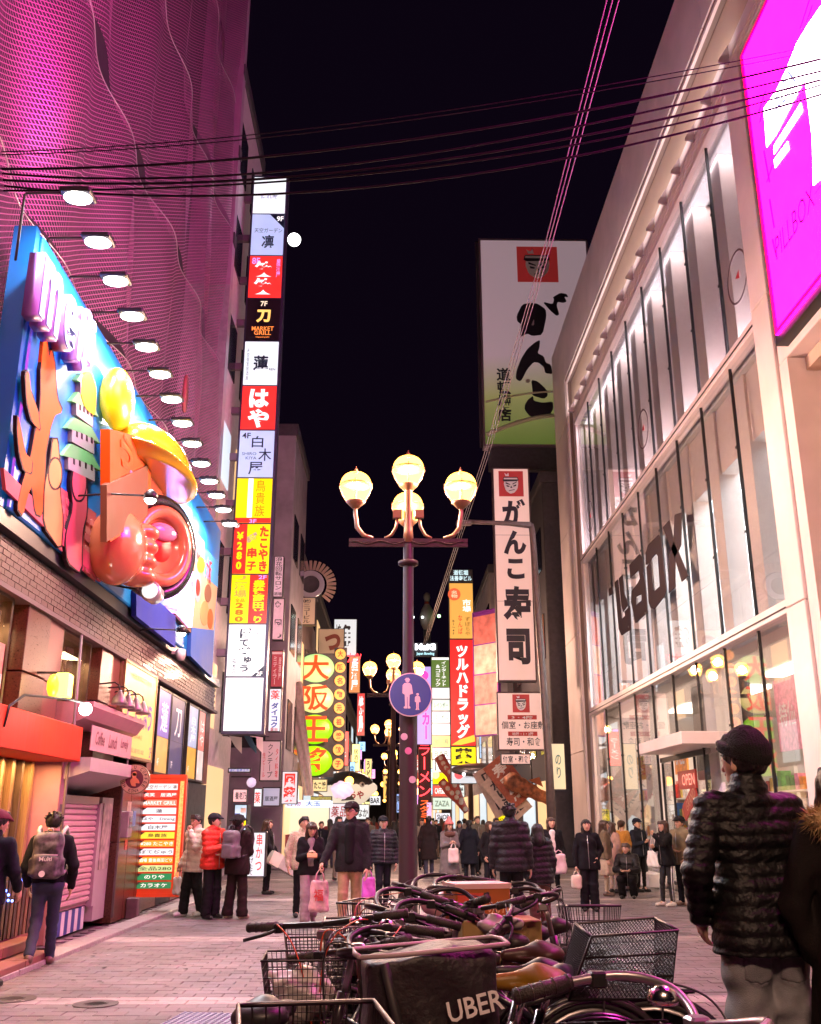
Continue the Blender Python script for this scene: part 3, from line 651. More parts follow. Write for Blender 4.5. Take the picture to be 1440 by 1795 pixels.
# ------------------------------------------------------------------ flood lamps over the board
hot = lit('lamp_face', (1., .97, .92), 9.)
heads = [(137, 345), (172, 423), (203, 491), (232, 553), (257, 607), (281, 655), (301, 699), (320, 741), (337, 777), (353, 812), (367, 843), (380, 868), (392, 893), (403, 918)]
fl = None
for i, (a, c) in enumerate(heads):
    p = at_x(a, c, -3.28)
    if fl is None:
        fl = thing('flood_lamp', 'flood lamp on a bent arm above the blue billboard', 'flood lamp', (p.x, p.y, p.z), 0, 'flood lamps along the top of the billboard')
        q = MB(); q.tube([(-.55, 0, -.75), (-.55, 0, .02), (-.53, 0, .04), (-.12, 0, .05)], .014, 6); q.build('arm', dk, fl)
        q = MB(); q.box(-.16, .16, -.13, .13, -.01, .05, ch=.015); q.box(-.06, .0, -.06, .06, .05, .08); q.build('housing', dk, fl, fix=False)
        q = MB(); q.ball((0, 0, -.012), (.145, .115, .035), 14); q.build('lens', hot, fl)
        o = fl; flm = lamp('flood_light', 'AREA', (0, 0, -.06), 30, (1, .95, .96), fl, .24, aim((0, 0, 0), (-.1, 0, -1)))
    else:
        o = copy_tree(fl); o.location = (p.x, p.y, p.z)
    o['label'] = ('flood lamp nearest the left edge, above the first letter', 'flood lamp second from the left edge of the picture', 'flood lamp third from the left edge of the picture')[i] if i < 3 else 'flood lamp of the receding row above the billboard, %s from the sign tower' % ('eleventh', 'tenth', 'ninth', 'eighth', 'seventh', 'sixth', 'fifth', 'fourth', 'third', 'second', 'nearest')[i - 3]
# small spot lights hanging in front of the board
for i, (a, c, X, lab) in enumerate(((264, 873, -2.9, 'bare bright spot lamp hanging in front of the peach relief'), (307, 935, -3.1, 'bright spot lamp in front of the food pictures'), (318, 1108, -3.2, 'bright spot lamp on a thin arm below the video screen'))):
    p = at_x(a, c, X); t = thing('spot_lamp', lab, 'spot lamp', p, 0, 'spot lamps in front of the billboard')
    MB().ball((0, 0, 0), .075, 12).build('bulb', hot, t); MB().tube([(-.08, 0, .03), (-.5, 0, .05), (-.82 - (X + 3.0) * 1., 0, .02)], .012, 6).build('arm', dk, t)
    MB().lathe([(.085, -.02), (.08, .05), (.03, .1)], n=12).build('shade', dk, t)
    lamp('spot_light', 'POINT', (-.12, 0, 0), .6, (1, .95, .9), t, .08)
p = at_x(268, 1040, -3.25); t = thing('projector', 'grey projector lamp on an arm below the black bowl relief', 'spot lamp', p)
MB().lathe([(.05, -.16), (.13, -.12), (.14, .12), (.12, .16)], n=14, axis='y').build('housing', M('lamp_grey', (.45, .42, .45), .3, .5), t); MB().tube([(-.1, 0, .02), (-.55, -.1, .1)], .015, 6).build('arm', dk, t)
MB().lathe([(.11, .161), (0, .165)], n=14, axis='y').build('lens', lit('soft_lens', (1, .95, .9), 1.), t)
p = at_x(317, 1150, -3.7); t = thing('security_camera', 'white dome security camera under the billboard edge', 'camera', p)
MB().lathe([(0, -.09), (.06, -.07), (.085, 0), (.085, .1), (.05, .12)], n=14).build('housing', whitew, t); MB().box(-.16, -.03, -.03, .03, .03, .08).build('bracket', whitew, t, fix=False)
# hanging blade on the cladding
p = at_x(325, 690, -4.0); t = thing('rusty_disc', 'rust-red oval plate on the cladding beside the lamps', 'plate', p)
MB().lathe([(.001, -.02), (.3, -.02), (.3, .02), (.001, .02)], n=20, axis='x').build('plate', M('rust', (.25, .05, .06), .6, nz=.3), t).scale = (1, .55, 1.3)

# ------------------------------------------------------------------ signs and lamps on the left shop fronts
ink2 = M('sign_ink', (.02, .015, .02), .5); purp = M('purple_ink', (.16, .06, .33), .5)
t, W, Hh = sign_root('wall_sign', 'cream wall sign with purple brush lettering on the left shop front', 'sign', (217, 1147, 261, 1343), 0, 'left', -3.86)
p0, p1 = at_x(217, 1147, -3.86), at_x(264, 1340, -3.86); W = 1.98; Hh = 1.36; t.location = (-3.87, 15.0, 2.26)
cabinet(t, W, Hh, .12, .04, M('brass_frame', (.30, .20, .10), .4, .6), lit('cream_lit', (1., .54, .13), .75, .06))
for s_, x, z, ww, hh in (('ぼ', -.55, .72, .34, .5), ('て', -.22, .70, .26, .34), ('ぢ', .08, .66, .3, .40), ('ゅ', .36, .54, .22, .26), ('う', .62, .66, .26, .40)): letter(s_, t, x, z, ww, hh, purp, y=-.02, bold=.035)
letter('大阪お好み焼 会席', t, 0, 1.18, 1.2, .09, M('tan_ink', (.4, .25, .12), .5), y=-.02); letter('橋本本店', t, 0, .33, .5, .08, M('orange_ink', (.6, .3, .1), .5), y=-.02); letter('大阪道頓堀', t, -.1, .12, 1., .07, M('tan_ink', (.4, .25, .12), .5), y=-.02); letter('2F', t, .82, .15, .12, .16, purp, y=-.02)
# posters (lit panels) further along the wall
for i, (a0, a1, base, top, lab, tx) in enumerate(((16.45, 17.4, (.25, .18, .62), (.8, .45, .12), 'tall violet lit poster beside the cream wall sign', '蓮'), (17.45, 18.6, (.05, .05, .16), (.05, .05, .16), 'dark blue lit poster with a pale brush character', '刀'), (18.95, 19.9, (.40, .55, .80), (.9, .45, .05), 'pale blue and orange lit poster on the left wall', '白木屋'), (19.95, 20.7, (.9, .25, .2), (.9, .75, .7), 'red and white lit poster at the far end of the left wall', 'はや'))):
    t = thing('lit_poster', lab, 'poster', (-3.94, (a0 + a1) / 2, 2.12), FACE['left']); W = a1 - a0
    cabinet(t, W, 1.42, .06, .035, dk); plate(t, -W / 2 + .035, W / 2 - .035, .62, 1.385, lit('poster_a%d' % i, base, .55, .3)); plate(t, -W / 2 + .035, W / 2 - .035, .035, .612, lit('poster_b%d' % i, top, .6, .3))
    letter(tx, t, 0, .95, min(.5, W * .55), .5, lit('poster_pale', (1, .85, .8), .8), y=-.02, vertical=len(tx) > 1); letter('7F' if i == 1 else '4F', t, -W * .28, .2, .12, .12, lit('poster_pale', (1, .85, .8), .8), y=-.02)
# round coffee sign, projecting and facing the street
c = at_y(236, 1366, 13.9); t = thing('round_sign', 'round coffee shop sign with brown ring and hula dancer picture', 'sign', c)
disc(t, 0, 0, .20, M('sign_brown', (.22, .12, .06), .4), y=.064, t=.06, name='plate'); disc(t, 0, 0, .19, M('sign_sand', (.62, .46, .28), .4), y=-.005, inner=.125, name='ring'); disc(t, 0, 0, .122, M('sign_wine', (.14, .03, .05), .4), y=-.002, name='panel')
for s_, a0, a1, rr in (('HONOLULU COFFEE', 215, -35, .157), ('KONA', 250, 290, .157)):
    for i, chh in enumerate(s_):
        if chh == ' ': continue
        th = rad(a0 + (a1 - a0) * i / (len(s_) - 1)); letter(chh, t, rr * math.cos(th), rr * math.sin(th), .03, .045, ink2, y=-.014, rot=(math.pi / 2 - th) + (math.pi if s_ == 'KONA' else 0))
poly(t, smooth([(-.03, -.09), (-.06, -.02), (-.02, .02), (-.05, .06), (-.01, .09), (.03, .06), (.02, .02), (.06, -.01), (.08, -.06), (.02, -.05), (.03, -.1)], 1), M('dancer', (.72, .30, .12), .4)); disc(t, 0, .07, .03, M('dancer', (.72, .30, .12), .4))
MB().box(-.42, -.2, .0, .03, -.015, .015).build('bracket', dk, t, fix=False)
# cloth banner under the cornice, gooseneck lamps
t = thing('cloth_banner', 'pink cloth banner with scribbled lettering under the cornice', 'banner', (-3.72, 13.2, 2.22), FACE['left'])
MB().box(-.95, .95, -.006, .006, 0, .3).build('cloth', M('banner_pink', (.50, .30, .32), .7, nz=.1), t, fix=False)
for i, s_ in enumerate(('Coffee', 'Lunch', 'Lovely')): letter(s_, t, -.58 + .58 * i, .16, .4, .17, M('maroon_ink', (.2, .05, .08), .6), y=-.009, shear=.3, bold=.02)
gl_ = None
for i in range(4):
    y = 13.0 + i * .42
    if gl_ is None:
        gl_ = thing('gooseneck_lamp', 'grey gooseneck lamp on the cornice of the pink stand', 'lamp', (-3.62, y, 2.9), 0, 'gooseneck lamps over the pink stand')
        q = MB(); q.tube([(-.35, 0, -.12), (-.35, 0, .16), (-.3, 0, .22), (-.08, 0, .24), (-.02, 0, .2), (0, 0, .12)], .011, 6); q.build('arm', dk, gl_)
        q = MB(); q.lathe([(.105, -.05), (.1, -.02), (.08, .05), (.035, .1), (.02, .14)], n=16); q.build('shade', M('shade_grey', (.24, .2, .2), .4, .4, nz=.2), gl_); o = gl_
    else: o = copy_tree(gl_); o.location.y = y
    o['label'] = 'grey gooseneck lamp over the pink stand, %s from the red awning' % ('first', 'second', 'third', 'farthest')[i]
p = at_x(150, 1243, -3.35); t = thing('globe_lamp', 'white globe lamp on a curved arm over the red awning', 'lamp', p); MB().ball((0, 0, 0), .07, 14).build('globe', hot, t); q = MB(); q.tube([(0, 0, .06), (-.1, -.3, .07), (-.3, -1.0, .03), (-.36, -1.2, -.1), (-.37, -1.25, -.3)], .014, 6); q.build('arm', dk, t); lamp('globe_light', 'POINT', (.12, 0, -.05), 4, (1, .8, .6), t, .06)
p = at_x(112, 1202, -3.6); t = thing('box_lantern', 'small glowing yellow box lantern between the lattice windows', 'lamp', p); MB().box(-.07, .07, -.1, .1, -.13, .13, ch=.015).build('shade', lit('lantern_yellow', (1, .72, .08), 2.2), t, fix=False); MB().ball((-.05, -.2, -.03), (.05, .13, .13), 10).build('shade', lit('lantern_yellow2', (1, .72, .02), 1.4), t); MB().box(-.3, .0, -.02, .02, .13, .15).build('bracket', dk, t, fix=False)
t = thing('wall_lettering', 'thin dark letters fixed on the wall beside the globe lamp', 'lettering', (-3.9, 12.3, 2.62), FACE['left']); letter('ITU', t, 0, 0, .5, .2, ink2, bold=0)
# red-orange directory board standing by the wall
c0, c1 = at_y(258, 1573, 16.1), at_y(330, 1358, 16.1)
t = thing('directory_board', 'tall orange-red shop directory board with rows of lit name plates', 'directory board', (-3.72, 16.1, c0.z), rad(6)); W = .82; Hh = c1.z - c0.z
redf = M('board_red', (.60, .05, .012), .4, emit=.12, ecol=(1., .06, .01), nz=.08)
cabinet(t, W, Hh, .2, .05, redf); plate(t, -W / 2 + .05, W / 2 - .05, .05, Hh - .05, redf)
MB().box(W / 2 - .09, W / 2 - .03, -.03, -.0, .12, Hh - .1).build('side_lamps', M('lamp_strip', (.8, .15, .05), .4, emit=1.2, ecol=(1, .2, .05), nz=.5, ns=40), t, fix=False)
rows = [('天空ガーデン 凛', (.85, .85, .82)), ('笑笑　居酒屋', (.9, .06, .04)), ('MARKET GRILL', (.85, .25, .15)), ('蓮', (.8, .9, .95)), ('はや　Dining', (.85, .9, .92)), ('白木屋', (.8, .88, .9)), ('鳥貴族', (.95, .75, .05)), ('¥280 たこやき', (.9, .35, .03)), ('ぼてぢゅう', (.85, .9, .95)), ('酒場 豊後高田どり', (.95, .35, .02)), ('全品280', (.6, .75, .3)), ('のりや', (.02, .25, .08)), ('カラオケ', (.03, .22, .08))]
for i, (s_, cc) in enumerate(rows):
    z = Hh - .19 - i * (Hh - .24) / 13; hrow = (Hh - .24) / 13 * .78
    pl_ = plate(t, -W / 2 + .1, W / 2 - .13, z - hrow / 2, z + hrow / 2, lit('row%d' % i, cc, .95), y=-.012, name='name_plate')
    letter(s_, t, .02, z, min(.5, .1 * len(s_)), hrow * .6, M('row_ink', (.06, .04, .04), .5) if sum(cc) > 1.5 else lit('row_pale', (1, .95, .85), 1.1), y=-.026)
    poly(t, [(-W / 2 + .1, z - hrow / 2), (-W / 2 + .24, z + hrow / 2), (-W / 2 + .1, z + hrow / 2)], M('row_ink', (.06, .04, .04), .5), y=-.021)
t = thing('bollard', 'short dark stone bollard at the foot of the directory board', 'bollard', (-4.0 + .14, 15.55, 0)); MB().box(-.09, .09, -.08, .08, 0, .3, ch=.015).build('post', M('bollard_stone', (.12, .07, .08), .5, nz=.3), t, fix=False)
# sign tower
tw = thing('sign_tower', 'tall illuminated tower of stacked restaurant signs on the left building', 'sign tower', (-3.72, 23.5, 3.3), 0)
TX = lambda px, py: at_y(px, py, 23.5)
zt = [TX(462, y).z - 3.3 for y in (310, 375, 448, 523, 598, 676, 754, 838, 918, 1007, 1094, 1187, 1283)]
def txw(y): a = TX(437 - (y - 310) * 35 / 970, y).x; c = TX(490 - (y - 310) * 18 / 970, y).x; return a + 3.72, c + 3.72
xa, xb = txw(800); xa -= .02
MB().box(xa - .04, xb + .05, .01, .34, zt[-1] - .06, zt[0] + .06, ch=.01).build('tower_case', M('tower_frame', (.05, .04, .09), .4, .3), tw, fix=False)
cw = lit('tw_white', (.86, .95, 1.), 1.05, .12); cbl = lit('tw_blue', (.50, .62, 1.), .8, .06); crd = lit('tw_red', (1., .035, .03), .95, .16); cye = lit('tw_yellow', (1., .80, .0), .95, .12); cbk = M('tw_black', (.012, .008, .012), .35); cor = lit('tw_orange', (1., .22, .01), .9)
lw = lit('lt_white', (1., .97, .97), 1.25); ldk = M('lt_dark', (.01, .025, .06), .45); lblk = M('lt_black', (.012, .01, .014), .45); lye = lit('lt_gold', (1., .62, .15), 1.1); lor = lit('lt_orange', (1., .3, .06), 1.); lpu = lit('lt_violet', (.62, .35, 1.), .9); lrd = lit('lt_red', (1., .03, .02), .9)
faces = [cw, cbl, crd, cbk, lit('tw_ice', (.78, .92, 1.), 1., .05), crd, cbl, cye, cye, cye, cw, lit('tw_blank', (.86, .95, 1.), 1.2, .12)]
cxm = (xa + xb) / 2; TWW = xb - xa
for i, m in enumerate(faces): plate(tw, xa + .015, xb - .015, zt[i + 1] + .02, zt[i] - .02, m, y=-.005, name='sign_face')
def tl(i, s_, u, v, ww, hh, m, vertical=False, bold=.02, rot=0., y=-.016):      # u,v in 0..1 within face i
    z0, z1 = zt[i + 1], zt[i]; return letter(s_, tw, xa + TWW * u, z0 + (z1 - z0) * v, TWW * ww, (z1 - z0) * hh, m, vertical=vertical, bold=bold, rot=rot, y=y)
def tpoly(i, pts, m): z0, z1 = zt[i + 1] + .02, zt[i] - .02; return poly(tw, [(xa + .015 + (TWW - .03) * u, z0 + (z1 - z0) * v) for u, v in pts], m, y=-.013, t=.004)
tl(0, '隠れ家', .5, .47, .5, .14, M('lt_faint', (.35, .45, .75), .5))
tpoly(1, [(.55, 1), (1, 1), (1, .66)], ldk); tl(1, '9F', .86, .88, .2, .12, lw, y=-.02); tl(1, '天空ガーデン', .52, .6, .84, .11, ldk, bold=0); tl(1, '凛', .52, .33, .38, .32, ldk)
tl(2, '8F', .2, .87, .24, .15, lpu); tl(2, '居酒屋', .87, .7, .12, .42, lpu, True); tl(2, '笑', .45, .68, .56, .36, lw, bold=.03); tl(2, '笑', .45, .28, .56, .38, lw, bold=.03)
tl(3, '7F', .5, .87, .2, .12, lit('lt_cream', (1, .85, .6), 1.)); tl(3, '刀', .5, .58, .42, .3, lye, bold=.05); tl(3, 'MARKET', .5, .29, .64, .10, lor, bold=.02); tl(3, 'GRILL', .5, .19, .5, .10, lor, bold=.02); tl(3, 'teppanyaki', .5, .09, .4, .04, lor)
tl(4, '蓮', .5, .5, .44, .34, ldk, bold=.03); tl(4, '天空個室居酒屋', .12, .47, .08, .7, ldk, True, 0); tl(4, 'REN', .83, .36, .18, .05, ldk)
tl(5, 'は', .5, .71, .56, .42, lw, bold=.05); tl(5, 'や', .5, .26, .6, .42, lw, bold=.05)
tl(6, '4F', .2, .88, .24, .12, ldk); tl(6, '白', .52, .75, .32, .24, ldk, bold=0.01); tl(6, '木', .74, .48, .36, .26, ldk, bold=.01); tl(6, '屋', .5, .2, .4, .26, ldk, bold=.01); tl(6, 'SHIRO', .3, .5, .4, .06, ldk, bold=0); tl(6, 'KIYA', .36, .41, .3, .06, ldk, bold=0)
tpoly(7, [(0, 0), (1, 0), (1, .11), (0, .11)], lrd); tl(7, '3F', .5, .05, .2, .085, lpu, y=-.02); tpoly(7, [(.32, .12), (.46, .12), (.46, 1), (.32, 1)], lw); tl(7, 'TORIKIZOKU', .39, .56, .06, .74, ldk, True, 0, y=-.02); tl(7, '鳥貴族', .67, .55, .26, .8, M('lt_bronze', (.45, .2, .0), .5), True, 0)
tpoly(8, [(0, 0), (.36, 0), (.36, 1), (0, 1)], lrd); tpoly(8, [(0, .86), (.22, 1), (0, 1)], ldk); tl(8, '¥280', .18, .46, .2, .74, cye, True, .05, y=-.02); tl(8, 'たこやき', .82, .5, .26, .9, lrd, True, .05); tl(8, '居酒屋', .5, .72, .34, .12, M('lt_bluetag', (.2, .2, .75), .5), rot=rad(-32)); tl(8, '串', .52, .42, .26, .2, lrd, bold=.04); tl(8, '子', .52, .16, .26, .18, lrd, bold=.04); tl(8, '3F', .09, .94, .12, .06, lw, y=-.022)
tpoly(9, [(.5, 0), (1, 0), (1, 1), (.5, 1)], lrd); tl(9, '豊後高田どり', .76, .45, .34, .86, cye, True, .04, y=-.02); tl(9, '2F', .84, .94, .22, .08, lpu, y=-.02); tl(9, '酒場', .26, .68, .34, .32, lor, True, .02); tl(9, '全品', .26, .47, .26, .08, M('lt_bronze', (.45, .2, .0), .5)); tl(9, '280', .26, .23, .22, .38, M('lt_bronze', (.45, .2, .0), .5), True, .05); tl(9, '丿', .26, .92, .26, .09, lor)
tl(10, 'ぼ', .46, .82, .3, .2, ldk, bold=.04); tl(10, 'て', .43, .64, .22, .13, ldk, bold=.04); tl(10, 'ぢ', .46, .47, .3, .18, ldk, bold=.04); tl(10, 'ゅ', .55, .32, .2, .12, ldk, bold=.04); tl(10, 'う', .46, .16, .22, .13, ldk, bold=.04); tl(10, '大阪お好み焼', .78, .6, .07, .5, ldk, True, 0); tl(10, '橋本店', .2, .2, .1, .28, ldk, True, .01); tpoly(10, [(.68, 0), (1, 0), (1, .2)], ldk); tl(10, '2F', .87, .06, .16, .08, lw, y=-.02)
for i in range(11):                          # brackets back to the building
    z = zt[i] - (zt[i] - zt[i + 1]) * .5; MB().box(xa - .75, xa - .045, .08, .22, z - .13, z + .05).build('bracket', M('bracket_steel', (.16, .11, .16), .5, .3), tw, fix=False)
# ================================================================== RIGHT: white shop building with glass front and video wall
rb = thing('department_store', 'white shop building with tall glass front and ring decals on the right', 'building', (XR, 20, 0))
RX, RY = -XR, -20.0
def BR(x0, x1, y0, y1, z0, z1, name, mat, parent=None, ch=0):
    return MB().box(x0 + RX, x1 + RX, y0 + RY, y1 + RY, z0, z1, ch=ch).build(name, mat, parent or rb, fix=False)
wp = M('white_cladding', (.84, .74, .73), .38, nz=.13, ns=1.1, spec=.4)
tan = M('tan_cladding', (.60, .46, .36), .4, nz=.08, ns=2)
groove = M('groove_shadow', (.28, .20, .18), .6)
inw = M('interior_white', (.78, .76, .74), .5)
blk = M('black_joint', (.012, .012, .014), .5)
MUL = [13.3 + 1.63 * i for i in range(10)]
# core
BR(11.5, 12, 2, 31.0, 0, 17.0, 'back_wall', inw); BR(5.9, 11.5, 28.4, 30.8, 0, 16.8, 'end_wall', inw); BR(5.9, 12, 2, 30.9, 16.0, 16.9, 'roof', wp)
# outer frame: top band in cladding panels, far column in panels
y = 2.0
while y < 28.7:
    BR(5.5, 5.9, y + .008, min(y + 3.0, 28.75) - .008, 15.05, 16.93, 'cladding_panel', wp, ch=.008); y += 3.0
z = 0.0
for h in (3.3, 3.4, 3.4, 3.4, 3.42):
    BR(5.5, 5.9, 28.76, 30.9, z + .008, min(z + h, 16.93) - .008, 'cladding_panel', wp, ch=.008); z += h
BR(5.53, 5.9, 2, 28.75, 14.93, 15.04, 'groove', groove); BR(5.53, 5.9, 28.64, 28.75, 0, 14.92, 'groove', groove)
BR(5.5, 5.56, 2, 28.6, 14.84, 14.92, 'trim', wp); BR(5.5, 5.56, 28.52, 28.63, 0, 14.83, 'trim', wp)
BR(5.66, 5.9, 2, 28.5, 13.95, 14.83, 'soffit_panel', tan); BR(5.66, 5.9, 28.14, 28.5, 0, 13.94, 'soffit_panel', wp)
BR(5.62, 5.9, 2, 28.13, 13.24, 13.94, 'upper_band', wp, ch=.01)
for i in range(3): BR(5.585, 5.615, 2, 28.1, 13.4 + i * .09, 13.44 + i * .09, 'band_line', wp)
fin = MB(); fin.prism([(-.0, 0), (-.19, .05), (-.19, .09), (0, .40)], -.018, .018, plane='xz'); fme = fin.mesh('uplight_fin'); fme.materials.append(M('fin_grey', (.42, .34, .36), .4))
for i in range(16): part('uplight_fin', fme, rb, (5.60 + RX, 13.2 + .98 * i + RY, 13.52))
lamp('wash_light', 'AREA', (5.33, 20.7, 13.66), 48, (1, .80, .76), size=.1, sizey=15.4, rot=(0, rad(172), 0))          # the wall-washer fins' light
lamp('strip_light', 'AREA', (6.12, 20.7, 8.97), 210, (1, .84, .92), size=.2, sizey=14.4, rot=(0, rad(176), 0)); BR(6.02, 6.22, 13.4, 28.0, 8.945, 8.955, 'strip_glow', lit('added_strip', (1., .8, .85), .5))  # uplight and glowing strip added at the floor to brighten the curtains
# window rim frames per storey, panes, black joints
ST = [(0.28, 4.22), (4.42, 8.72), (8.92, 13.2)]
gp = glass('store_glass', (.93, .95, .96), .03)
for si, (z0, z1) in enumerate(ST):
    BR(5.60, 5.82, 13.2, 28.13, z1 + .0, z1 + (.2 if si < 2 else .03), 'transom', wp, ch=.01)
    BR(5.585, 5.60, 13.2, 28.13, z1 + .07, z1 + .09, 'transom_line', blk if si < 2 else wp)
    for i in range(9):
        if si == 0 and i in (3, 4):                       # the doorway
            BR(5.69, 5.70, MUL[i] + .015, MUL[i + 1] - .015, 2.9, z1, 'pane', gp); continue
        BR(5.69, 5.70, MUL[i] + .015, MUL[i + 1] - .015, z0, z1, 'pane', gp)
    for i in range(1, 9): BR(5.672, 5.722, MUL[i] - .017, MUL[i] + .017, z0 if not (si == 0 and i == 4) else 2.9, z1, 'joint', blk)
    for i in range(1, 9):
        for zz in (z0 + (z1 - z0) * .33, z0 + (z1 - z0) * .67):
            if not (si == 0 and i in (3, 4, 5)): BR(5.655, 5.671, MUL[i] - .035, MUL[i] + .035, zz - .02, zz + .02, 'clamp', blk)
BR(5.5, 5.9, 13.2, 17.3, 0, .275, 'plinth', wp, ch=.01); BR(5.5, 5.9, 22.2, 28.1, 0, .275, 'plinth', wp, ch=.01)
for k, (z0, z1) in enumerate(((0, 4.2), (4.21, 8.8), (8.81, 13.22))): BR(5.45, 5.9, 12.55, 13.19, z0 + .006, z1, 'pilaster_panel', wp, ch=.01)
# floors, ceilings, inner portals
for z in (4.2, 8.7): BR(5.9, 11.5, 13.2, 28.3, z, z + .24, 'floor_slab', inw)
BR(5.9, 11.5, 13.2, 28.3, 13.25, 13.4, 'floor_slab', inw)
BR(5.9, 11.5, 13.2, 28.4, 0, .12, 'shop_floor', M('shop_floor', (.45, .40, .36), .25, nz=.1))
port = M('portal_white', (.72, .60, .55), .5, nz=.05)
for i in range(0, 10):
    for (z0, z1) in ((4.44, 8.69), (8.94, 13.2)): BR(5.95, 6.32, MUL[i] + .12, MUL[i] + .62, z0, z1, 'inner_fin', port)
BR(6.0, 6.30, 13.2, 28.2, 7.45, 8.69, 'inner_beam', port); BR(6.34, 6.46, 13.2, 28.2, 12.5, 13.2, 'inner_beam', port)
for i in (0, 3, 6, 9): BR(6.0, 6.5, MUL[i] + .1, MUL[i] + .7, .13, 4.19, 'inner_column', inw)
# curtains behind the top storey
cur = M('lilac_curtain', (.78, .66, .76), .7, bump=.1, bs=6)
for i in range(9):
    vs = []; fs = []; n = 40
    for k in range(n + 1):
        y = MUL[i] + 1.63 * k / n
        for j, z in enumerate((8.95, 11.0, 13.2)):
            a = .05 + .05 * math.sin(i * 2.1) ; x = 6.5 + a * math.sin(k / n * 14 + i + j * .5) + .05 * math.sin(k / n * 37 + i)
            vs.append((x + RX, y + RY, z))
    for k in range(n):
        for j in range(2): fs.append((k * 3 + j, k * 3 + 3 + j, k * 3 + 4 + j, k * 3 + 1 + j))
    q = MB(); q.add(vs, fs, 0, True); q.build('curtain', cur, rb, fix=False)
# middle storey interior: cool lit ceiling, white walls, racks, bright display panels
clit = lit('shop_ceiling', (.80, .93, 1.), 3.0); wlit = lit('display_white', (.95, .98, 1.), 2.6)
for y in (15, 18.5, 22, 25.5):
    for x in (7.6, 9.6): BR(x - .5, x + .5, y - .9, y + .9, 8.62, 8.69, 'ceiling_light', clit)
lamp('shop_light', 'AREA', (8.6, 17.5, 8.5), 420, (.80, .92, 1.), size=3, sizey=7, rot=(0, 0, 0)); lamp('shop_light', 'AREA', (8.6, 24.5, 8.5), 420, (.80, .92, 1.), size=3, sizey=7, rot=(0, 0, 0))
for (a, c, y2, X) in ((1303, 925, 1085, 7.2), (1168, 1030, 1165, 7.2)):
    p0 = at_x(a, c, X); p1 = at_x(a, y2, X); BR(X, X + .12, p0.y - .62, p0.y + .62, max(4.5, p1.z), min(p0.z, 8.3), 'display_panel', wlit); BR(X - .03, X + .1, p0.y - .7, p0.y - .625, 4.45, 8.4, 'display_frame', dk)
pan = M('frosted_panel', (.62, .74, .82), .4, emit=.35, ecol=(.62, .80, 1.))
for y in (20.6, 22.3, 24.0, 26.0): BR(6.9, 7.0, y, y + .9, 4.5, 7.9, 'frosted_panel', pan)
for i, y in enumerate(np.linspace(14.2, 27.2, 12)): BR(7.7 + (i % 3) * .6, 8.0 + (i % 3) * .6, y, y + .7, 4.45, 5.6 + (i % 4) * .3, 'display_rack', (dk, inw, M('rack_red', (.4, .08, .07), .5), M('rack_green', (.25, .3, .2), .5))[i % 4])
for i in range(6): BR(6.6 + i * .5, 6.64 + i * .5, 13.4, 28, 8.35 - .1 * (i % 2), 8.4 - .1 * (i % 2), 'duct', M('duct_grey', (.35, .35, .36), .4, .5))
# ground storey interior
for y in (15, 18.5, 22, 25.5): BR(7.4, 8.2, y - .9, y + .9, 4.12, 4.19, 'ceiling_light', lit('shop_ceiling_warm', (1., .80, .62), 2.6))
for (z, e, cc, xa, wd) in ((13.18, 80, (1, .84, .90), 6.05, .34), (8.66, 160, (1, .86, .88), 6.9, 1.0), (4.16, 55, (1, .68, .52), 6.7, .9)):
    BR(xa - wd / 2, xa + wd / 2, 13.6, 28.0, z + .0, z + .015, 'light_panel', lit('panel_%d' % e, cc, .5)); lamp('shop_light', 'AREA', (xa, 20.7, z - .02), e, cc, size=wd, sizey=14.5, rot=(0, 0, 0))  # panels and area lamps added behind the glass to brighten curtains and fins
lamp('shop_light', 'AREA', (7.8, 20, 4.05), 130, (1, .78, .6), size=1.6, sizey=12, rot=(0, 0, 0))
gc = [M('goods_' + n, c, .4, nz=.4, ns=12) for n, c in (('red', (.6, .06, .05)), ('yellow', (.8, .6, .08)), ('blue', (.08, .2, .6)), ('white', (.75, .72, .7)), ('green', (.15, .4, .12)), ('pink', (.75, .3, .4)), ('orange', (.8, .3, .05)))]
for i in range(15):
    y = 13.6 + i * .95
    if 18.0 < y < 21.6: continue
    sh = BR(7.0, 7.06, y, y + .8, .13, 2.3, 'shelf', inw)
    for k in range(4):
        BR(6.72, 6.995, y, y + .8, .5 + k * .45, .53 + k * .45, 'shelf_board', inw, sh)
        for j in range(4): BR(6.76, 6.95, y + .03 + j * .19, y + .19 + j * .19, .535 + k * .45, .70 + k * .45 + RNG.uniform(0, .18), 'goods', gc[RNG.integers(7)], sh)
for (y, z0, z1, m, s_) in ((14.4, 2.2, 3.6, 0, '酒'), (15.9, 2.5, 3.7, 5, '特価'), (22.4, 2.4, 3.2, 6, 'SALE'), (24.3, 2.3, 3.1, 0, '大特価'), (26.0, 2.4, 3.0, 1, '新品')):
    o = BR(6.6, 6.64, y, y + 1.0, z0, z1, 'shop_banner', gc[m]); l_ = letter(s_, o, 6.59 + RX, (z0 + z1) / 2, .7, .4, gc[3] if m != 1 else gc[0], y=y + .5 + RY); l_.rotation_euler = (0, 0, FACE['right']); l_.location = (6.59 + RX, y + .5 + RY, (z0 + z1) / 2)
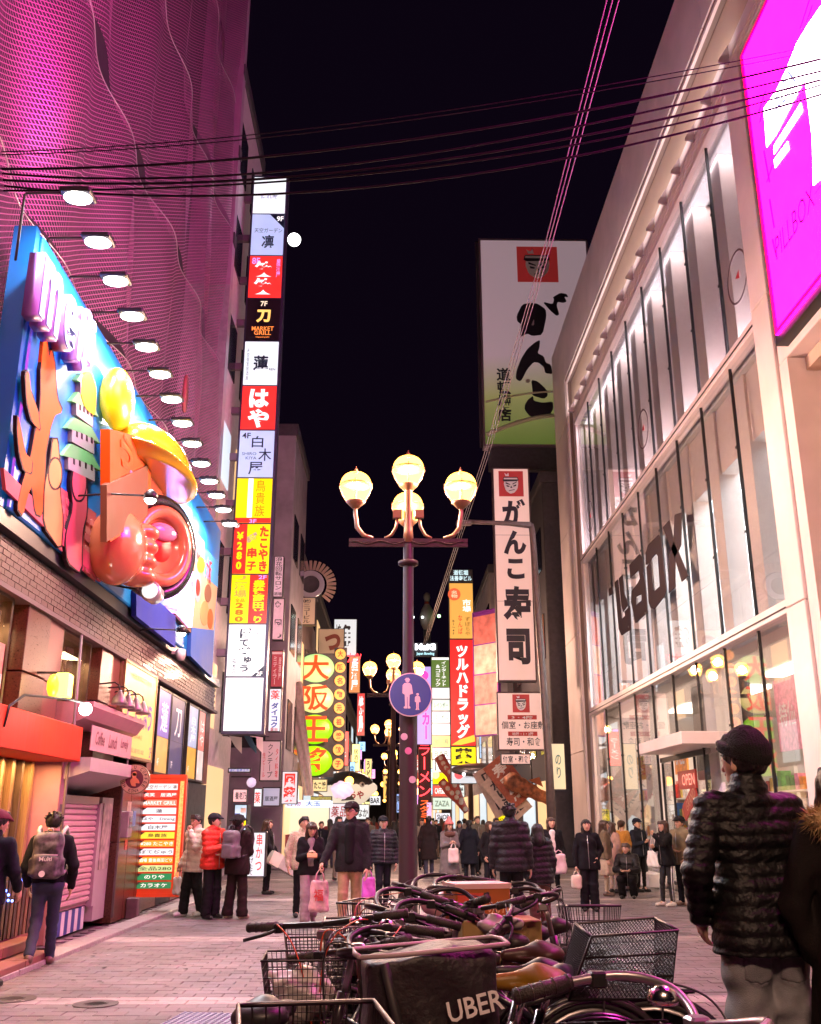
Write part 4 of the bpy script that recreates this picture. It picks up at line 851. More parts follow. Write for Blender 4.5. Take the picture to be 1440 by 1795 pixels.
# doorway, canopy
BR(5.02, 5.9, 17.25, 20.3, 2.66, 2.88, 'canopy', wp, ch=.01)
for k, (y0, y1) in enumerate(((18.25, 19.1), (20.6, 21.4))):
    d = BR(5.75, 5.79, y0, y1, .13, .2, 'door', blk); BR(5.75, 5.79, y0, y0 + .05, .201, 2.55, 'door_stile', blk, d); BR(5.75, 5.79, y1 - .05, y1, .201, 2.55, 'door_stile', blk, d); BR(5.76, 5.78, y0 + .051, y1 - .051, .201, 2.55, 'pane', gp, d); BR(5.70, 5.74, y0 + .08, y0 + .11, .9, 1.5, 'handle', M('steel', (.6, .6, .6), .25, 1.), d)
BR(5.74, 5.82, 18.2, 21.45, 2.56, 2.655, 'door_head', blk)
for (px, py, wd, hh, rot, s_, lab) in ((1207, 1367, 1.15, .34, 0, 'OPEN', 'dark red board reading OPEN above the shop doorway'), (1212, 1406, .95, .30, 26, 'GRAND', 'tilted dark red board below the OPEN board')):
    p = at_x(px, py, 5.62); t = thing('shop_board', lab, 'sign', p, FACE['right']); t.rotation_euler = (0, rad(-rot), FACE['right']); plate(t, -wd / 2, wd / 2, -hh / 2, hh / 2, M('board_maroon', (.22, .015, .012), .4, emit=.25), t=.03); letter(s_, t, .1 * wd, 0, wd * .7, hh * .62, lit('open_glow', (1., .28, .2), 1.6) if rot == 0 else M('board_tan', (.5, .3, .2), .5), y=-.036, bold=-.0)
BR(6.55, 6.6, 18.0, 21.5, 2.2, 4.19, 'lobby_wall', M('lobby_dark', (.06, .05, .05), .4))
# right end: upright frame, tan recess, lintel under the video wall
z = 0
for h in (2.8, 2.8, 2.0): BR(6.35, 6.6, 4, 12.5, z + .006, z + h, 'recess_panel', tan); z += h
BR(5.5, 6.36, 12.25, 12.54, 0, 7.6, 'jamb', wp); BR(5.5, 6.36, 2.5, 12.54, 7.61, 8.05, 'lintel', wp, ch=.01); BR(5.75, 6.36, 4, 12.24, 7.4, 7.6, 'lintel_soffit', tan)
BR(5.62, 5.9, 2, 12.54, 8.06, 13.23, 'screen_wall', wp)
BR(5.88, 6.0, 4, 12.2, 0, 2.4, 'shopfront', M('shopfront_dark', (.2, .12, .1), .4, nz=.3))
# ring decals on the upper curtain glass and the brown name on the middle storey
for (a, c) in ((1293, 485), (1128, 752), (1035, 905)):
    p = at_x(a, c, 5.686); r = .46
    q = MB(); q.lathe([(r - .035, 0), (r, 0), (r, .006), (r - .035, .006), (r - .035, 0)], n=40, axis='x', smooth=False); o = q.build('ring_decal', M('decal_brown', (.10, .045, .05), .5), rb); o.location = (5.680 + RX, p.y + RY, p.z)
    o2 = MB().prism([(-.09, -.075), (.07, 0), (-.09, .075)], 0, .006, plane='yz').build('arrow_decal', M('decal_red', (.55, .03, .04), .5), rb); o2.location = (5.680 + RX, p.y + RY, p.z)
dec = M('letter_brown', (.07, .055, .058), .9, spec=.0)
def glyph(pts, name='letter', hole=None):
    P = [(at_x(1060 + a / 7.178, 880 + c / 7.178, 5.685).y + RY, at_x(1060 + a / 7.178, 880 + c / 7.178, 5.685).z) for a, c in pts]
    return MB().prism(P, 5.665 + RX, 5.683 + RX, plane='yz').build(name, dec, rb)
glyph([(138, 1010), (175, 975), (215, 1375), (225, 1475), (270, 1430), (262, 1380), (330, 1310), (345, 1600), (225, 1680), (190, 1600)])           # L
glyph([(192, 960), (235, 915), (262, 1165), (310, 1290), (245, 1380), (225, 1310)])                                             # inner L
glyph([(65, 1095), (105, 1060), (120, 1150), (70, 1185)])
glyph([(322, 795), (450, 655), (490, 710), (505, 850), (468, 960), (455, 960), (440, 855), (337, 955)]); glyph([(352, 1120), (430, 1020), (455, 965), (500, 900), (525, 1030), (478, 1160), (405, 1195), (345, 1260)]); glyph([(345, 1262), (404, 1197), (404, 1300), (478, 1240), (478, 1165), (526, 1035), (552, 1390), (400, 1525), (358, 1310)])   # B
glyph([(528, 640), (560, 540), (690, 412), (722, 455), (660, 650), (600, 715), (588, 760), (532, 790)]); glyph([(722, 456), (790, 1100), (708, 1060), (684, 680), (660, 650)]); glyph([(789, 1101), (770, 1180), (640, 1350), (590, 1330), (570, 1270), (540, 820), (588, 762), (618, 1090), (640, 1122), (706, 1062)])       # O
glyph([(745, 320), (825, 230), (885, 500), (1068, 930), (985, 1003), (895, 700), (870, 640)]); glyph([(895, 160), (980, 130), (975, 540), (900, 700), (900, 1075), (820, 1145), (830, 650), (880, 510)])       # X
# ------------------------------------------------------------------ video wall
vw = thing('video_wall', 'huge magenta video screen on the corner of the white shop building', 'video screen', (5.3, 9, 0))
VY = -9.0; XS = 5.3
tl_, bl_ = at_x(1299, 99, XS), at_x(1365, 582, XS)
vz0, vz1, vy1, vy0 = bl_.z, tl_.z, tl_.y, 4.6
MB().box(.03, .30, vy0 - .1 + VY, vy1 + .1 + VY, vz0 - .12, vz1 + .1).build('casing', blk, vw, fix=False)
mag = lit('screen_magenta', (1., .0014, .50), 11.0, .08); MB().box(0, .029, vy0 + VY, vy1 + VY, vz0, vz1).build('screen', mag, vw, fix=False)
sred = lit('screen_red', (1., .0, .08), 2.2); swh = lit('screen_white', (1., .93, 1.), 6.5); spk = lit('screen_rose', (.9, .02, .35), 2.5); sdk = lit('screen_maroon', (.30, .0, .18), 1.)
for q_ in ((vy1 - .09, vy1, vz0, vz1), (vy0, vy1 - .09, vz0, vz0 + .07), (vy0, vy1 - .09, vz1 - .07, vz1)): MB().box(-.008, -.001, q_[0] + VY, q_[1] + VY, q_[2], q_[3]).build('screen_border', sred, vw, fix=False)
def spic(px, m, x=-.006, name='screen_picture'):
    P = [(min(max(at_x(a, c, XS).y, vy0 + .02), vy1 - .1) + VY, min(max(at_x(a, c, XS).z, vz0 + .1), vz1 - .1)) for a, c in px]; return MB().prism(P, x, x + .005, plane='yz').build(name, m, vw)
spic([(1440, 10), (1418, 42), (1398, 75), (1380, 120), (1362, 158), (1340, 190), (1345, 258), (1362, 235), (1390, 180), (1412, 140), (1425, 240), (1427, 325), (1500, 260), (1560, 60), (1530, -60)], swh)
spic([(1358, 255), (1405, 180), (1408, 195), (1358, 270)], swh); spic([(1358, 280), (1382, 247), (1384, 262), (1360, 294)], swh)
for a, c, d_, e_ in ((1330, 200, 1343, 160), (1333, 215, 1340, 185), (1340, 265, 1350, 320), (1350, 350, 1358, 400), (1345, 320, 1355, 290), (1355, 420, 1363, 455), (1404, 50, 1420, 0), (1410, 55, 1425, 10), (1430, 340, 1440, 325)): spic([(a, c), (a + 2, c - 2), (d_ + 2, e_ - 2), (d_, e_)], sred, x=-.012)
vl = bpy.data.objects.new('screen_lettering', None); COL.objects.link(vl); vl.parent = vw; vl.rotation_euler = (0, 0, FACE['right'])
def vtxt(s_, px, py, ww, hh, m, sh=.0, rot=0.):
    p = at_x(px, py, XS); o = letter(s_, vl, 0, 0, ww, hh, m, bold=.0, shear=sh, rot=rot); o.location = (-(p.y + VY), -.014, p.z); return o
vtxt('PILLBOX', 1394, 390, 1.3, .34, sdk, .1); vtxt('LAOX', 1374, 165, .9, .34, lit('screen_blue', (.25, .3, .75), 1.0), .1); vtxt('道頓堀店', 1378, 190, .8, .2, lit('screen_blue', (.25, .3, .75), 1.0), .1)
# ================================================================== FAR STREET: buildings, signs, lamps
fl1 = M('facade_brown', (.16, .11, .10), .7, nz=.3, ns=2); fl2 = M('facade_grey', (.24, .21, .24), .7, nz=.25, ns=2); fl3 = M('facade_dark', (.05, .045, .055), .7, nz=.3); fl4 = M('facade_pale', (.42, .36, .36), .6, nz=.2)
wdk = M('window_dark', (.02, .022, .03), .12); wwarm = lit('window_warm', (1., .62, .28), .8); wcool = lit('window_cool', (.7, .9, 1.), .7)
win_me = {}
def wmesh(mat):
    if mat.name not in win_me:
        q = MB(); q.box(-.5, .5, -.02, .02, -.5, .5); me = q.mesh('window'); me.materials.append(mat); win_me[mat.name] = me
    return win_me[mat.name]
def bldg(label, x0, x1, y0, y1, h, mat, side, floors=0, cols=0, lit_p=.25, end=False):
    t = thing('street_building', label, 'building', ((x0 + x1) / 2, (y0 + y1) / 2, 0)); W = (x1 - x0) / 2; D = (y1 - y0) / 2
    MB().box(-W, W, -D, D, 0, h, ch=.03).build('wall', mat, t, fix=False); MB().box(-W - .08, W + .08, -D - .08, D + .08, h - .25, h + .15, ch=.02).build('cornice', fl3, t, fix=False)
    xs = W + .01 if side > 0 else -W - .01
    for f in range(floors):
        z = 4.2 + f * 3.0
        if z > h - 1: break
        for c in range(cols):
            o = part('window', wmesh(wdk if RNG.random() > lit_p else (wwarm if RNG.random() < .6 else wcool)), t, (xs, -D + (c + .5) * 2 * D / cols, z), rad(90)); o.scale = (2 * D / cols * .6, 1, 1.5)
        if end:
            for c in range(2): 
                o = part('window', wmesh(wdk), t, (-W * .5 + c * W, -D - .01, z)); o.scale = (W * .6, 1, 1.5)
    # shop opening at street level, glowing
    for c in range(max(1, int(D * 2 / 4))):
        o = part('shop_window', wmesh(wwarm if c % 2 == 0 else wcool), t, (xs, -D + (c + .5) * 4, 1.45), rad(90)); o.scale = (3.2, 1, 2.3)
    return t
bldg('narrow pale building with pink-lit wall strips right behind the sign tower', -9, -4.32, 21.75, 26.5, 21.5, M('facade_pink', (.50, .42, .46), .6, nz=.15), 1, 6, 2, .1)
bldg('grey slab block rising behind the right edge of the sign tower', -9, -3.3, 30, 34.5, 13.8, fl2, 1, 4, 2, .1, True)
bldg('dark building carrying the silver ring emblem', -10, -3.6, 36, 44, 11.2, fl1, 1, 3, 3, .2)
bldg('dark low building behind the round red-character lamps', -10, -3.9, 44.5, 60, 12.5, fl3, 1, 3, 5, .25)
bldg('far left brown building beyond the blowfish lantern', -12, -4.4, 60.5, 85, 12, fl1, 1, 3, 6, .3)
bldg('farthest left building down the lane', -12, -4.6, 85.5, 140, 13, fl3, 1, 3, 8, .3)
bldg('dark sushi restaurant building beneath the big rooftop sign', 5.0, 14, 31.2, 43, 12.6, fl3, -1, 3, 4, .15, True)
bldg('narrow grey building behind the red drugstore sign', 4.4, 12, 43.5, 56, 12.5, fl2, -1, 3, 4, .2, True)
bldg('right side building with stacked white shop plates', 4.2, 12, 56.5, 75, 11.5, fl1, -1, 3, 5, .3)
bldg('right side building under the giant bowling pin', 3.6, 12, 75.5, 100, 12.0, fl3, -1, 3, 7, .3)
bldg('farthest right building down the lane', 4.2, 12, 100.5, 150, 13, fl1, -1, 3, 8, .3)
bldg('distant building closing the end of the lane', -14, 14, 215, 225, 11, fl3, -1, 0, 0)
# --- left blade signs
def blade(label, px, Y, face, items, cat='sign', name='blade_sign', d=.25, frame=None, group=None):
    t, W, Hh = sign_root(name, label, cat, px, Y, group=group); cabinet(t, W, Hh, d, .03 if W > .5 else .02, frame, face)
    for it in items:
        s_, u, v, ww, hh, m = it[:6]; kw = it[6] if len(it) > 6 else {}
        letter(s_, t, -W / 2 + W * u, Hh * v, W * ww, Hh * hh, m, y=-.016, **kw)
    return t, W, Hh
V = dict(vertical=True)
li = M('ink_dark', (.02, .015, .025), .5); lred = M('ink_red', (.55, .02, .02), .5); lbl = M('ink_blue', (.03, .08, .5), .5); lwh = M('ink_white', (.8, .76, .74), .5)
blade('pale vertical sign with black characters beside the sign tower', (480, 975, 497, 1047), 27, M('sf_pale', (.66, .52, .60), .5, nz=.1, emit=.12), [('浪花回転サロン', .5, .58, .7, .8, li, V), ('酒場', .5, .08, .8, .08, li)])
blade('pink vertical sign with black animal shapes below the pale one', (478, 1049, 498, 1122), 27.3, M('sf_pink', (.70, .50, .58), .5, nz=.1, emit=.12), [('❀', .4, .85, .6, .15, li), ('ᔕ', .5, .4, .6, .18, li), ('♪', .7, .1, .4, .1, li)])
blade('dark red vertical sign with pale stripe at its top', (475, 1140, 496, 1205), 26.6, M('sf_red', (.38, .05, .07), .5, emit=.15), [('ミティラー', .35, .45, .35, .75, lwh, V), ('居酒屋', .75, .5, .22, .6, lwh, V), ('━', .5, .92, .9, .06, lwh)])
blade('blue and white drugstore sign beside the blank white panel', (471, 1207, 493, 1283), 25.6, lit('sf_drug', (.82, .88, 1.), .8), [('薬', .5, .85, .75, .22, lrd), ('ダイコク', .5, .38, .6, .58, lbl, dict(vertical=True, bold=.04)), ('薬局', .5, .05, .6, .08, lred)])
t, W, Hh = blade('tan vertical building name sign under the silver ring', (522, 1047, 554, 1096), 35.5, M('sf_tan', (.48, .36, .24), .6, emit=.1), [('㈱ニコービル', .5, .5, .4, .85, li, V)])
c = at_y(545, 1025, 35.6); t = thing('ring_emblem', 'big silver ring emblem with ribbed fan behind it above the tan sign', 'sign', c); silver = M('silver', (.55, .55, .62), .3, .7)
disc(t, 0, 0, .52, silver, y=0, t=.12, inner=.34, name='ring'); disc(t, 0, 0, .335, fl3, y=0, t=.05, name='hub')
for i in range(16):
    th = rad(-40 + i * 11); o = MB().box(-.05, .05, .05, .12, .6, .95).build('fan_blade', M('fan_tan', (.38, .28, .22), .6), t, fix=False); o.rotation_euler = (0, math.pi / 2 - th, 0)
t, W, Hh = blade('cream cafe sign with round blue emblem beside the round red-character lamps', (497, 1120, 526, 1216), 37.8, M('sf_cream', (.72, .62, .48), .5, emit=.2), [('豆川カフェ', .55, .38, .32, .6, li, V), ('大阪店', .2, .2, .15, .3, li, V)])
disc(t, .05, Hh * .85, .19, lbl, inner=.16); letter('豆', t, .05, Hh * .85, .2, .22, lbl, y=-.02)
# Osaka gyoza sign: four lit discs and a strip of nine small ones
t, W, Hh = sign_root('disc_sign', 'sign of four big glowing discs with red characters in a black frame', 'sign', (518, 1145, 586, 1362), 39); fr_ = MB()
fr_.box(-W / 2, W / 2, .06, .4, 0, Hh); fr_.build('frame', fl3, t, fix=False)
for i, (ch, cc) in enumerate((('大', (.42, .72, .26)), ('阪', (.74, .70, .26)), ('王', (.24, .70, .002)), ('将', (.29, .70, .002)))):
    z = Hh * (1 - (i + .5) / 4); q = MB(); R_ = Hh / 8 * 1.02
    q.lathe([(R_, .06), (R_ * .97, .14), (R_ * .8, .2), (0, .24)], n=30, axis='y'); o = q.build('lamp_disc', lit('disc%d' % i, cc, 1.05), t); o.location = (0, .06, z); o.scale = (W / 2 / R_ * .96, 1, .93)
    letter(ch, t, 0, z, W * .72, Hh / 4 * .82, lit('osho_red', (1., .05, .0), .95), y=-.21, bold=.02, depth=.02)
t2, W2, H2 = sign_root('lamp_strip', 'vertical strip of nine small orange character lamps beside the four discs', 'sign', (584, 1135, 606, 1352), 39); MB().box(-W2 / 2, W2 / 2, .05, .3, 0, H2).build('frame', fl3, t2, fix=False)
for i, ch in enumerate('大阪名物元祖焼餃子'):
    z = H2 * (1 - (i + .5) / 9); disc(t2, 0, z, W2 * .42, lit('strip_orange', (1., .42, .08), 1.), y=.05, t=.09, name='lamp_disc'); letter(ch, t2, 0, z, W2 * .45, W2 * .5, lred, y=-.05, bold=.03)
t, W, Hh = blade('white square sign with black brush character and red neon below', (585, 1085, 626, 1150), 46, lit('sf_kaku', (.85, .92, .95), .7), [('角', .55, .55, .5, .6, li, dict(bold=.03)), ('焼', .2, .6, .25, .5, li)]); letter('串カツ', t, W * .25, -.1, W * .9, .5, lit('neon_red', (1., .03, .04), 2.2), y=-.1, depth=.03)
t, W, Hh = blade('round-topped tan sign with a brown swirl behind the discs', (558, 1102, 604, 1150), 43, M('sf_swirl', (.46, .36, .24), .6, emit=.08), [('つ', .55, .5, .6, .6, M('ink_maroon', (.2, .04, .02), .5), dict(bold=.06))])
# hanging canvas drape between sign tower and the discs
q = MB()
for k in range(9):
    pass
p0, p1 = at_y(500, 1195, 33), at_y(545, 1395, 33); t = thing('canvas_drape', 'long beige canvas drape hanging between the drugstore sign and the discs', 'drape', (p0.x, 33, p1.z))
vs = []; fs = []
for j in range(13):
    for k in range(9): vs.append((.02 + (p1.x - p0.x - .25) * (1 - j / 12) + .55 * k / 8 * (.6 + .4 * j / 12), .08 * math.sin(k * 1.6 + j * .5), (p0.z - p1.z) * j / 12))
for j in range(12):
    for k in range(8): fs.append((j * 9 + k, j * 9 + k + 1, j * 9 + k + 10, j * 9 + k + 9))
q = MB(); q.add(vs, fs, 0, True); q.build('canvas', M('canvas', (.50, .40, .34), .8, nz=.2), t, fix=False)
# blowfish lantern
c = at_y(610, 1385, 52); t = thing('blowfish_lantern', 'giant hanging blowfish lantern with dark back and white belly', 'lantern', c)
s = SDF((-2.0, -1, -1.4), (1.6, 1, 1.2), .07); s.ell((0, 0, 0), (1.25, .7, .85)).cap((-1.0, 0, 0), (-1.8, 0, .15), .3, .12, .2); s.cap((.9, 0, .1), (1.3, 0, .1), .3, .2, .3)
o = obj('belly', s.mesh('belly'), M('fish_white', (.62, .55, .46), .5, emit=.25, ecol=(1, .85, .65)), t); s = SDF((-2.0, -1, -.2), (1.6, 1, 1.2), .07); s.ell((0, .05, .22), (1.34, .72, .72), cut=lambda X, Y, Z: .22 - Z + .0 * X).cap((-1.0, 0, .35), (-1.8, 0, .4), .22, .12, .2); obj('back', s.mesh('back'), M('fish_back', (.04, .04, .04), .45), t)
MB().ball((.75, -.62, .25), .14, 10).build('eye', lwh, t); MB().ball((.78, -.74, .25), .07, 8).build('pupil', li, t); letter('づぼらや', t, .1, -.25, 1.5, .4, lred, y=-.74, bold=.04); MB().prism([(.1, -.1), (-.3, -.55), (.4, -.5)], -.78, -.72).build('fin', M('fish_back', (.04, .04, .04), .45), t)
# clutter of low signs on the left
blade('upright white skewer sign with red and black brush characters', (432, 1458, 466, 1538), 19.6, lit('sf_kushi', (.82, .90, .98), .62), [('串かつ', .66, .55, .34, .8, lrd, V), ('あげたて', .28, .3, .2, .5, li, V)], name='standing_sign')
blade('vertical off-white banner sign with dark katakana and red columns', (456, 1298, 492, 1370), 26, M('sf_cloth', (.55, .44, .48), .6, emit=.08), [('クンテープ', .5, .5, .26, .82, li, V), ('タイ料理', .82, .45, .14, .7, lred, V), ('生ビール', .2, .4, .14, .6, lred, V)])
blade('small white street plate with dark blue characters over the lane', (400, 1346, 440, 1355), 24.6, lit('sf_plate', (.8, .8, .95), .5), [('道頓堀商店街', .5, .5, .85, .6, lbl)], d=.06)
blade('pale pink square sign with black characters left of the counter', (408, 1383, 434, 1407), 24.3, M('sf_sq', (.66, .46, .50), .5, emit=.15), [('養老乃', .55, .5, .75, .55, li)], d=.1)
blade('blue and yellow vending panel below the pale pink sign', (410, 1410, 433, 1464), 24.6, lit('sf_vend', (.55, .75, .95), .8), [('■', .25, .6, .4, .2, lbl), ('■', .75, .4, .4, .2, cye), ('■', .25, .2, .4, .15, lwh), ('■', .7, .8, .4, .15, lwh)], name='vending_machine', cat='vending machine', d=.6)
blade('white lit box sign with a red edge character', (445, 1382, 460, 1415), 27, lit('sf_box', (.85, .92, 1.), .85), [('薬', .45, .5, .7, .6, lrd)])
t, W, Hh = blade('white drugstore wall sign with large red characters below the drape', (494, 1352, 522, 1410), 30, lit('sf_dk2', (.9, .85, .9), .7), [('国薬', .5, .5, .8, .85, lrd, dict(vertical=True, bold=.06))])
blade('grey sign box under the katakana banner', (460, 1380, 492, 1414), 28, lit('sf_grey', (.62, .62, .80), .5), [('居酒屋', .5, .4, .7, .25, li)])
blade('pink and white drug sign with four red and blue characters', (577, 1408, 612, 1462), 44, lit('sf_ku', (.92, .85, .92), .7), [('薬', .3, .72, .4, .35, lred), ('品', .72, .72, .35, .35, lred), ('大', .3, .25, .4, .32, li), ('国', .75, .25, .38, .32, lbl)])
blade('white sign with black kana behind the man in the cap', (615, 1410, 648, 1437), 47, lit('sf_naka', (.85, .95, .95), .8), [('かなか', .5, .45, .85, .55, li, dict(bold=.02))])
blade('yellow-green cloth curtain with round white emblem', (536, 1396, 582, 1440), 46, M('sf_green', (.36, .34, .10), .7, nz=.4, emit=.3), [('❁', .65, .7, .3, .4, lwh)], name='shop_curtain', cat='curtain')
blade('small yellow lit sign above the kana sign', (616, 1396, 640, 1408), 52, cye, [('営業中', .5, .5, .8, .6, lred)])
# open-front takeaway counter with lamps and menu board
c = at_y(500, 1500, 31); t = thing('takeaway_counter', 'brightly lit takeaway counter with blue-white canopy lights and dark red menu', 'stall', (at_y(495, 1500, 31).x, 31, 0))
MB().box(-1.3, 1.3, 0, 1.2, 0, .95).build('counter', M('counter_red', (.22, .03, .05), .5, nz=.3), t, fix=False); MB().box(-1.35, 1.4, -.2, 1.3, 1.75, 1.95).build('canopy', lit('sf_canopy', (.62, .75, 1.), 1.3), t, fix=False); MB().box(-1.3, 1.3, 1.15, 1.2, .95, 1.74).build('back_panel', lit('sf_back', (1, .75, .5), .9), t, fix=False)
for i in range(4): letter(('たこ焼', '500円', '名物', '大玉')[i], t, -.9 + i * .6, 1.85, .45, .14, lbl if i % 2 else lred, y=-.21)
MB().lathe([(.5, 0), (.48, .35), (.3, .6), (.06, .85)], (-.1, .5, 1.96), 16).build('roof_lamp', lit('sf_snow', (1., .9, .78), 1.6), t)
for i in range(3): letter(('MENU', '¥600', '¥800')[i], t, -.3, .75 - .22 * i, .7, .14, lwh, y=-.012)
# pale pink paper lantern
c = at_y(600, 1385, 40); t = thing('paper_lantern', 'pale pink crumpled paper lantern below the small orange lamps', 'lantern', (c.x, 40, c.z)); s = SDF((-.6, -.4, -.5), (.6, .4, .5), .04); s.ell((0, 0, 0), (.45, .3, .34)).disp(lambda X, Y, Z: .025 * np.sin(18 * X + 9 * Z) * np.sin(15 * Z)); obj('paper', s.mesh('paper'), M('paper_pink', (.7, .5, .62), .6, emit=.35, ecol=(.95, .6, .8)), t)
# flags over the lane
t = thing('flag_bunting', 'white and dark green cloth flags strung under the blank panel', 'flag', at_y(430, 1300, 25)); 
for (x, m) in ((-.25, lwh), (.12, M('flag_green', (.02, .10, .12), .7)), (.28, lwh)): MB().prism([(x - .16, .14), (x + .16, .10), (x + .18, -.3), (x, -.12)], -.01, .01).build('cloth', m, t)
MB().tube([(-.6, 0, .14), (.6, 0, .12)], .01, 5).build('cord', li, t)
t = thing('round_lamp', 'pale globe lamp on a bracket by the pale pink square sign', 'lamp', at_y(441, 1372, 24.8)); MB().ball((0, 0, 0), .12, 12).build('globe', lit('globe_violet', (.75, .6, .85), .7), t); MB().box(-.5, 0, -.02, .02, .12, .15).build('bracket', dk, t, fix=False)
# --- right side signs
skl = M('ganko_white', (.66, .56, .56), .5, emit=.10, ecol=(1., .62, .55)); gface = M('ganko_red', (.42, .03, .03), .5, emit=.12)
def face_emblem(t, x, z, wd, ht, y=-.012):
    """red square with a plain white scowling head and headband, as printed on the restaurant's signs"""
    MB().box(x - wd / 2, x + wd / 2, y - .005, y, z - ht / 2, z + ht / 2).build('emblem', gface, t, fix=False)
    def pp(pts, m, l): MB().prism([(x + wd * a, z + ht * c) for a, c in pts], y - .006 - l, y - .0055 - l + .003).build('emblem', m, t)
    pp(smooth([(-.26, .2), (-.3, -.02), (-.22, -.28), (-.05, -.4), (.12, -.36), (.26, -.2), (.3, .04), (.26, .22)], 1), lwh, .003)
    pp([(-.34, .12), (-.3, .26), (.26, .26), (.32, .14), (.24, .10), (-.26, .08)], li, .006); pp([(-.30, .17), (-.28, .23), (.24, .23), (.28, .17)], lwh, .009)
    pp([(-.22, .3), (-.26, .42), (-.16, .36), (-.1, .44), (-.08, .3)], lwh, .003)
    pp([(-.22, .0), (-.04, -.05), (-.04, -.02), (-.22, .06)], li, .006); pp([(.06, -.04), (.24, .06), (.24, .09), (.06, 0)], li, .006)
    pp(smooth([(-.2, -.05), (-.06, -.09), (-.08, -.13), (-.18, -.12)], 1), li, .006); pp(smooth([(.08, -.08), (.22, -.02), (.2, -.09), (.1, -.12)], 1), li, .006); pp([(-.0, -.08), (.05, -.17), (-.04, -.17)], li, .006); pp([(-.1, -.27), (.14, -.22), (.14, -.245), (-.1, -.295)], li, .006)
a0 = at_y(835, 418, 34); a1 = at_y(1030, 783, 34); xl_ = at_y(848, 783, 34).x; zt_ = a0.z; zb_ = a1.z
xr_ = at_y(1030, 418, 34).x
t = thing('rooftop_sign', 'huge pale rooftop billboard with black brush kana and green lower part', 'sign', ((xl_ + xr_) / 2, 34, zb_)); W = xr_ - xl_; Hh = zt_ - zb_
cabinet(t, W, Hh, .5, .08, M('roof_frame', (.16, .11, .14), .5), None)
gm_ = bpy.data.materials.new('rooftop_print'); gm_.use_nodes = True; N = gm_.node_tree; Bp = N.nodes['Principled BSDF']; tcn = N.nodes.new('ShaderNodeTexCoord'); sp = N.nodes.new('ShaderNodeSeparateXYZ'); N.links.new(tcn.outputs['Generated'], sp.inputs[0]); cr = N.nodes.new('ShaderNodeValToRGB'); N.links.new(sp.outputs['Z'], cr.inputs[0])
cr.color_ramp.elements[0].position = 0; cr.color_ramp.elements[0].color = (.16, .26, .05, 1); e1 = cr.color_ramp.elements[1]; e1.position = .42; e1.color = (.62, .46, .52, 1); e2 = cr.color_ramp.elements.new(.22); e2.color = (.40, .42, .16, 1)
N.links.new(cr.outputs[0], Bp.inputs['Base Color']); N.links.new(cr.outputs[0], Bp.inputs['Emission Color']); Bp.inputs['Emission Strength'].default_value = .13; Bp.inputs['Roughness'].default_value = .5
plate(t, -W / 2 + .08, W / 2 - .08, .08, Hh - .08, gm_); plate(t, -W / 2 - .12, -W / 2 - .01, 0, Hh, M('post_dark', (.05, .04, .05), .5), y=.2, name='post')
for zc, amp, m in ((.20, .9, 1), (.05, 1.6, 1)):
    q = MB(); q.tube([(-W / 2 + .12 + (W - .24) * k / 20, -.018, Hh * zc + amp * math.sin(k / 20 * math.pi * .75) * .5) for k in range(21)], .045 * (2 if zc < .1 else 1), 5); q.build('print_line', M('line_pale', (.6, .6, .4), .5), t)
face_emblem(t, W * .03, Hh * .87, W * .37, Hh * .18)
def rb_(pts, m=None, y=-.02):
    P = [(at_y(800 + a / 4.488, 400 + c / 4.488, 34).x - t.location.x, at_y(800 + a / 4.488, 400 + c / 4.488, 34).z - t.location.z) for a, c in pts]; return MB().prism(smooth(P, 1), y - .012, y).build('lettering', m or li, t)
rb_([(590, 590), (520, 600), (475, 690), (480, 735), (515, 760), (500, 860), (560, 830), (600, 850), (680, 840), (710, 700), (705, 640), (640, 595)]); rb_([(612, 715), (590, 768), (614, 765)], M('print_gap', (.5, .38, .42), .5), -.034)
rb_([(680, 580), (760, 600), (770, 560), (760, 545), (820, 510), (870, 520), (882, 545), (850, 540), (870, 580), (840, 590), (800, 580), (790, 610), (812, 680), (790, 692), (740, 650)])
rb_([(660, 880), (655, 945), (640, 985), (690, 1010), (705, 1060), (745, 1075), (760, 1150), (700, 1142), (690, 1095), (650, 1060), (610, 1055), (560, 1110), (520, 1190), (500, 1207), (468, 1185), (475, 1120), (510, 1030), (560, 950), (620, 900)])
rb_([(590, 1195), (640, 1205), (710, 1270), (722, 1320), (690, 1345), (600, 1318), (602, 1290)]); rb_([(606, 1320), (610, 1360), (680, 1375), (760, 1365), (765, 1420), (735, 1475), (650, 1502), (580, 1482), (538, 1430), (540, 1390), (565, 1350)])
letter('道頓堀店', t, -W * .31, Hh * .235, W * .125, Hh * .25, li, y=-.03, vertical=True, bold=.03)
for s_ in ((-.2, .11), (-.1, .3), (.02, .18)): disc(t, W * (s_[0]), Hh * s_[1], .09, M('dot_pale', (.5, .45, .4), .5), y=-.02)
MB().box(-W / 2 + .2, W / 2, .1, .4, -.9, -.01).build('support', fl3, t, fix=False)
a0 = at_y(857, 820, 30); a1 = at_y(945, 1195, 30)
t, W, Hh = sign_root('vertical_sign', 'tall pale vertical sign with large black brush characters for a sushi restaurant', 'sign', (868, 820, 935, 1195), 30); cabinet(t, W, Hh, .3, .045, M('brown_frame', (.06, .03, .03), .5), M('ganko_face', (.72, .56, .50), .5, emit=.16, ecol=(1, .6, .5)))
face_emblem(t, 0, Hh * .92, W * .66, Hh * .125)
for s_, z, ww, hh in (('が', .78, .62, .13), ('ん', .635, .6, .115), ('こ', .51, .45, .095), ('寿', .345, .72, .17), ('司', .155, .6, .16)): letter(s_, t, W * .05, Hh * z, W * ww, Hh * hh, li, y=-.02, bold=.05)
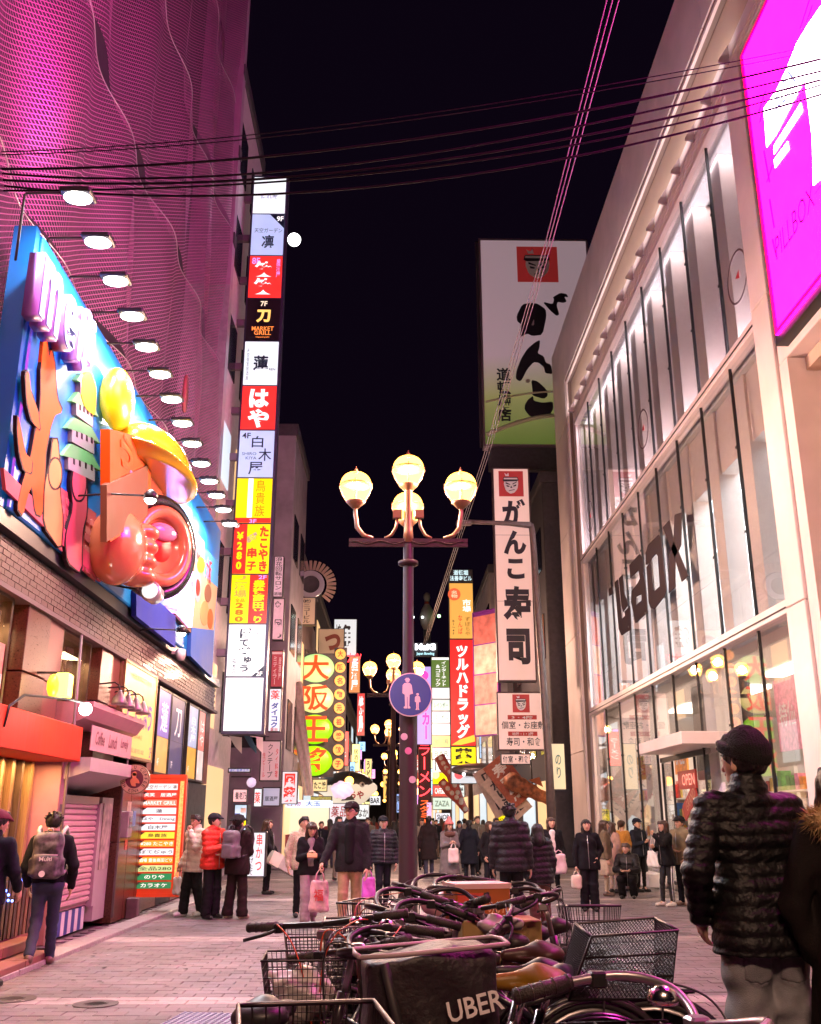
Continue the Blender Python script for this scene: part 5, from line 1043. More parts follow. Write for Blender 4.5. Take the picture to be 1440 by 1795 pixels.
for z in (.36, .67): plate(t, -W / 2 + .05, W / 2 - .05, Hh * z - .006, Hh * z + .006, M('seam', (.3, .2, .2), .6), y=-.009, name='seam')
t, W, Hh = sign_root('info_sign', 'pale square restaurant sign with small emblem and floor guide', 'sign', (872, 1213, 960, 1316), 29.6); cabinet(t, W, Hh, .2, .04, M('brown_frame', (.06, .03, .03), .5), M('ganko_face', (.72, .56, .50), .5)); face_emblem(t, -.02, Hh * .80, W * .34, Hh * .31)
for s_, z, ww, hh in (('個室・お座敷', .43, .86, .13), ('寿司・和食', .15, .68, .14)): letter(s_, t, .02, Hh * z, W * ww, Hh * hh, li, y=-.02, bold=.01)
for s_, z in (('3・4階', .56), ('地階・1・2階', .28)): plate(t, -W * .29, W * .29, Hh * (z - .035), Hh * (z + .04), M('tab_red', (.5, .04, .03), .5), y=-.012, name='tab'); letter(s_, t, 0, Hh * z, W * .42, Hh * .055, lwh, y=-.024)
blade('small pale plate with two black words under the floor guide sign', (878, 1321, 931, 1341), 29.4, M('ganko_face', (.72, .56, .50), .5), [('個室・和食', .5, .5, .85, .6, li, dict(bold=.02))], d=.12)
blade('dark red drugstore sign behind the small pale plate', (853, 1344, 892, 1382), 33, M('sf_dkred', (.32, .03, .03), .5, emit=.25), [('ツルハ', .4, .75, .75, .3, lwh, dict(bold=.03)), ('ドラッグ', .45, .4, .7, .22, lwh)])
blade('cream vertical sign leaning by the pale column of the glass building', (967, 1303, 992, 1385), 28.3, M('sf_slim', (.70, .56, .34), .5, emit=.35), [('のり', .5, .5, .4, .5, M('ink_teal', (.1, .25, .22), .5), V)])
blade('yellow sign with a black medicine character under the tilted banners', (872, 1418, 888, 1440), 36, cye, [('薬', .5, .5, .75, .75, li, dict(bold=.03))])
# drugstore blade
t, W, Hh = sign_root('drugstore_sign', 'tall red drugstore blade sign with white katakana and an orange top', 'sign', (789, 998, 833, 1374), 45); MB().box(-W / 2, W / 2, .01, .5, 0, Hh, ch=.02).build('cabinet', fl3, t, fix=False)
def ty(py): return at_y(811, py, 45).z - t.location.z
def seg(y0, y1, m): return plate(t, -W / 2 + .03, W / 2 - .03, ty(y1) + .02, ty(y0) - .02, m, y=-.001, name='sign_face')
seg(1022, 1120, lit('dg_orange', (1., .50, .10), .75)); seg(1121, 1308, lit('dg_red', (1., .02, .02), .85)); seg(1309, 1342, cye); seg(1343, 1374, lit('dg_white', (.78, .86, .95), .7))
letter('道頓堀', t, 0, ty(1004), W * .6, .25, lit('dg_cap', (.7, .95, 1.), 1.2), y=-.02); letter('法善寺ビル', t, 0, ty(1014), W * .9, .25, lit('dg_cap', (.7, .95, 1.), 1.2), y=-.02)
disc(t, -W * .28, ty(1042), .3, lit('dg_coral', (1., .16, .06), .75)); letter('名物', t, -W * .28, ty(1042), .3, .35, lit('dg_cap2', (1, .8, .5), .9), y=-.03, vertical=True); letter('市場', t, W * .22, ty(1062), .4, .6, lw, y=-.02, vertical=True, bold=.02); letter('なんば', t, -W * .05, ty(1095), .2, .9, lrd, y=-.02, vertical=True); letter('ずぼらや', t, W * .25, ty(1098), .26, .9, M('dg_gold', (.6, .4, .1), .5), y=-.02, vertical=True); letter('B1〜4F', t, -W * .33, ty(1100), .16, .7, li, y=-.02, vertical=True)
letter('ツルハドラッグ', t, 0, ty(1212), W * .52, ty(1131) - ty(1294), lw, y=-.02, vertical=True, bold=.05)
poly(t, [(-W * .46, ty(1306)), (-W * .15, ty(1297)), (W * .45, ty(1288)), (W * .45, ty(1300)), (-W * .1, ty(1306))], lit('dg_swoosh', (1, .6, .05), 1.)); letter('薬', t, 0, ty(1325), W * .7, .68, li, y=-.02, bold=.04); disc(t, -W * .2, ty(1358), .2, lit('dg_pinkred', (1., .12, .14), .8)); letter('Japan', t, W * .2, ty(1353), W * .4, .16, M('dg_grey', (.35, .4, .5), .5), y=-.02); letter('Tax-free', t, W * .2, ty(1361), W * .4, .13, M('dg_grey', (.35, .4, .5), .5), y=-.02)
# stacked white plates, green comic cafe sign, neon signs behind the lamp post
t, W, Hh = sign_root('plate_stack', 'stack of bright white shop plates on the right side of the lane', 'sign', (758, 1205, 791, 1420), 60); MB().box(-W / 2, W / 2, .01, .3, 0, Hh).build('cabinet', fl2, t, fix=False)
names = ['', 'レインボー', 'ばーボム', 'ぱーぷる', '酒と肴', 'BAR', '', '', 'CAFE&BAR', 'ZAZA']
for i, s_ in enumerate(names):
    z1 = Hh * (1 - i / 10) - .04; z0 = Hh * (1 - (i + 1) / 10) + .04; m = (cw, lit('pl_green', (.75, 1., .9), .8), cw, cw, lit('pl_yel', (1., .85, .3), .8), cw, cw, cye, lit('pl_red', (.7, .10, .08), .7), lit('pl_mint', (.7, .95, .85), .7))[i]
    plate(t, -W / 2 + .03, W / 2 - .03, z0, z1, m, name='sign_face')
    if s_: letter(s_, t, 0, (z0 + z1) / 2, W * .75, (z1 - z0) * .5, lw if i == 8 else M('pl_ink', (.2, .32, .28), .5), y=-.02)
blade('dark green vertical sign with two columns of white katakana', (756, 1152, 789, 1206), 62, M('sf_dgreen', (.08, .14, .03), .5, emit=.5), [('インターネット', .68, .46, .26, .8, lw, V), ('&コミック', .36, .4, .26, .7, lw, V), ('━', .5, .95, .9, .08, lw)])
blade('violet and pink liquor sign partly behind the lamp post', (731, 1168, 757, 1306), 50, lit('sf_liq', (.55, .40, 1.), .9), [('リカー', .6, .32, .5, .5, lit('sf_liqp', (1., .05, .45), 1.2), dict(vertical=True, bold=.05)), ('●', .5, .88, .6, .12, lit('sf_liqp', (1., .05, .45), 1.2))])
t = thing('neon_sign', 'red vertical neon katakana sign beside the lamp post', 'sign', at_y(745, 1400, 52)); letter('ラーメン', t, 0, 1.4, .6, 2.6, lit('neon_red', (1., .03, .04), 2.2), y=-.1, vertical=True, bold=-.0, depth=.05); letter('スタミナラーメン', t, 0, -1.3, .5, 2.4, lit('neon_orange', (1., .12, .02), 1.8), y=-.1, vertical=True, depth=.05); MB().box(-.34, .34, 0, .15, -2.6, 2.8).build('frame', fl3, t, fix=False); plate(t, .1, .34, -1.9, -.2, lit('sf_violetstrip', (.8, .5, 1.), .9), y=-.0, name='panel')
t = thing('neon_sign', 'white neon lettering on a far rooftop below the bowling pin', 'sign', at_y(746, 1140, 76)); letter('MaiG', t, 0, .25, 1.6, .5, lit('neon_white', (.9, .97, 1.), 2.), y=-.1, bold=.04, depth=.05); letter('Japan Bowling', t, 0, -.3, 1.4, .28, lit('neon_cyan', (.5, .9, 1.), 1.6), y=-.1); MB().box(-.95, .95, 0, .15, -.5, .6).build('frame', fl3, t, fix=False)
c = at_y(749, 1105, 80); t = thing('bowling_pin', 'giant dim bowling pin standing on a far rooftop', 'statue', (c.x, 80, c.z)); MB().lathe([(.25, 0), (.5, .5), (.62, 1.1), (.5, 1.7), (.22, 2.2), (.2, 2.45), (.3, 2.8), (.27, 3.05), (.12, 3.2), (0, 3.24)], n=18).build('body', M('pin_grey', (.30, .26, .25), .4), t); MB().lathe([(.225, 2.15), (.21, 2.42)], n=18).build('stripe', M('pin_red', (.25, .05, .05), .5), t); MB().box(-.3, .3, -.3, .3, -1.2, 0).build('pedestal', fl3, t, fix=False)
# translucent red side board and the curved-arm street light pole
p0, p1 = at_y(838, 1075, 38), at_y(866, 1230, 38); t = thing('picture_board', 'slanted pink and red lit picture board behind the tall vertical sign', 'billboard', (at_y(853, 1230, 38).x, 38, at_y(853, 1290, 38).z)); W, Hh = 1.1, at_y(850, 1070, 38).z - at_y(853, 1290, 38).z; t.rotation_euler = (0, 0, rad(-48)); cabinet(t, 1.3, Hh, .15, .04, M('violet_frame', (.2, .03, .3), .5)); 
for i, cc in enumerate(((1., .55, .42), (1., .35, .28), (.95, .62, .45), (.85, .2, .15))): plate(t, -.6, .6, .05 + Hh * .24 * i, Hh * .24 * (i + 1), lit('pb%d' % i, cc, .5, .4), name='panel')
c = at_y(945, 1435, 27.2); t = thing('street_light', 'grey street light pole with a long arm in front of the sushi signs', 'street light', (c.x + .35, 27.2, 0)); pz = at_y(945, 918, 27.2).z
q = MB(); q.tube([(.0, 0, 0), (-.02, 0, 3.0), (-.22, 0, pz - .25), (-.25, 0, pz - .02)], [.13, .11, .09, .08], 12); q.build('pole', M('pole_grey', (.16, .12, .11), .5, .3, nz=.2), t); q = MB(); q.tube([(-.25, 0, pz - .05), (-.9, 0, pz), (-1.6, 0, pz + .03), (-2.1, 0, pz + .05)], [.1, .07, .06, .07], 10); q.build('arm', M('pole_grey', (.16, .12, .11), .5, .3), t); q = MB(); q.box(-2.45, -2.0, -.1, .1, pz - .06, pz + .08, ch=.03); q.build('lamp_head', M('pole_grey', (.16, .12, .11), .5, .3), t, fix=False)
# tilted banners, giant roe fish and octopus arms
for i, (px, rot, s_, m) in enumerate((((868, 1347, 905, 1420), 28, '口福の味', M('bn_a', (.55, .42, .36), .6, nz=.2)), ((890, 1370, 935, 1425), 40, 'かに道楽', M('bn_b', (.62, .50, .44), .6, nz=.2)), ((905, 1350, 925, 1400), 38, '寿司鮪', M('bn_c', (.45, .12, .07), .6, nz=.3)))):
    t, W, Hh = sign_root('tilted_banner', ('tilted white banner with black print beside the giant fish', 'lower tilted banner crossing under the giant fish', 'narrow dark red tilted banner on the giant fish')[i], 'banner', px, 33 - i * .15); t.rotation_euler = (0, rad(-rot), 0); MB().box(-.42, .42, -.02, .02, -.1, 1.5).build('cloth', m, t, fix=False); letter(s_, t, 0, .7, .5, 1.3, li if i < 2 else lwh, y=-.026, vertical=True, bold=.03)
c = at_y(935, 1388, 32.2); t = thing('giant_fish', 'giant orange salmon sign hanging over a restaurant entrance', 'sign', c); s = SDF((-1.6, -.6, -.8), (1.6, .6, .9), .05); s.cap((-.9, 0, .42), (.75, 0, -.38), .40, .22, .1); s.cap((-.9, 0, .42), (-1.2, 0, .55), .32, .12, .1); s.cap((.75, 0, -.38), (1.2, 0, -.4), .16, .26, .1, sq=(1, 2, 1)); s.disp(lambda X, Y, Z: .02 * np.sin(9 * (X - Z)))
t.scale = (.72, .72, .72); obj('body', s.mesh('body'), M('salmon', (.38, .13, .06), .6, nz=.7, ns=6), t); MB().ball((-1.0, -.3, .52), .09, 8).build('eye', lwh, t); MB().prism([(-.2, .5), (.3, .62), (.45, .2)], -.05, .05).build('fin', M('salmon_fin', (.45, .12, .04), .5), t); MB().tube([(0, .2, .3), (0, .3, 1.3)], .03, 6).build('hanger', dk, t)
c = at_y(795, 1365, 50); t = thing('octopus_arms', 'pair of giant red and white octopus arms reaching over the lane', 'sign', c); am = [M('octo_red', (.55, .10, .08), .45), M('octo_pale', (.72, .55, .48), .5)]
for pts in ([(-.7, 0, 1.1), (-.45, 0, .6), (-.1, -.1, .2), (.1, -.1, -.5), (.45, 0, -1.2)], [(-.6, .1, -.1), (-.2, 0, -.6), (.25, 0, -1.0), (.65, 0, -1.6)]):
    q = MB(); q.tube(pts, [.26, .30, .28, .24, .14], 10) if len(pts) == 5 else q.tube(pts, [.2, .26, .24, .14], 10); q.build('arm', am[0], t)
    for k in range(len(pts) - 1):
        for f in (.25, .75): a, d_ = Vector(pts[k]), Vector(pts[k + 1]); p = a.lerp(d_, f); q = MB(); q.lathe([(.12, 0), (.12, .06), (.06, .07)], n=10, axis='y'); o = q.build('sucker', am[1], t); o.location = (p.x, p.y - .22, p.z)
t = thing('dark_awning', 'dark scooped awning with small lights above the tilted banners', 'awning', at_y(845, 1350, 42)); s = SDF((-1.5, -.8, -.3), (1.6, .8, .5), .06); s.ell((0, 0, 0), (1.3, .7, .28)); obj('canopy', s.mesh('canopy'), M('awning_dark', (.12, .10, .10), .3, .3), t); [MB().ball((-.8 + .5 * i, -.6, -.2), .06, 8).build('bulb', hot, t) for i in range(4)]
for i, (a, c_) in enumerate(((725, 1082), (741, 1082), (770, 1080))): p = at_y(a, c_, 79); t = thing('beacon', ('tiny white beacon left of the bowling pin', 'tiny white beacon touching the bowling pin', 'tiny green beacon right of the bowling pin')[i], 'lamp', p); MB().ball((0, 0, 0), .1 if i < 2 else .14, 8).build('bulb', lit('beacon_green', (.5, 1., .4), 3.) if i == 2 else lit('beacon_white', (.9, 1., .95), 3.), t)
# layered signs of the lane behind
for i, (px, Y, cc, tx, v, lab) in enumerate((((612, 1150, 632, 1215), 58, (.9, .3, .1), '居酒屋', 1, 'orange vertical sign behind the small character lamps'), ((626, 1215, 640, 1290), 66, (.7, .05, .05), '焼鳥', 1, 'red vertical sign up the lane left of the lamps'), ((640, 1330, 652, 1385), 80, (1., .8, .3), 'うどん', 1, 'amber vertical sign under the blowfish tail'),
        ((648, 1395, 668, 1412), 60, (.8, .9, 1.), 'BAR', 0, 'small white sign over the crowd left of the pole'), ((672, 1360, 690, 1400), 70, (1., .55, .1), '酒', 1, 'orange lit sign between the far lamps'), ((694, 1392, 702, 1425), 75, (.3, .5, 1.), '寿し', 1, 'narrow blue sign touching the pole on its left'), ((733, 1402, 757, 1424), 64, (.95, .2, .5), 'カラオケ', 0, 'pink sign below the red neon'),
        ((792, 1376, 815, 1398), 56, (.85, .95, .9), '免税', 0, 'mint sign under the drugstore blade'), ((816, 1330, 838, 1372), 58, (1., .4, .08), 'かに', 1, 'orange vertical sign right of the drugstore blade'), ((840, 1290, 866, 1330), 50, (.55, .75, 1.), '質', 0, 'pale blue lit square sign right of the drugstore blade'), ((838, 1390, 862, 1412), 54, (1., .85, .1), '両替', 0, 'yellow sign over the crowd left of the tilted banners'),
        ((548, 1366, 574, 1388), 48, (1., .75, .35), 'たこ焼', 0, 'amber sign tucked under the four discs'), ((628, 1372, 646, 1392), 62, (1., .15, .1), '激安', 0, 'red sign beside the yellow open sign'), ((764, 1425, 790, 1440), 70, (.9, .9, 1.), 'SHOP', 0, 'white low sign beneath the stacked plates'))):
    blade(lab, px, Y, lit('layer%d' % i, cc, .9), [(tx, .5, .5, .6 if v else .8, .85 if v else .6, li if sum(cc) > 1.3 else lw, dict(vertical=bool(v), bold=.03))], d=.2)
# more lit plates deep in the lane
seen_ = set(); EN_ = {'酒場': 'tavern', '焼肉': 'grilled meat', '寿司': 'sushi', 'ラーメン': 'noodle', '薬': 'medicine', '串': 'skewer', 'BAR': 'BAR', 'うどん': 'udon', '居酒屋': 'pub', 'カフェ': 'cafe', '鶏': 'chicken', 'SALE': 'SALE', '珈琲': 'coffee'}
for i in range(56):
    Y = RNG.uniform(56, 170); side = -1 if i % 2 else 1; x = side * RNG.uniform(2.6, 4.2) if side > 0 else -RNG.uniform(3.0, 4.4); z = RNG.uniform(2.6, 8.5); ww = RNG.uniform(.5, 1.3); hh = RNG.uniform(.5, 2.6)
    cc = [(1, .6, .15), (1, .1, .08), (.9, .95, 1), (.3, .6, 1), (1, .85, .3), (.9, .3, .8)][RNG.integers(6)]
    WL = ('酒場', '焼肉', '寿司', 'ラーメン', '薬', '串', 'BAR', 'うどん', '居酒屋', 'カフェ', '鶏', 'SALE', '珈琲'); zone_ = 'short of the third street lamp' if Y < 58 else 'past the third street lamp' if Y < 84 else 'past the fourth street lamp' if Y < 112 else 'past the fifth street lamp' if Y < 150 else 'beyond the last street lamp'; hk_ = 'tall' if hh > 1.8 else 'low' if z < 4 else 'high' if z > 6.5 else 'small'
    wd_ = next(q for q in WL[i % 13:] + WL if (q, side, zone_, hk_) not in seen_); seen_.add((wd_, side, zone_, hk_))
    t = thing('lane_sign', '%s %s lit %s sign on the %s, %s' % ('tall' if hh > 1.8 else 'low' if z < 4 else 'high' if z > 6.5 else 'small', {260: 'amber', 175: 'orange', 118: 'red', 285: 'white', 190: 'blue', 215: 'cream', 200: 'pink'}.get(int(sum(cc) * 100), 'coloured'), EN_[wd_], 'left' if side < 0 else 'right', 'short of the third street lamp' if Y < 58 else 'past the third street lamp' if Y < 84 else 'past the fourth street lamp' if Y < 112 else 'past the fifth street lamp' if Y < 150 else 'beyond the last street lamp'), 'sign', (x, Y, z), 0, 'lit shop signs far down the lane'); MB().box(-ww / 2, ww / 2, 0, .2, 0, hh).build('cabinet', fl3, t, fix=False); plate(t, -ww / 2 + .04, ww / 2 - .04, .04, hh - .04, lit('lane%d' % int(sum(cc) * 100), cc, 1.9)); letter(wd_, t, 0, hh / 2, ww * .6, hh * .6, li if sum(cc) > 1.6 else lw, y=-.02, vertical=hh > ww * 1.3)
# ------------------------------------------------------------------ five-globe street lamps down the middle of the lane
iron = M('lamp_iron', (.028, .008, .009), .5, 0, spec=.3, nz=.15); irong = M('lamp_bracket', (.19, .095, .045), .4, .4)
gl_m = bpy.data.materials.new('lamp_globe'); gl_m.use_nodes = True; _n = gl_m.node_tree; _n.nodes.remove(_n.nodes['Principled BSDF'])     # milky glass round the bulb: glows, and lets the bulb's light out
_e = _n.nodes.new('ShaderNodeEmission'); _e.inputs[0].default_value = (1., .42, .055, 1); _e.inputs[1].default_value = 2.0; _t = _n.nodes.new('ShaderNodeBsdfTransparent'); _a = _n.nodes.new('ShaderNodeAddShader'); _n.links.new(_e.outputs[0], _a.inputs[0]); _n.links.new(_t.outputs[0], _a.inputs[1]); _n.links.new(_a.outputs[0], _n.nodes['Material Output'].inputs[0])
def street_lamp():
    t = thing('street_lamp', 'ornate street lamp', 'street lamp', (.21, 14.5, 0))
    MB().lathe([(.17, 0), (.17, .12), (.135, .18), (.128, 3.35), (.10, 3.5), (.085, 3.55), (.078, 5.45), (.072, 5.5)], n=20).build('pole', iron, t)
    MB().lathe([(.10, 5.13), (.155, 5.15), (.155, 5.2), (.10, 5.22)], n=18).build('collar', iron, t)
    q = MB(); q.box(-.92, .92, -.05, -.01, 5.5, 5.56).box(-.92, .92, -.05, -.01, 5.43, 5.485).box(-.92, .92, .01, .05, 5.5, 5.56)
    q.tube([(-.85 + 1.7 * k / 24, -.06, 5.49 + .025 * math.cos(k * 1.05)) for k in range(25)], .012, 5); q.build('crossbar', iron, t)
    MB().lathe([(.085, 5.5), (.07, 5.7), (.065, 6.38), (.11, 6.44)], n=14).build('upper_pole', irong, t)
    def globe(x, y, z, par):
        g = MB(); g.lathe([(.14, -.235), (.175, -.185), (.205, -.12), (.232, -.05), (.246, .015), (.247, .06), (.236, .11), (.213, .16), (.178, .203), (.13, .234), (.07, .253), (0, .26)], n=32); g.build('globe', gl_m, par).location = (x, y, z); lamp('bulb', 'POINT', (x, y, z), 370, (1., .60, .42), par, .13)
        f = MB(); f.lathe([(.05, -.34), (.12, -.27), (.155, -.235), (.15, -.22)], n=18); f.lathe([(.249, .035), (.255, .045), (.249, .055)], n=22); f.tube([(0, 0, .255), (0, 0, .36)], [.02, .008], 6); f.box(-.03, .03, -.008, .008, .30, .315); f.lathe([(.05, .25), (.03, .275), (.0, .285)], n=10)
        for a in range(4): th = a * math.pi / 2 - math.pi / 2; f.tube([(.152 * math.cos(th), .152 * math.sin(th), -.22), (.212 * math.cos(th), .212 * math.sin(th), -.12), (.256 * math.cos(th), .256 * math.sin(th), .0), (.254 * math.cos(th), .254 * math.sin(th), .08)], .009, 5)
        f.build('cage', irong, par).location = (x, y, z)
    globe(0, 0, 6.68, t)
    for sx in (-1, 1):
        q = MB(); q.tube([(sx * .83, 0, 6.08), (sx * .83, 0, 5.98), (sx * .80, 0, 5.75), (sx * .70, 0, 5.62), (sx * .55, 0, 5.575)], [.03, .034, .036, .034, .03], 8); q.build('arm', irong, t); globe(sx * .83, 0, 6.40, t)
        q = MB(); q.tube([(sx * .36, 0, 5.575), (sx * .26, 0, 5.63), (sx * .19, 0, 5.76), (sx * .17, 0, 5.9)], .025, 8); q.box(sx * .17 - .07, sx * .17 + .07, -.05, .05, 5.9, 6.03); q.build('inner_arm', irong, t)
    q = MB(); q.tube([(0, .05, 5.55), (0, .5, 5.6), (0, .66, 5.75), (0, .66, 5.98)], .034, 8); q.build('arm', irong, t); globe(0, .66, 6.28, t)
    return t
L0 = street_lamp(); L0['label'] = 'nearest five-globe street lamp with the round blue sign on its dark pole'; L0['group'] = 'five-globe street lamps down the lane'
lamps_at = [(-.02, 34), (-.28, 58), (.05, 84), (-.1, 112), (.1, 150), (.35, -2.5)]  # last one is an unseen lamp added behind the camera to light the scene
words = ('second five-globe street lamp, just left of the blue sign', 'third five-globe street lamp down the lane', 'fourth five-globe street lamp down the lane', 'fifth five-globe street lamp down the lane', 'farthest five-globe street lamp down the lane', 'unseen five-globe street lamp of the row, added behind the viewer for its light')
for (x, Y), wd in zip(lamps_at, words):
    o = copy_tree(L0); o.location = (x, Y, 0); o['label'] = wd
for i, (x, Y) in enumerate(((1.6, 70), (-1.7, 98), (1.5, 125), (-1.5, 72), (-1.2, 135), (1.4, 160), (-2.2, 50), (2.3, 55), (-.9, 86), (.9, 92), (-2.0, 62), (1.9, 80), (-.6, 120), (.7, 140))):
    t = thing('lantern', '%s small warm lantern down the lane' % ('third right', 'fourth left', 'sixth right', 'third left', 'sixth left', 'farthest right', 'nearest left', 'nearest right', 'inner left', 'inner right', 'second left', 'fourth right', 'fifth left', 'seventh right')[i], 'lamp', (x, Y, 3.2 + (i % 3) * .5), 0, 'warm lanterns far down the lane'); MB().ball((0, 0, 0), .22, 10).build('globe', gl_m, t); MB().tube([(0, 0, .2), (0, 0, .9)], .03, 5).build('stem', iron, t)
# round blue pedestrian sign on the pole
c = at_y(720, 1218, 14.28); t = thing('traffic_sign', 'round blue pedestrian sign with adult and child figures on the lamp pole', 'traffic sign', c, rad(2)); tb = M('traffic_blue', (.012, .03, .24), .35); tw_ = M('traffic_pale', (.75, .55, .58), .45)
disc(t, 0, 0, .315, tw_, y=.0, t=.02, name='rim', n=40); disc(t, 0, 0, .30, tb, y=-.021, t=.003, name='face', n=40); MB().box(-.05, .05, .001, .06, -.05, .05).build('clamp', iron, t, fix=False)
def man(x, z, k, name):
    P = [(0, -.5), (-.10, -.5), (-.12, -.46), (-.07, -.42), (-.08, -.05), (-.13, -.02), (-.16, .0), (-.15, .26), (-.09, .33), (.09, .33), (.15, .26), (.19, -.02), (.14, -.03), (.08, -.05), (.07, -.42), (.11, -.46), (.10, -.5), (.02, -.5), (.01, -.12), (-.01, -.12)]
    poly(t, [(x + a * k, z + c_ * k) for a, c_ in P], tw_, y=-.025, name=name); disc(t, x + .01 * k, z + .41 * k, .065 * k, tw_, y=-.025, name=name); poly(t, [(x - .09 * k, z + .43 * k), (x + .1 * k, z + .43 * k), (x + .05 * k, z + .5 * k), (x - .04 * k, z + .5 * k)], tw_, y=-.026, name=name)
man(-.05, .02, .44, 'adult_figure'); man(.10, -.10, .24, 'child_figure')
for i, z in enumerate((2.55, 2.35, 1.95)): o = disc(L0, .06 * (i - 1), z, .05, (M('sticker_pale', (.6, .4, .45), .5), M('sticker_pink', (.6, .15, .3), .5))[i % 2], y=-.13, t=.004, name='sticker')
# ------------------------------------------------------------------ moon
c = EYE + _ray(516, 420).normalized() * 600; t = thing('moon', 'full white moon in the black sky right of the sign tower', 'moon', c); MB().ball((0, 0, 0), 3.9, 24).build('disc', lit('moon_light', (1., .98, .95), 3.), t)
# ------------------------------------------------------------------ overhead cables
cab = M('cable_black', (.008, .006, .008), .8, spec=.05); 
def catenary(pts, n=40):
    xs = np.array([p[0] for p in pts]); co = [np.polyfit(xs, [p[k] for p in pts], min(3, len(pts) - 1)) for k in (1, 2)]
    X = np.linspace(xs.min(), xs.max(), n); return [(x, float(np.polyval(co[0], x)), float(np.polyval(co[1], x))) for x in X]
cabs = [([(0, 266), (440, 236), (960, 166), (1310, 103), (1440, 78)], .006, 'uppermost thin cable crossing the street'), ([(0, 271), (440, 243), (960, 174), (1310, 112), (1440, 88)], .006, 'second thin cable crossing just under the uppermost one'), ([(0, 296), (290, 287), (490, 272), (960, 206), (1300, 136), (1440, 103)], .014, 'thick cable crossing above the other thick ones'),
        ([(0, 303), (190, 314), (480, 300), (960, 232), (1300, 158), (1440, 124)], .012, 'thick black cable crossing, second of the thick ones'), ([(0, 315), (250, 321), (480, 312), (960, 250), (1300, 175), (1440, 140)], .014, 'thick black cable crossing, third of the thick ones'), ([(0, 335), (200, 329), (480, 320), (960, 263), (1300, 186), (1440, 150)], .011, 'thick black cable crossing, fourth of the thick ones'), ([(0, 325), (330, 342), (490, 340), (960, 284), (1300, 204), (1440, 166)], .013, 'lowest thick cable crossing under all the others')]
for i, (px, r, lab) in enumerate(cabs):
    Y = 8.6 + .05 * i; P = [at_y(a, c_, Y) for a, c_ in px]; t = catenary([tuple(p) for p in P]); q = MB(); q.tube(t, r, 5); o = q.build('cable', cab, None, fix=False); tag(o, lab, 'cable', 'cables crossing the street')
cab2 = M('cable_pale', (.20, .17, .18), .6, spec=.1)
for i, dx in enumerate((0, 10, 21)):
    o = MB().tube([at_y(1064 + dx, 0, 8.4 + 0 * i), at_y(958 + dx * .55, 420, 11.2), at_y(905 + dx * .5, 600, 13.6), at_y(848 + dx * .4, 800, 17.8), at_y(742 + dx * .25, 1130, 37)], .007, 5).build('cable', cab2, None, fix=False); tag(o, ('left', 'middle', 'right')[i] + ' one of the three pale cables running away along the street', 'cable', 'pale cables running along the street')
# ================================================================== PEOPLE
skin = M('skin', (.62, .36, .25), .5, nz=.05, ns=20); skin_e = M('eye_white', (.75, .7, .68), .3); skin_d = M('eye_dark', (.02, .012, .01), .3); skin_l = M('lips', (.45, .12, .11), .4)
_cloth = {}
def cloth(c, kind='cloth'):
    k = (kind,) + tuple(round(x, 3) for x in c)
    if k not in _cloth:
        n = '%s_%d' % (kind, len(_cloth))
        if max(c) < .06 and kind != 'hair': c = tuple(q * .5 for q in c)
        _cloth[k] = {'cloth': lambda: M(n, c, .8, nz=.22, ns=14, bump=.25, bs=120, spec=.18), 'puffer': lambda: M(n, c, .50, nz=.15, ns=10, bump=.5, bs=34, spec=.32), 'denim': lambda: M(n, c, .7, nz=.35, ns=9, bump=.3, bs=220), 'hair': lambda: M(n, c, .38, nz=.3, ns=30, bump=.6, bs=90, stretch=(1, 1, .15)), 'knit': lambda: M(n, c, .85, nz=.2, ns=30, bump=.7, bs=160), 'leather': lambda: M(n, c, .35, nz=.15, ns=20), 'fleece': lambda: M(n, c, .95, nz=.25, ns=50, bump=1., bs=90)}[kind]()
    return _cloth[k]
def make_hand(grip):
    s = SDF((-.03, -.09, -.2), (.07, .06, .03), .0055)
    s.cap((0, 0, .02), (0, 0, -.03), .026, .03, .02).box((0, .0, -.055), (.014, .039, .038), .012, .015)
    for i, (y, L) in enumerate(((-.03, .072), (-.01, .082), (.011, .076), (.031, .060))):
        if grip: p = [(0, y, -.088), (.030, y * .95, -.112), (.050, y * .9, -.09), (.045, y * .9, -.066)]
        else: p = [(0, y, -.088), (.006, y * 1.05, -.088 - L * .45), (.018, y * 1.08, -.088 - L * .78), (.032, y * 1.05, -.088 - L)]
        for a, b_, r in zip(p[:-1], p[1:], (.0095, .009, .008)): s.cap(a, b_, r, r * .93, .004)
    th = [(.004, -.032, -.025), (.02, -.058, -.055), (.034, -.05 if grip else -.066, -.082)]
    s.cap(th[0], th[1], .013, .0105, .012).cap(th[1], th[2], .0105, .0085, .004)
    return s.tris()
HANDS = {False: make_hand(False), True: make_hand(True)}
def add_hand(mb, elbow, wrist, side, grip, k=1.0, palm_in=True):
    p, q = HANDS[grip]; p = p * k
    if side > 0: p = p * np.array([-1, 1, 1]); q = q[:, ::-1]           # palm towards the body
    d = (Vector(wrist) - Vector(elbow)).normalized(); fwd = Vector((0, -1, 0)); fwd = (fwd - d * fwd.dot(d))
    if fwd.length < .2: fwd = Vector((0, 0, 1)) - d * d.z
    fwd.normalize(); z = -d; y = -fwd; x = y.cross(z)
    R_ = np.array([x, y, z]); w_ = p @ R_ + np.array(wrist)
    mb.add(w_.tolist(), q[:, ::-1].tolist(), 0, True)
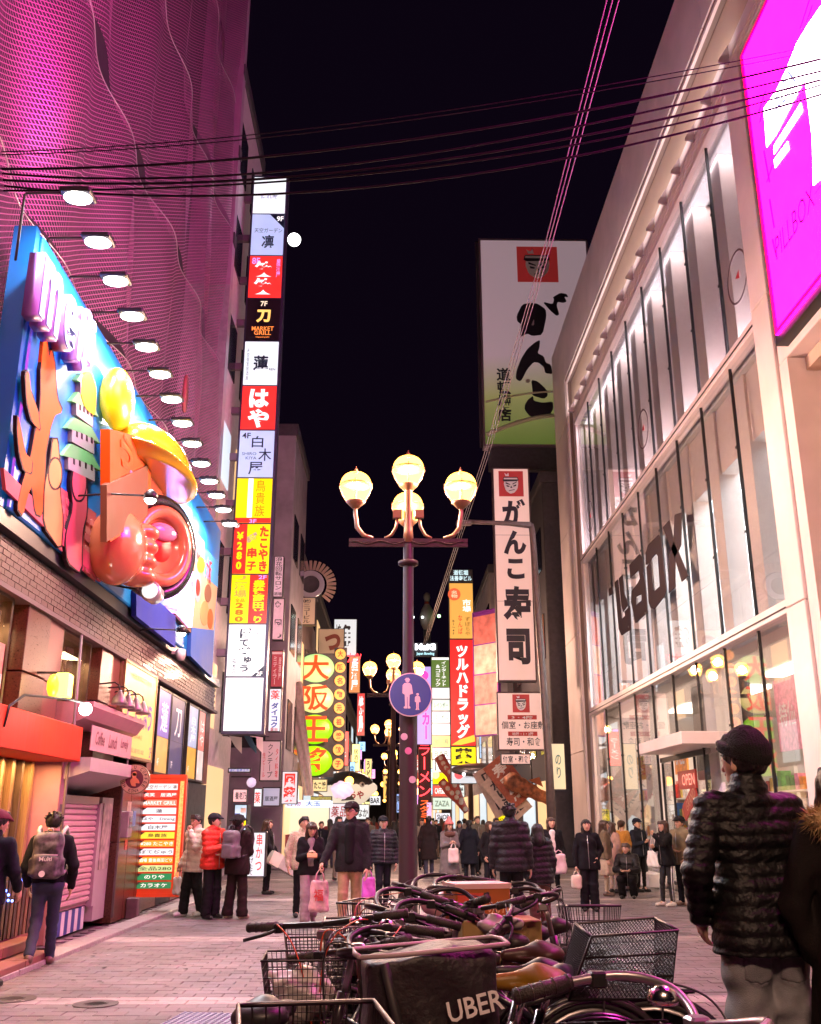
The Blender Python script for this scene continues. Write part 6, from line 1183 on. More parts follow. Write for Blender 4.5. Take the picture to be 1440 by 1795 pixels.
ARMS = {'down': ((.25, .03, 1.10), (.245, -.04, .86), False), 'back': ((.24, .12, 1.12), (.25, .10, .88), False), 'fwd': ((.25, -.06, 1.12), (.25, -.20, .92), False), 'carry': ((.25, .02, 1.09), (.27, -.05, .85), True),
        'phone': ((.20, -.06, 1.10), (.06, -.25, 1.16), True), 'mouth': ((.21, -.13, 1.16), (.07, -.17, 1.40), True), 'pocket': ((.28, .06, 1.12), (.20, -.06, .95), False), 'strap': ((.24, -.08, 1.12), (.13, -.15, 1.25), True),
        'raise': ((.19, -.20, 1.22), (.06, -.30, 1.40), True), 'out': ((.27, -.06, 1.12), (.36, -.16, .92), True), 'cross': ((.24, -.08, 1.12), (.02, -.18, 1.06), False), 'knee': ((.24, -.22, .62), (.10, -.36, .60), False)}
LEGS = {'stand': [((.09, 0, .48), (.10, .02, .085)), ((.09, 0, .48), (.10, .02, .085))], 'walk': [((.08, -.13, .50), (.08, -.20, .085)), ((.08, .02, .49), (.08, .30, .16))], 'step': [((.085, -.07, .49), (.09, -.10, .085)), ((.085, .04, .48), (.09, .16, .10))],
        'wide': [((.11, -.02, .48), (.15, .02, .085)), ((.11, 0, .48), (.15, .02, .085))], 'lean': [((.10, -.05, .48), (.16, -.02, .085)), ((.07, .02, .48), (.06, .05, .085))], 'crouch': [((.13, -.34, .42), (.12, -.16, .085)), ((.13, -.30, .44), (.12, -.10, .085))]}
PEOPLE = []
def person(label, x, y, rz=0, h=1.66, top=('coat', (.02, .02, .025)), bottom=('trouser', (.02, .02, .03)), shoe=(.03, .03, .03), hair=('short', (.015, .01, .01)), hat=None, arms=('down', 'down'), legs='stand', head=(0, 0), vox=.016, glasses=False, group=None, hands=True, female=False, extra=None, inner=None, bend=0.):
    k = h / 1.70; hy, hp = rad(head[0]), rad(head[1])
    dz = 0. if legs != 'crouch' else -.52
    def S(p): return (p[0] * k, p[1] * k, (p[2]) * k)
    def U(p): return S((p[0], p[1] - max(0, p[2] - .9) * bend, p[2] + dz))
    piv = Vector((0, .0, 1.47)); RM = Matrix.Rotation(hy, 3, 'Z') @ Matrix.Rotation(hp, 3, 'X')
    def Hd(p): v = RM @ (Vector(p) - piv) + piv; return U(v)
    kind, tc_ = top[0], top[1]; bk, bc = bottom[0], bottom[1]
    sw = .165 if female else .185
    jg = np.random.default_rng(len(PEOPLE) + 40); hy += rad(jg.uniform(-14, 14)) if vox > .01 else 0; rz += jg.uniform(-9, 9) if vox > .01 else 0; RM = Matrix.Rotation(hy, 3, 'Z') @ Matrix.Rotation(hp, 3, 'X'); swy = jg.uniform(-.025, .025); U0 = U; U = lambda p: (lambda q: (q[0] + swy * max(0, min(1, (p[2] - .3) / .6)) * (1.6 - p[2]) * k, q[1] + jt * (p[2] - .9) * k, q[2]))(U0(p)); jt = jg.uniform(-.05, .05)
    A = []
    for side, a in zip((-1, 1), arms):
        e, w_, g = ARMS[a] if isinstance(a, str) else a; je = jg.uniform(-.03, .03, 3); jw = jg.uniform(-.035, .035, 3); (e, w_) = (tuple(np.array(e) + je), tuple(np.array(w_) + jw)) if a in ('down', 'back', 'fwd', 'carry', 'pocket') else (e, w_); f = lambda p: (side * p[0], p[1], p[2])
        if legs == 'crouch' and a == 'knee': A.append((U((side * sw, 0, 1.385)), S(f(e)), S(f(w_)), g))
        else: A.append((U((side * sw, 0, 1.385)), U(f(e)), U(f(w_)), g))
    Lg = []
    for side, (kn, an) in zip((-1, 1), LEGS[legs]): Lg.append((U((side * .085, 0, .90)), S((side * kn[0], kn[1], kn[2])), S((side * an[0], an[1], an[2]))))
    lo = (-.62 * k, -.62 * k, 0); hi = (.62 * k, .62 * k, 1.86 * k)
    # ---- body: one continuous skin mesh
    s = SDF(lo, hi, vox)
    s.cap(U((-.06, 0, 1.25)), U((.06, 0, 1.25)), .09 * k, k=.05).cap(U((-.05, 0, 1.0)), U((.05, 0, 1.0)), .085 * k, k=.08).cap(U((-sw * .75, 0, 1.38)), U((sw * .75, 0, 1.38)), .05 * k, k=.05)
    s.cap(U((0, .015, 1.38)), U((0, .0, 1.52)), .053 * k, .05 * k, .03)
    s.cap(Hd((0, .025, 1.605)), Hd((0, -.02, 1.60)), .080 * k, .078 * k, .02).cap(Hd((0, -.012, 1.585)), Hd((0, -.048, 1.520)), .070 * k, .046 * k, .03)
    s.cap(Hd((0, -.095, 1.592)), Hd((0, -.113, 1.562)), .010 * k, .0155 * k, .012)
    for sd in (-1, 1): s.cap(Hd((sd * .078, .012, 1.60)), Hd((sd * .080, .008, 1.555)), .016 * k, .012 * k, .008)
    for a in A: s.cap(a[0], a[1], .045 * k, .038 * k, .03).cap(a[1], a[2], .038 * k, .026 * k, .02)
    for l_ in Lg: s.cap(l_[0], l_[1], .075 * k, .05 * k, .04).cap(l_[1], l_[2], .05 * k, .035 * k, .03)
    for l_ in Lg: s.cap(l_[2], (l_[2][0], l_[2][1] - .1 * k, .04 * k), .035 * k, .03 * k, .02)
    ex = MB()
    if hands:
        for sd, a in zip((-1, 1), A): add_hand(ex, a[1], a[2], sd, a[3], k * (.92 if female else 1.02))
    else:
        for a in A: d = (Vector(a[2]) - Vector(a[1])).normalized(); s.cap(a[2], tuple(Vector(a[2]) + d * .12 * k), .028 * k, .022 * k)
    for sd in (-1, 1):      # eyes, brows
        for c, r, m in (((sd * .032, -.0865, 1.602), (.0155, .010, .0085), 1), ((sd * .032, -.0925, 1.602), (.0085, .007, .0078), 2)):
            n0 = len(ex.v); ex.ball((0, 0, 0), [q_ * k for q_ in r], 8, m); cc = Vector(Hd(c)); ex.v[n0:] = [tuple(RM @ Vector(v) + cc) for v in ex.v[n0:]]
        ex.tube([Hd((sd * .016, -.0955, 1.624)), Hd((sd * .034, -.0935, 1.629)), Hd((sd * .050, -.082, 1.622))], .0045 * k, 5, 2)
    ex.tube([Hd((-.023, -.0905, 1.534)), Hd((-.008, -.0985, 1.537)), Hd((.008, -.0985, 1.537)), Hd((.023, -.0905, 1.534))], [.004 * k, .0075 * k, .0075 * k, .004 * k], 6, 3)
    me = s.mesh('person', ex); root = obj('person', me, [skin, skin_e, skin_d, skin_l]); root.location = (x, y, 0); root.rotation_euler = (0, 0, rad(rz)); tag(root, label, 'person', group)
    # ---- trousers or skirt
    hem = top[2] if len(top) > 2 else {'coat': .80, 'puffer': .84, 'long': .50, 'hoodie': .90, 'sweater': .92, 'parka': .76}.get(kind, .85)
    if legs == 'crouch': hem = .30
    bulk = {'puffer': .035, 'long': .018, 'coat': .015, 'parka': .03, 'hoodie': .016, 'sweater': .01, 'fleece': .022}.get(kind, .015) * k
    s = SDF(lo, hi, vox); wide = bk in ('wide', 'baggy'); slim = bk == 'slim'
    if bk == 'skirt':
        for i in range(5): z = .92 - .1 * i; r = .125 + .022 * i; s.cap(U((-.05, 0, z)), U((.05, 0, z)), r * k, k=.06)
        s.disp(lambda X, Y, Z: .012 * np.sin(9 * np.arctan2(Y, X + 1e-6)) * np.clip((.9 * k - Z) * 3, 0, 1)); s.cutf(lambda X, Y, Z: .46 * k - Z)
        for l_ in Lg: s.cap(l_[1], l_[2], .05 * k, .036 * k, .01)
    else:
        s.cap(U((-.06, .015, .93)), U((.06, .015, .93)), .112 * k, k=.04); s.cap(U((-.07, .035, .88)), U((.07, .035, .88)), .10 * k, k=.05)
        for l_ in Lg:
            r0, r1, r2 = (.095, .088, .088) if wide else ((.085, .056, .042) if slim else (.09, .068, .058))
            s.cap(l_[0], l_[1], r0 * k, r1 * k, .035 * k).cap(l_[1], l_[2], r1 * k, r2 * k, .03 * k)
            if extra: s.cap(l_[0], l_[1], .108 * k, .098 * k, .02 * k).cap(l_[1], l_[2], .098 * k, .085 * k, .03 * k)
            if bk == 'baggy': s.cap((l_[2][0], l_[2][1], l_[2][2] + .02), l_[2], .10 * k, .095 * k, .03)
        s.disp(lambda X, Y, Z: .0045 * np.sin(60 * Z / k + 14 * X + 6 * Y) * np.sin(23 * Z + 30 * Y) * np.clip((.75 * k - Z) * 4, .15, 1))
        if extra: extra(s, k)
        mz = min(l_[2][2] for l_ in Lg); s.cutf(lambda X, Y, Z: (.045 if wide or bk == 'baggy' else .06) * k - Z + 0 * X)
    s.cutf(lambda X, Y, Z: Z - (1.02 + dz) * k)
    if extra:
        for sd in (-1, 1):
            s2 = SDF(lo, hi, vox); s2.a = s.a - .0045; s2.cutf(lambda X, Y, Z: np.maximum(np.maximum(np.abs(X * sd - .082 * k) - .062 * k, -Y), np.maximum(Z - .83 * k, .675 * k + .22 * np.abs(X * sd - .082 * k) - Z))); obj('pocket', s2.mesh('pocket'), cloth((.17, .168, .18), 'denim'), root)
    obj('skirt' if bk == 'skirt' else 'trousers', s.mesh('trousers'), cloth(bc, 'denim' if bk == 'jeans' or len(bottom) > 2 else 'cloth'), root)
    if isinstance(bottom[-1], str) and bottom[-1] == 'stripe':
        for sd, l_ in zip((-1, 1), Lg):
            for off in (-.02, .02): MB().tube([(l_[0][0] + sd * .088 * k, off, l_[0][2] - .08), (l_[1][0] + sd * .066 * k, l_[1][1] + off, l_[1][2]), (l_[2][0] + sd * .057 * k, l_[2][1] + off, l_[2][2] + .03)], .008, 5).build('side_stripe', cloth((.75, .72, .7)), root)
    # ---- shoes
    for sd, l_ in zip((-1, 1), Lg):
        s = SDF((l_[2][0] - .09, l_[2][1] - .24, l_[2][2] - .12), (l_[2][0] + .09, l_[2][1] + .14, l_[2][2] + .12), .011); ax_, ay, az = l_[2]; lift = az - .085 * k
        tip = (ax_ + sd * .012, ay - .155 * k, .036 * k + max(0, lift - .06)); s.cap((ax_, ay + .035 * k, az - .035 * k), tip, .047 * k, .038 * k, .02).cap((ax_, ay, az), (ax_, ay + .01, az - .04 * k), .046 * k, .05 * k, .02)
        if lift < .03: s.cutf(lambda X, Y, Z: .004 - Z)
        s.cutf(lambda X, Y, Z: Z - (az + .03 * k)); obj('shoe', s.mesh('shoe'), cloth(shoe, 'leather'), root)
    # ---- jacket
    if len(top) > 6: bulk = top[6] * k
    s = SDF(lo, hi, vox)
    s.cap(U((-sw * .72, .005, 1.375)), U((sw * .72, .005, 1.375)), .068 * k + bulk * .6, k=.05); s.cap(U((-.065, 0, 1.26)), U((.065, 0, 1.26)), .112 * k + bulk, k=.06, sq=(1, 1.08, 1)); s.cap(U((-.062, .0, 1.06)), U((.062, .0, 1.06)), .106 * k + bulk, k=.09); s.cap(U((-.068, .012, .92)), U((.068, .012, .92)), .112 * k + bulk, k=.09)
    z = .84
    while z > hem - .05 and legs != 'crouch': s.cap(U((-.07, .012, z)), U((.07, .012, z)), (.114 + (.9 - z) * (.10 if kind == 'long' else .05)) * k + bulk, k=.07); z -= .09
    s.cutf(lambda X, Y, Z: (hem + (dz if legs != 'crouch' else 0)) * k - Z)
    for a in A: s.cap(a[0], a[1], .056 * k + bulk * .8, .048 * k + bulk * .8, .03).cap(a[1], a[2], .048 * k + bulk * .8, .037 * k + bulk * .6, .02)
    if kind in ('puffer', 'parka', 'coat', 'fleece', 'long'): s.cap(U((0, .02, 1.42)), U((0, .012, 1.475)), .082 * k + bulk * .3, .078 * k + bulk * .3, .03)
    if kind == 'hoodie' or (len(top) > 3 and 'hood' in top[3]): s.cap(U((-.07, .07, 1.43)), U((.07, .07, 1.43)), .058 * k, k=.04); s.cap(U((-.075, .02, 1.45)), U((.075, .02, 1.45)), .045 * k, k=.03)
    if kind == 'puffer':
        sp = (top[4] if len(top) > 4 else .075) * k; amp = (top[5] if len(top) > 5 else .012)
        s.disp(lambda X, Y, Z: -amp * np.abs(np.sin(np.pi * (Z + .006 * np.sin(11 * X) + .006 * np.sin(9 * Y)) / sp)) + amp * .6)
        s.disp(lambda X, Y, Z: .0022 * np.sin(95 * X + 7 * np.sin(30 * Z)) * np.sin(70 * Z + 20 * X))
    else: s.disp(lambda X, Y, Z: .006 * np.sin(26 * Z / k + 17 * X + 9 * np.sin(8 * Y)) * np.sin(19 * X + 11 * Z))
    if kind == 'fleece': s.disp(lambda X, Y, Z: .004 * np.sin(160 * X) * np.sin(150 * Y + 3) * np.sin(140 * Z))
    jk = obj('coat' if kind in ('long', 'coat', 'parka') else ('sweater' if kind == 'sweater' else 'jacket'), s.mesh('jacket'), cloth(tc_, {'puffer': 'puffer', 'sweater': 'knit', 'fleece': 'fleece'}.get(kind, 'cloth')), root)
    if inner:                # shirt showing between open jacket edges
        s = SDF((-.1 * k, -.3, .8), (.1 * k, 0, 1.5), vox * .8); s.cap((0, -.045 * k - bulk, 1.38 * k), (0, -.06 * k - bulk, .95 * k), .075 * k, .08 * k); obj('shirt', s.mesh('shirt'), cloth(inner), root)
    else: MB().tube([U((0, -.118 - bulk / k * 1.0, 1.40)), U((0, -.13 - bulk / k, 1.2)), U((0, -.125 - bulk / k, 1.0)), U((0, -.127 - bulk / k, max(hem, .5) + .03))], .005, 5).build('zip', M('zip_grey', (.35, .32, .32), .35, .6), root)
    if len(top) > 3 and 'fur' in top[3]:
        q = MB(); g = np.random.default_rng(3)
        for i in range(2600):
            th = g.uniform(0, 2 * math.pi); ph = g.uniform(0, 2 * math.pi); R0, r0 = .125, .055
            c = Vector(((R0 + r0 * math.cos(ph)) * math.cos(th), (R0 * .8 + r0 * math.cos(ph)) * math.sin(th) + .04, 1.44 + r0 * math.sin(ph) * .9)); n_ = Vector((math.cos(ph) * math.cos(th), math.cos(ph) * math.sin(th), math.sin(ph))) + Vector(g.normal(0, .45, 3)); n_.normalize(); t_ = n_.orthogonal().normalized() * .004; L = g.uniform(.03, .065)
            c = Vector(U(c)); q.add([c - t_, c + t_, c + n_ * L + Vector((0, 0, -.012))], [(0, 1, 2)], 0)
        q.lathe([(.12, -.05), (.18, -.02), (.18, .03), (.12, .05)], U((0, .04, 1.44)), 20); stuff(q.build('fur_trim', cloth((.62, .42, .19), 'fleece'), root, fix=False))
    # ---- hair and hat
    hk, hc = hair; hm = cloth(hc, 'hair'); s = SDF((-.25 * k, -.28 * k, (.95 + dz) * k), (.25 * k, .3 * k, (1.82 + dz) * k), max(.008, vox * .75))
    n_ = RM @ Vector((0, .735, .678)); p0 = Vector(Hd((0, -.088, 1.655)))
    if hk != 'none':
        s.cap(Hd((0, .03, 1.612)), Hd((0, -.018, 1.612)), .096 * k, .090 * k, .02)
        s.disp(lambda X, Y, Z: .004 * np.sin(120 * X + 40 * Z) * np.sin(90 * Y + 50 * Z))
        s.cutf(lambda X, Y, Z: -((X - p0.x) * n_.x + (Y - p0.y) * n_.y + (Z - p0.z) * n_.z))
        if hk in ('long', 'bob'):
            L = .34 if hk == 'long' else .14
            s.cap(Hd((0, .045, 1.60)), U((0, .085, 1.56 - L)), .088 * k, (.10 if hk == 'bob' else .085) * k, .03, sq=(1, 1, 1))
            for sd in (-1, 1): s.cap(Hd((sd * .074, -.015, 1.62)), Hd((sd * .083, -.02, 1.52)), .027 * k, .03 * k, .02).cap(Hd((sd * .083, -.02, 1.52)), U((sd * .10, -.035, 1.57 - L)), .03 * k, .024 * k, .02)
            for xx in (-.045, -.015, .015, .045): s.cap(Hd((xx, -.075, 1.675)), Hd((xx * 1.15, -.094, 1.632)), .017 * k, .013 * k, .008)
        elif hk == 'tail': s.cap(Hd((0, .11, 1.62)), Hd((0, .14, 1.48)), .03 * k, .022 * k, .02)
        else:
            for xx in (-.05, -.02, .01, .04): s.cap(Hd((xx, -.05, 1.70)), Hd((xx * 1.1 + .01, -.092, 1.655)), .022 * k, .012 * k, .01)
            if hk == 'messy':
                g = np.random.default_rng(5)
                for i in range(46): th = g.uniform(0, 6.28); ph = g.uniform(.1, 1.35); d = Vector((math.cos(th) * math.sin(ph), math.sin(th) * math.sin(ph) * 1.1 + .15, math.cos(ph))); c = Vector((0, .012, 1.615)); s.cap(Hd(c + d * .085), Hd(c + d * .118 + Vector((0, .01, -.008))), .018 * k, .008 * k, .008)
        obj('hair', s.mesh('hair'), hm, root)
    if hat:
        ht, hcol = hat; s = SDF((-.28 * k, -.34 * k, (1.4 + dz) * k), (.28 * k, .32 * k, (1.95 + dz) * k), max(.007, vox * .7)); mk = 'knit' if ht in ('beanie', 'bobble') else 'cloth'
        if ht in ('beanie', 'bobble'):
            s.cap(Hd((0, .03, 1.628)), Hd((0, -.016, 1.625)), .106 * k, .099 * k, .02); s.cap(Hd((0, .02, 1.66)), Hd((0, .02, 1.69)), .088 * k, .065 * k, .05)
            nb = RM @ Vector((0, .35, .94)); pb = Vector(Hd((0, -.09, 1.645))); s.cutf(lambda X, Y, Z: -((X - pb.x) * nb.x + (Y - pb.y) * nb.y + (Z - pb.z) * nb.z))
            s.disp(lambda X, Y, Z: .0032 * np.sin(44 * np.arctan2(Y - .005, X + 1e-6)))
            for i in range(24): th = i * math.pi / 12; t2_ = th + math.pi / 12; s.cap(Hd((.099 * math.cos(th), .112 * math.sin(th) + .008, 1.648 - .035 * math.sin(th))), Hd((.099 * math.cos(t2_), .112 * math.sin(t2_) + .008, 1.648 - .035 * math.sin(t2_))), .014 * k, k=.006)
            if ht == 'bobble': s.cap(Hd((0, .02, 1.72)), Hd((0, .03, 1.78)), .06 * k, .045 * k, .03)
        else:
            s.cap(Hd((0, .03, 1.635)), Hd((0, -.02, 1.635)), .104 * k, .098 * k, .02); nb = RM @ Vector((0, .12, .99)); pb = Vector(Hd((0, -.09, 1.645))); s.cutf(lambda X, Y, Z: -((X - pb.x) * nb.x + (Y - pb.y) * nb.y + (Z - pb.z) * nb.z))
            c0 = Hd((0, -.13, 1.645))
            if ht == 'cap': 
                for xx in (-.05, -.025, 0, .025, .05): s.cap(Hd((xx, -.09, 1.652)), Hd((xx * .9, -.165 + abs(xx) * .6, 1.638)), .013 * k, .009 * k, .02)
            if ht == 'bucket':
                for i in range(20): th = i * math.pi / 10; t2_ = th + math.pi / 10; s.cap(Hd((.105 * math.cos(th), .118 * math.sin(th) + .005, 1.652)), Hd((.155 * math.cos(t2_), .168 * math.sin(t2_) + .005, 1.622)), .014 * k, .008 * k, .02)
        obj('hat', s.mesh('hat'), cloth(hcol, mk), root)
    if glasses:
        q = MB()
        for sd in (-1, 1): q.tube([Hd((sd * .034 + .024 * math.cos(t_ * .785), -.104, 1.60 + .019 * math.sin(t_ * .785))) for t_ in range(9)], .0035 * k, 5); q.tube([Hd((sd * .058, -.10, 1.605)), Hd((sd * .084, .01, 1.605))], .003 * k, 5)
        q.tube([Hd((-.01, -.104, 1.605)), Hd((.01, -.104, 1.605))], .003 * k, 5); q.build('glasses', skin_d, root)
    MX = Matrix.Translation((x, y, 0)) @ Matrix.Rotation(rad(rz), 4, 'Z')
    info = {'root': root, 'M': MX, 'k': k, 'hand': [MX @ (Vector(a[2]) + (Vector(a[2]) - Vector(a[1])).normalized() * .085 * k) for a in A], 'rz': rad(rz)}
    PEOPLE.append(info); return info
# ---- bags
def soft_bag(name, label, P, side, mat, size=(.14, .06, .17), drop=.16, handle=.004, cat='bag', rz=None, pts=None, group=None):
    c = P['hand'][side] if pts is None else pts; t = thing(name, label, cat, (c.x, c.y, c.z), (P['rz'] if P else 0) if rz is None else rz, group)
    s = SDF((-size[0] - .05, -size[1] - .06, -drop - 2 * size[2] - .05), (size[0] + .05, size[1] + .06, -drop + .06), .012)
    s.box((0, 0, -drop - size[2]), (size[0], size[1], size[2]), .04, .02); s.disp(lambda X, Y, Z: .010 * np.sin(25 * Z + 18 * X) * np.sin(31 * X) - .03 * np.clip((-drop - size[2] - Z) * 2, -.3, .6)); obj('bag_body', s.mesh('bag_body'), mat, t)
    q = MB()
    for yy in (-size[1] * .6, size[1] * .6): q.tube([(-size[0] * .5, yy, -drop - .02), (-size[0] * .35, yy * .5, -drop * .5), (0, 0, -.005), (size[0] * .35, yy * .5, -drop * .5), (size[0] * .5, yy, -drop - .02)], .007 if handle < .005 else handle, 5)
    q.build('handle', mat, t); return t
def backpack(label, P, mat, mat2, k=1.0):
    o = P['M'] @ Vector((0, .175 * P['k'], .96 * P['k'])); t = thing('backpack', label, 'backpack', o, P['rz'])
    s = SDF((-.22, -.1, -.02), (.22, .24, .54), .011); s.box((0, .055, .23), (.145 * k, .085, .22 * k), .06, .03); s.box((0, .135, .13), (.11 * k, .05, .10), .035, .03); s.box((0, .12, .31), (.10 * k, .03, .05), .03, .02)
    for sd in (-1, 1): s.box((sd * .15 * k, .05, .12), (.02, .05, .08), .02, .02)
    s.disp(lambda X, Y, Z: .004 * np.sin(40 * Z + 20 * X)); obj('pack', s.mesh('pack'), mat, t); kz = P['k']
    for sd in (-1, 1): MB().tube([(sd * .10, .0, .38), (sd * .125, -.06, .47), (sd * .13, -.17, .50), (sd * .135, -.30, .44), (sd * .14, -.335, .30), (sd * .17, -.24, .12), (sd * .15, -.04, .05)], .022, 6).build('strap', mat2, t)
    MB().tube([(-.11 * k, .175, .235), (0, .19, .24), (.11 * k, .175, .235)], .006, 5).build('zip', mat2, t); MB().tube([(-.03, .03, .45), (-.02, .03, .49), (.02, .03, .49), (.03, .03, .45)], .009, 5).build('handle', mat2, t)
    return t
blackc = (.018, .016, .02); navy = (.02, .025, .05); brownh = (.05, .025, .015); blackh = (.012, .009, .009)
G = 'passers-by in the lane'
def fx(px, py): c = at_z(px, py, 0); return c.x, c.y
# left edge and backpack walker
person('person in dark navy jacket and maroon cap cut by the left edge', *fx(-44, 1737), rz=165, h=1.472, top=('coat', (.02, .022, .04), .80), bottom=('trouser', blackc), hat=('cap', (.14, .03, .05)), hair=('short', blackh), arms=('fwd', 'down'), legs='step', vox=.012, head=(-30, 8))
P = person('person walking away in black hoodie and dark jeans wearing a backpack', *fx(68, 1695), rz=186, h=1.472, top=('hoodie', (.016, .014, .02), .92), bottom=('jeans', (.022, .028, .075)), shoe=(.16, .10, .08), hair=('messy', blackh), arms=('down', 'down'), legs='walk', vox=.011, head=(0, 12))
pk_m = M('pack_print', (.11, .09, .105), .6, nz=.95, ns=16); st_m2 = M('strap_pale', (.42, .38, .36), .6); b_ = backpack('dark patterned backpack with pale straps on the walker in jeans', P, pk_m, st_m2, 1.02); letter('Multi', b_, 0, .20, .12, .04, lwh, y=.19).rotation_euler = (0, 0, math.pi); disc(b_, .02, .06, .03, lwh, y=.20)
# group by the directory board
P = person('person in cream puffer coat holding a hand to the mouth', *fx(334, 1607), rz=-42, h=1.472, top=('puffer', (.62, .52, .45), .74, '', .10, .010), bottom=('wide', (.02, .018, .022)), shoe=(.62, .58, .56), hair=('short', blackh), arms=('carry', 'mouth'), legs='step', vox=.014, head=(0, 8))
soft_bag('plastic_bag', 'thin white plastic bag in the hand of the cream puffer coat person', P, 0, M('plastic_white', (.75, .70, .70), .35), (.10, .03, .13), .10)
person('person in bright red hooded puffer jacket and black cap', *fx(369, 1611), rz=60, h=1.472, top=('puffer', (.62, .035, .02), .80, 'hood', .09, .012), bottom=('wide', blackc), hat=('cap', (.03, .03, .05)), arms=('phone', 'cross'), legs='stand', vox=.014, head=(20, 0))
P = person('person in dark brown jacket, bucket hat and baggy trousers seen from behind', *fx(412, 1611), rz=160, h=1.455, top=('parka', (.045, .022, .024), .72), bottom=('baggy', (.045, .02, .022)), shoe=(.35, .25, .2), hat=('bucket', (.03, .025, .03)), arms=('phone', 'phone'), legs='wide', vox=.014)
backpack('small purple-grey backpack on the person in the bucket hat', P, M('pack_grey', (.16, .12, .15), .45, nz=.25), M('strap_dark', (.05, .04, .05), .6), .9)
P = person('person in black with a cap standing beside the white skewer sign', *fx(467, 1568), rz=85, h=1.403, top=('coat', blackc, .82), bottom=('trouser', blackc), hair=('bob', brownh), arms=('fwd', 'fwd'), vox=.018); 
t = thing('newspaper_box', 'grey tilted carton in front of the person by the skewer sign', 'box', at_y(497, 1515, 20.2)); t.rotation_euler = (0, rad(28), rad(20)); MB().box(-.3, .3, -.15, .15, -.12, .12, ch=.01).build('carton', M('carton_grey', (.42, .36, .34), .6, nz=.2), t, fix=False); MB().box(-.31, -.1, -.155, .155, -.125, .125).build('label', M('carton_pale', (.6, .52, .45), .6), t, fix=False)
# centre
P = person('person in fluffy cream coat behind the girl with the phone', *(lambda c: (c.x, c.y))(at_y(532, 1500, 15.8)), rz=20, h=1.438, top=('fleece', (.60, .46, .34), .8), bottom=('trouser', blackc), hair=('short', blackh), vox=.017, arms=('down', 'down'))
person('person with long brown hair and open black jacket looking at a phone', *fx(541, 1622), rz=4, h=1.368, female=True, top=('coat', (.022, .018, .024), .82), inner=(.30, .22, .24), bottom=('wide', (.34, .22, .25)), shoe=(.1, .07, .07), hair=('long', brownh), arms=('phone', 'phone'), legs='walk', vox=.013, head=(0, 22))
P_ = PEOPLE[-1]; c = P_['M'] @ Vector((0, -.33, 1.15 * P_['k'])); t = thing('phone', 'phone with orange case held by the long-haired girl', 'phone', c, P_['rz']); MB().box(-.07, .07, -.012, .012, -.035, .035, ch=.004).build('case', M('phone_orange', (.6, .25, .12), .4), t, fix=False).rotation_euler = (rad(-40), 0, 0)
P = person('person in black cap, glasses and fleece coat carrying a shopping bag', *fx(612, 1638), rz=-6, h=1.61, top=('fleece', (.022, .016, .022), .80), inner=(.02, .016, .02), bottom=('trouser', (.42, .27, .16)), shoe=(.2, .12, .08), hair=('short', blackh), hat=('cap', (.035, .018, .02)), arms=('out', 'down'), legs='step', vox=.012, head=(-18, -2), glasses=True)
pb_ = M('plastic_print', (.72, .42, .45), .35, nz=.7, ns=7); t = soft_bag('plastic_bag', 'white and red printed shopping bag held by the man in the cap', P, 0, pb_, (.12, .05, .19), .14); letter('福', t, .0, -.32, .12, .14, lred, y=-.08)
P = person('person in dark puffer jacket and cap left of the lamp post', *(lambda c: (c.x, c.y))(at_y(672, 1500, 17)), rz=10, h=1.438, top=('puffer', (.02, .02, .03), .84), hat=('cap', (.02, .02, .03)), arms=('down', 'down'), vox=.017, legs='step'); soft_bag('plastic_bag', 'magenta plastic bag beside the man in the dark puffer jacket', P, 0, M('plastic_magenta', (.62, .10, .55), .3, nz=.3), (.11, .05, .17), .12)
P = person('person in pink bobble beanie, brown scarf and long grey coat', *fx(789, 1564), rz=8, h=1.368, female=True, top=('long', (.17, .14, .14), .42), bottom=('slim', blackc), hat=('bobble', (.75, .22, .20)), hair=('bob', brownh), arms=('phone', 'phone'), vox=.017, head=(0, 14))
MB().lathe([(.09, -.05), (.125, -.02), (.125, .03), (.09, .06)], (0, 0, 1.37 * P['k']), 16).build('scarf', cloth((.12, .05, .035), 'knit'), P['root']); soft_bag('tote_bag', 'pale paper bag on the arm of the pink beanie woman', P, 1, M('tote_pale', (.70, .55, .52), .7), (.11, .05, .14), .10)
person('person in dark coat seen from behind with hair tied up', *(lambda c: (c.x, c.y))(at_y(823, 1500, 24)), rz=175, h=1.386, female=True, top=('long', (.02, .022, .035), .5), hair=('tail', blackh), vox=.02)
person('person with brown hair in dark jacket standing right of the dark-coated back', *(lambda c: (c.x, c.y))(at_y(859, 1500, 20)), rz=30, h=1.368, female=True, top=('coat', blackc, .75), hair=('long', brownh), vox=.018)
person('person in wide black puffer jacket seen from behind', *(lambda c: (c.x, c.y))(at_y(896, 1500, 13.6)), rz=172, h=1.60, top=('puffer', (.026, .018, .026), .80, 'hood', .10, .012), bottom=('trouser', blackc), hair=('messy', blackh), arms=('down', 'down'), vox=.013)
person('person with bobbed hair, dark puffer coat and brown wide trousers from behind', *(lambda c: (c.x, c.y))(at_y(944, 1500, 13.9)), rz=185, h=1.351, female=True, top=('puffer', (.022, .016, .022), .74, 'hood', .09, .010), bottom=('wide', (.16, .07, .06)), hair=('bob', blackh), vox=.013)
P = person('person with long brown hair, white shirt and black cardigan', *fx(972, 1580), rz=-5, h=1.438, female=True, top=('coat', blackc, .72), inner=(.72, .62, .62), bottom=('slim', blackc), hair=('long', brownh), arms=('down', 'carry'), vox=.016); soft_bag('paper_bag', 'pale pink paper bag in front of the woman in the black cardigan', P, 1, M('paper_pink2', (.60, .42, .45), .6), (.13, .05, .17), .06, pts=P['M'] @ Vector((.08, -.2, .88)))
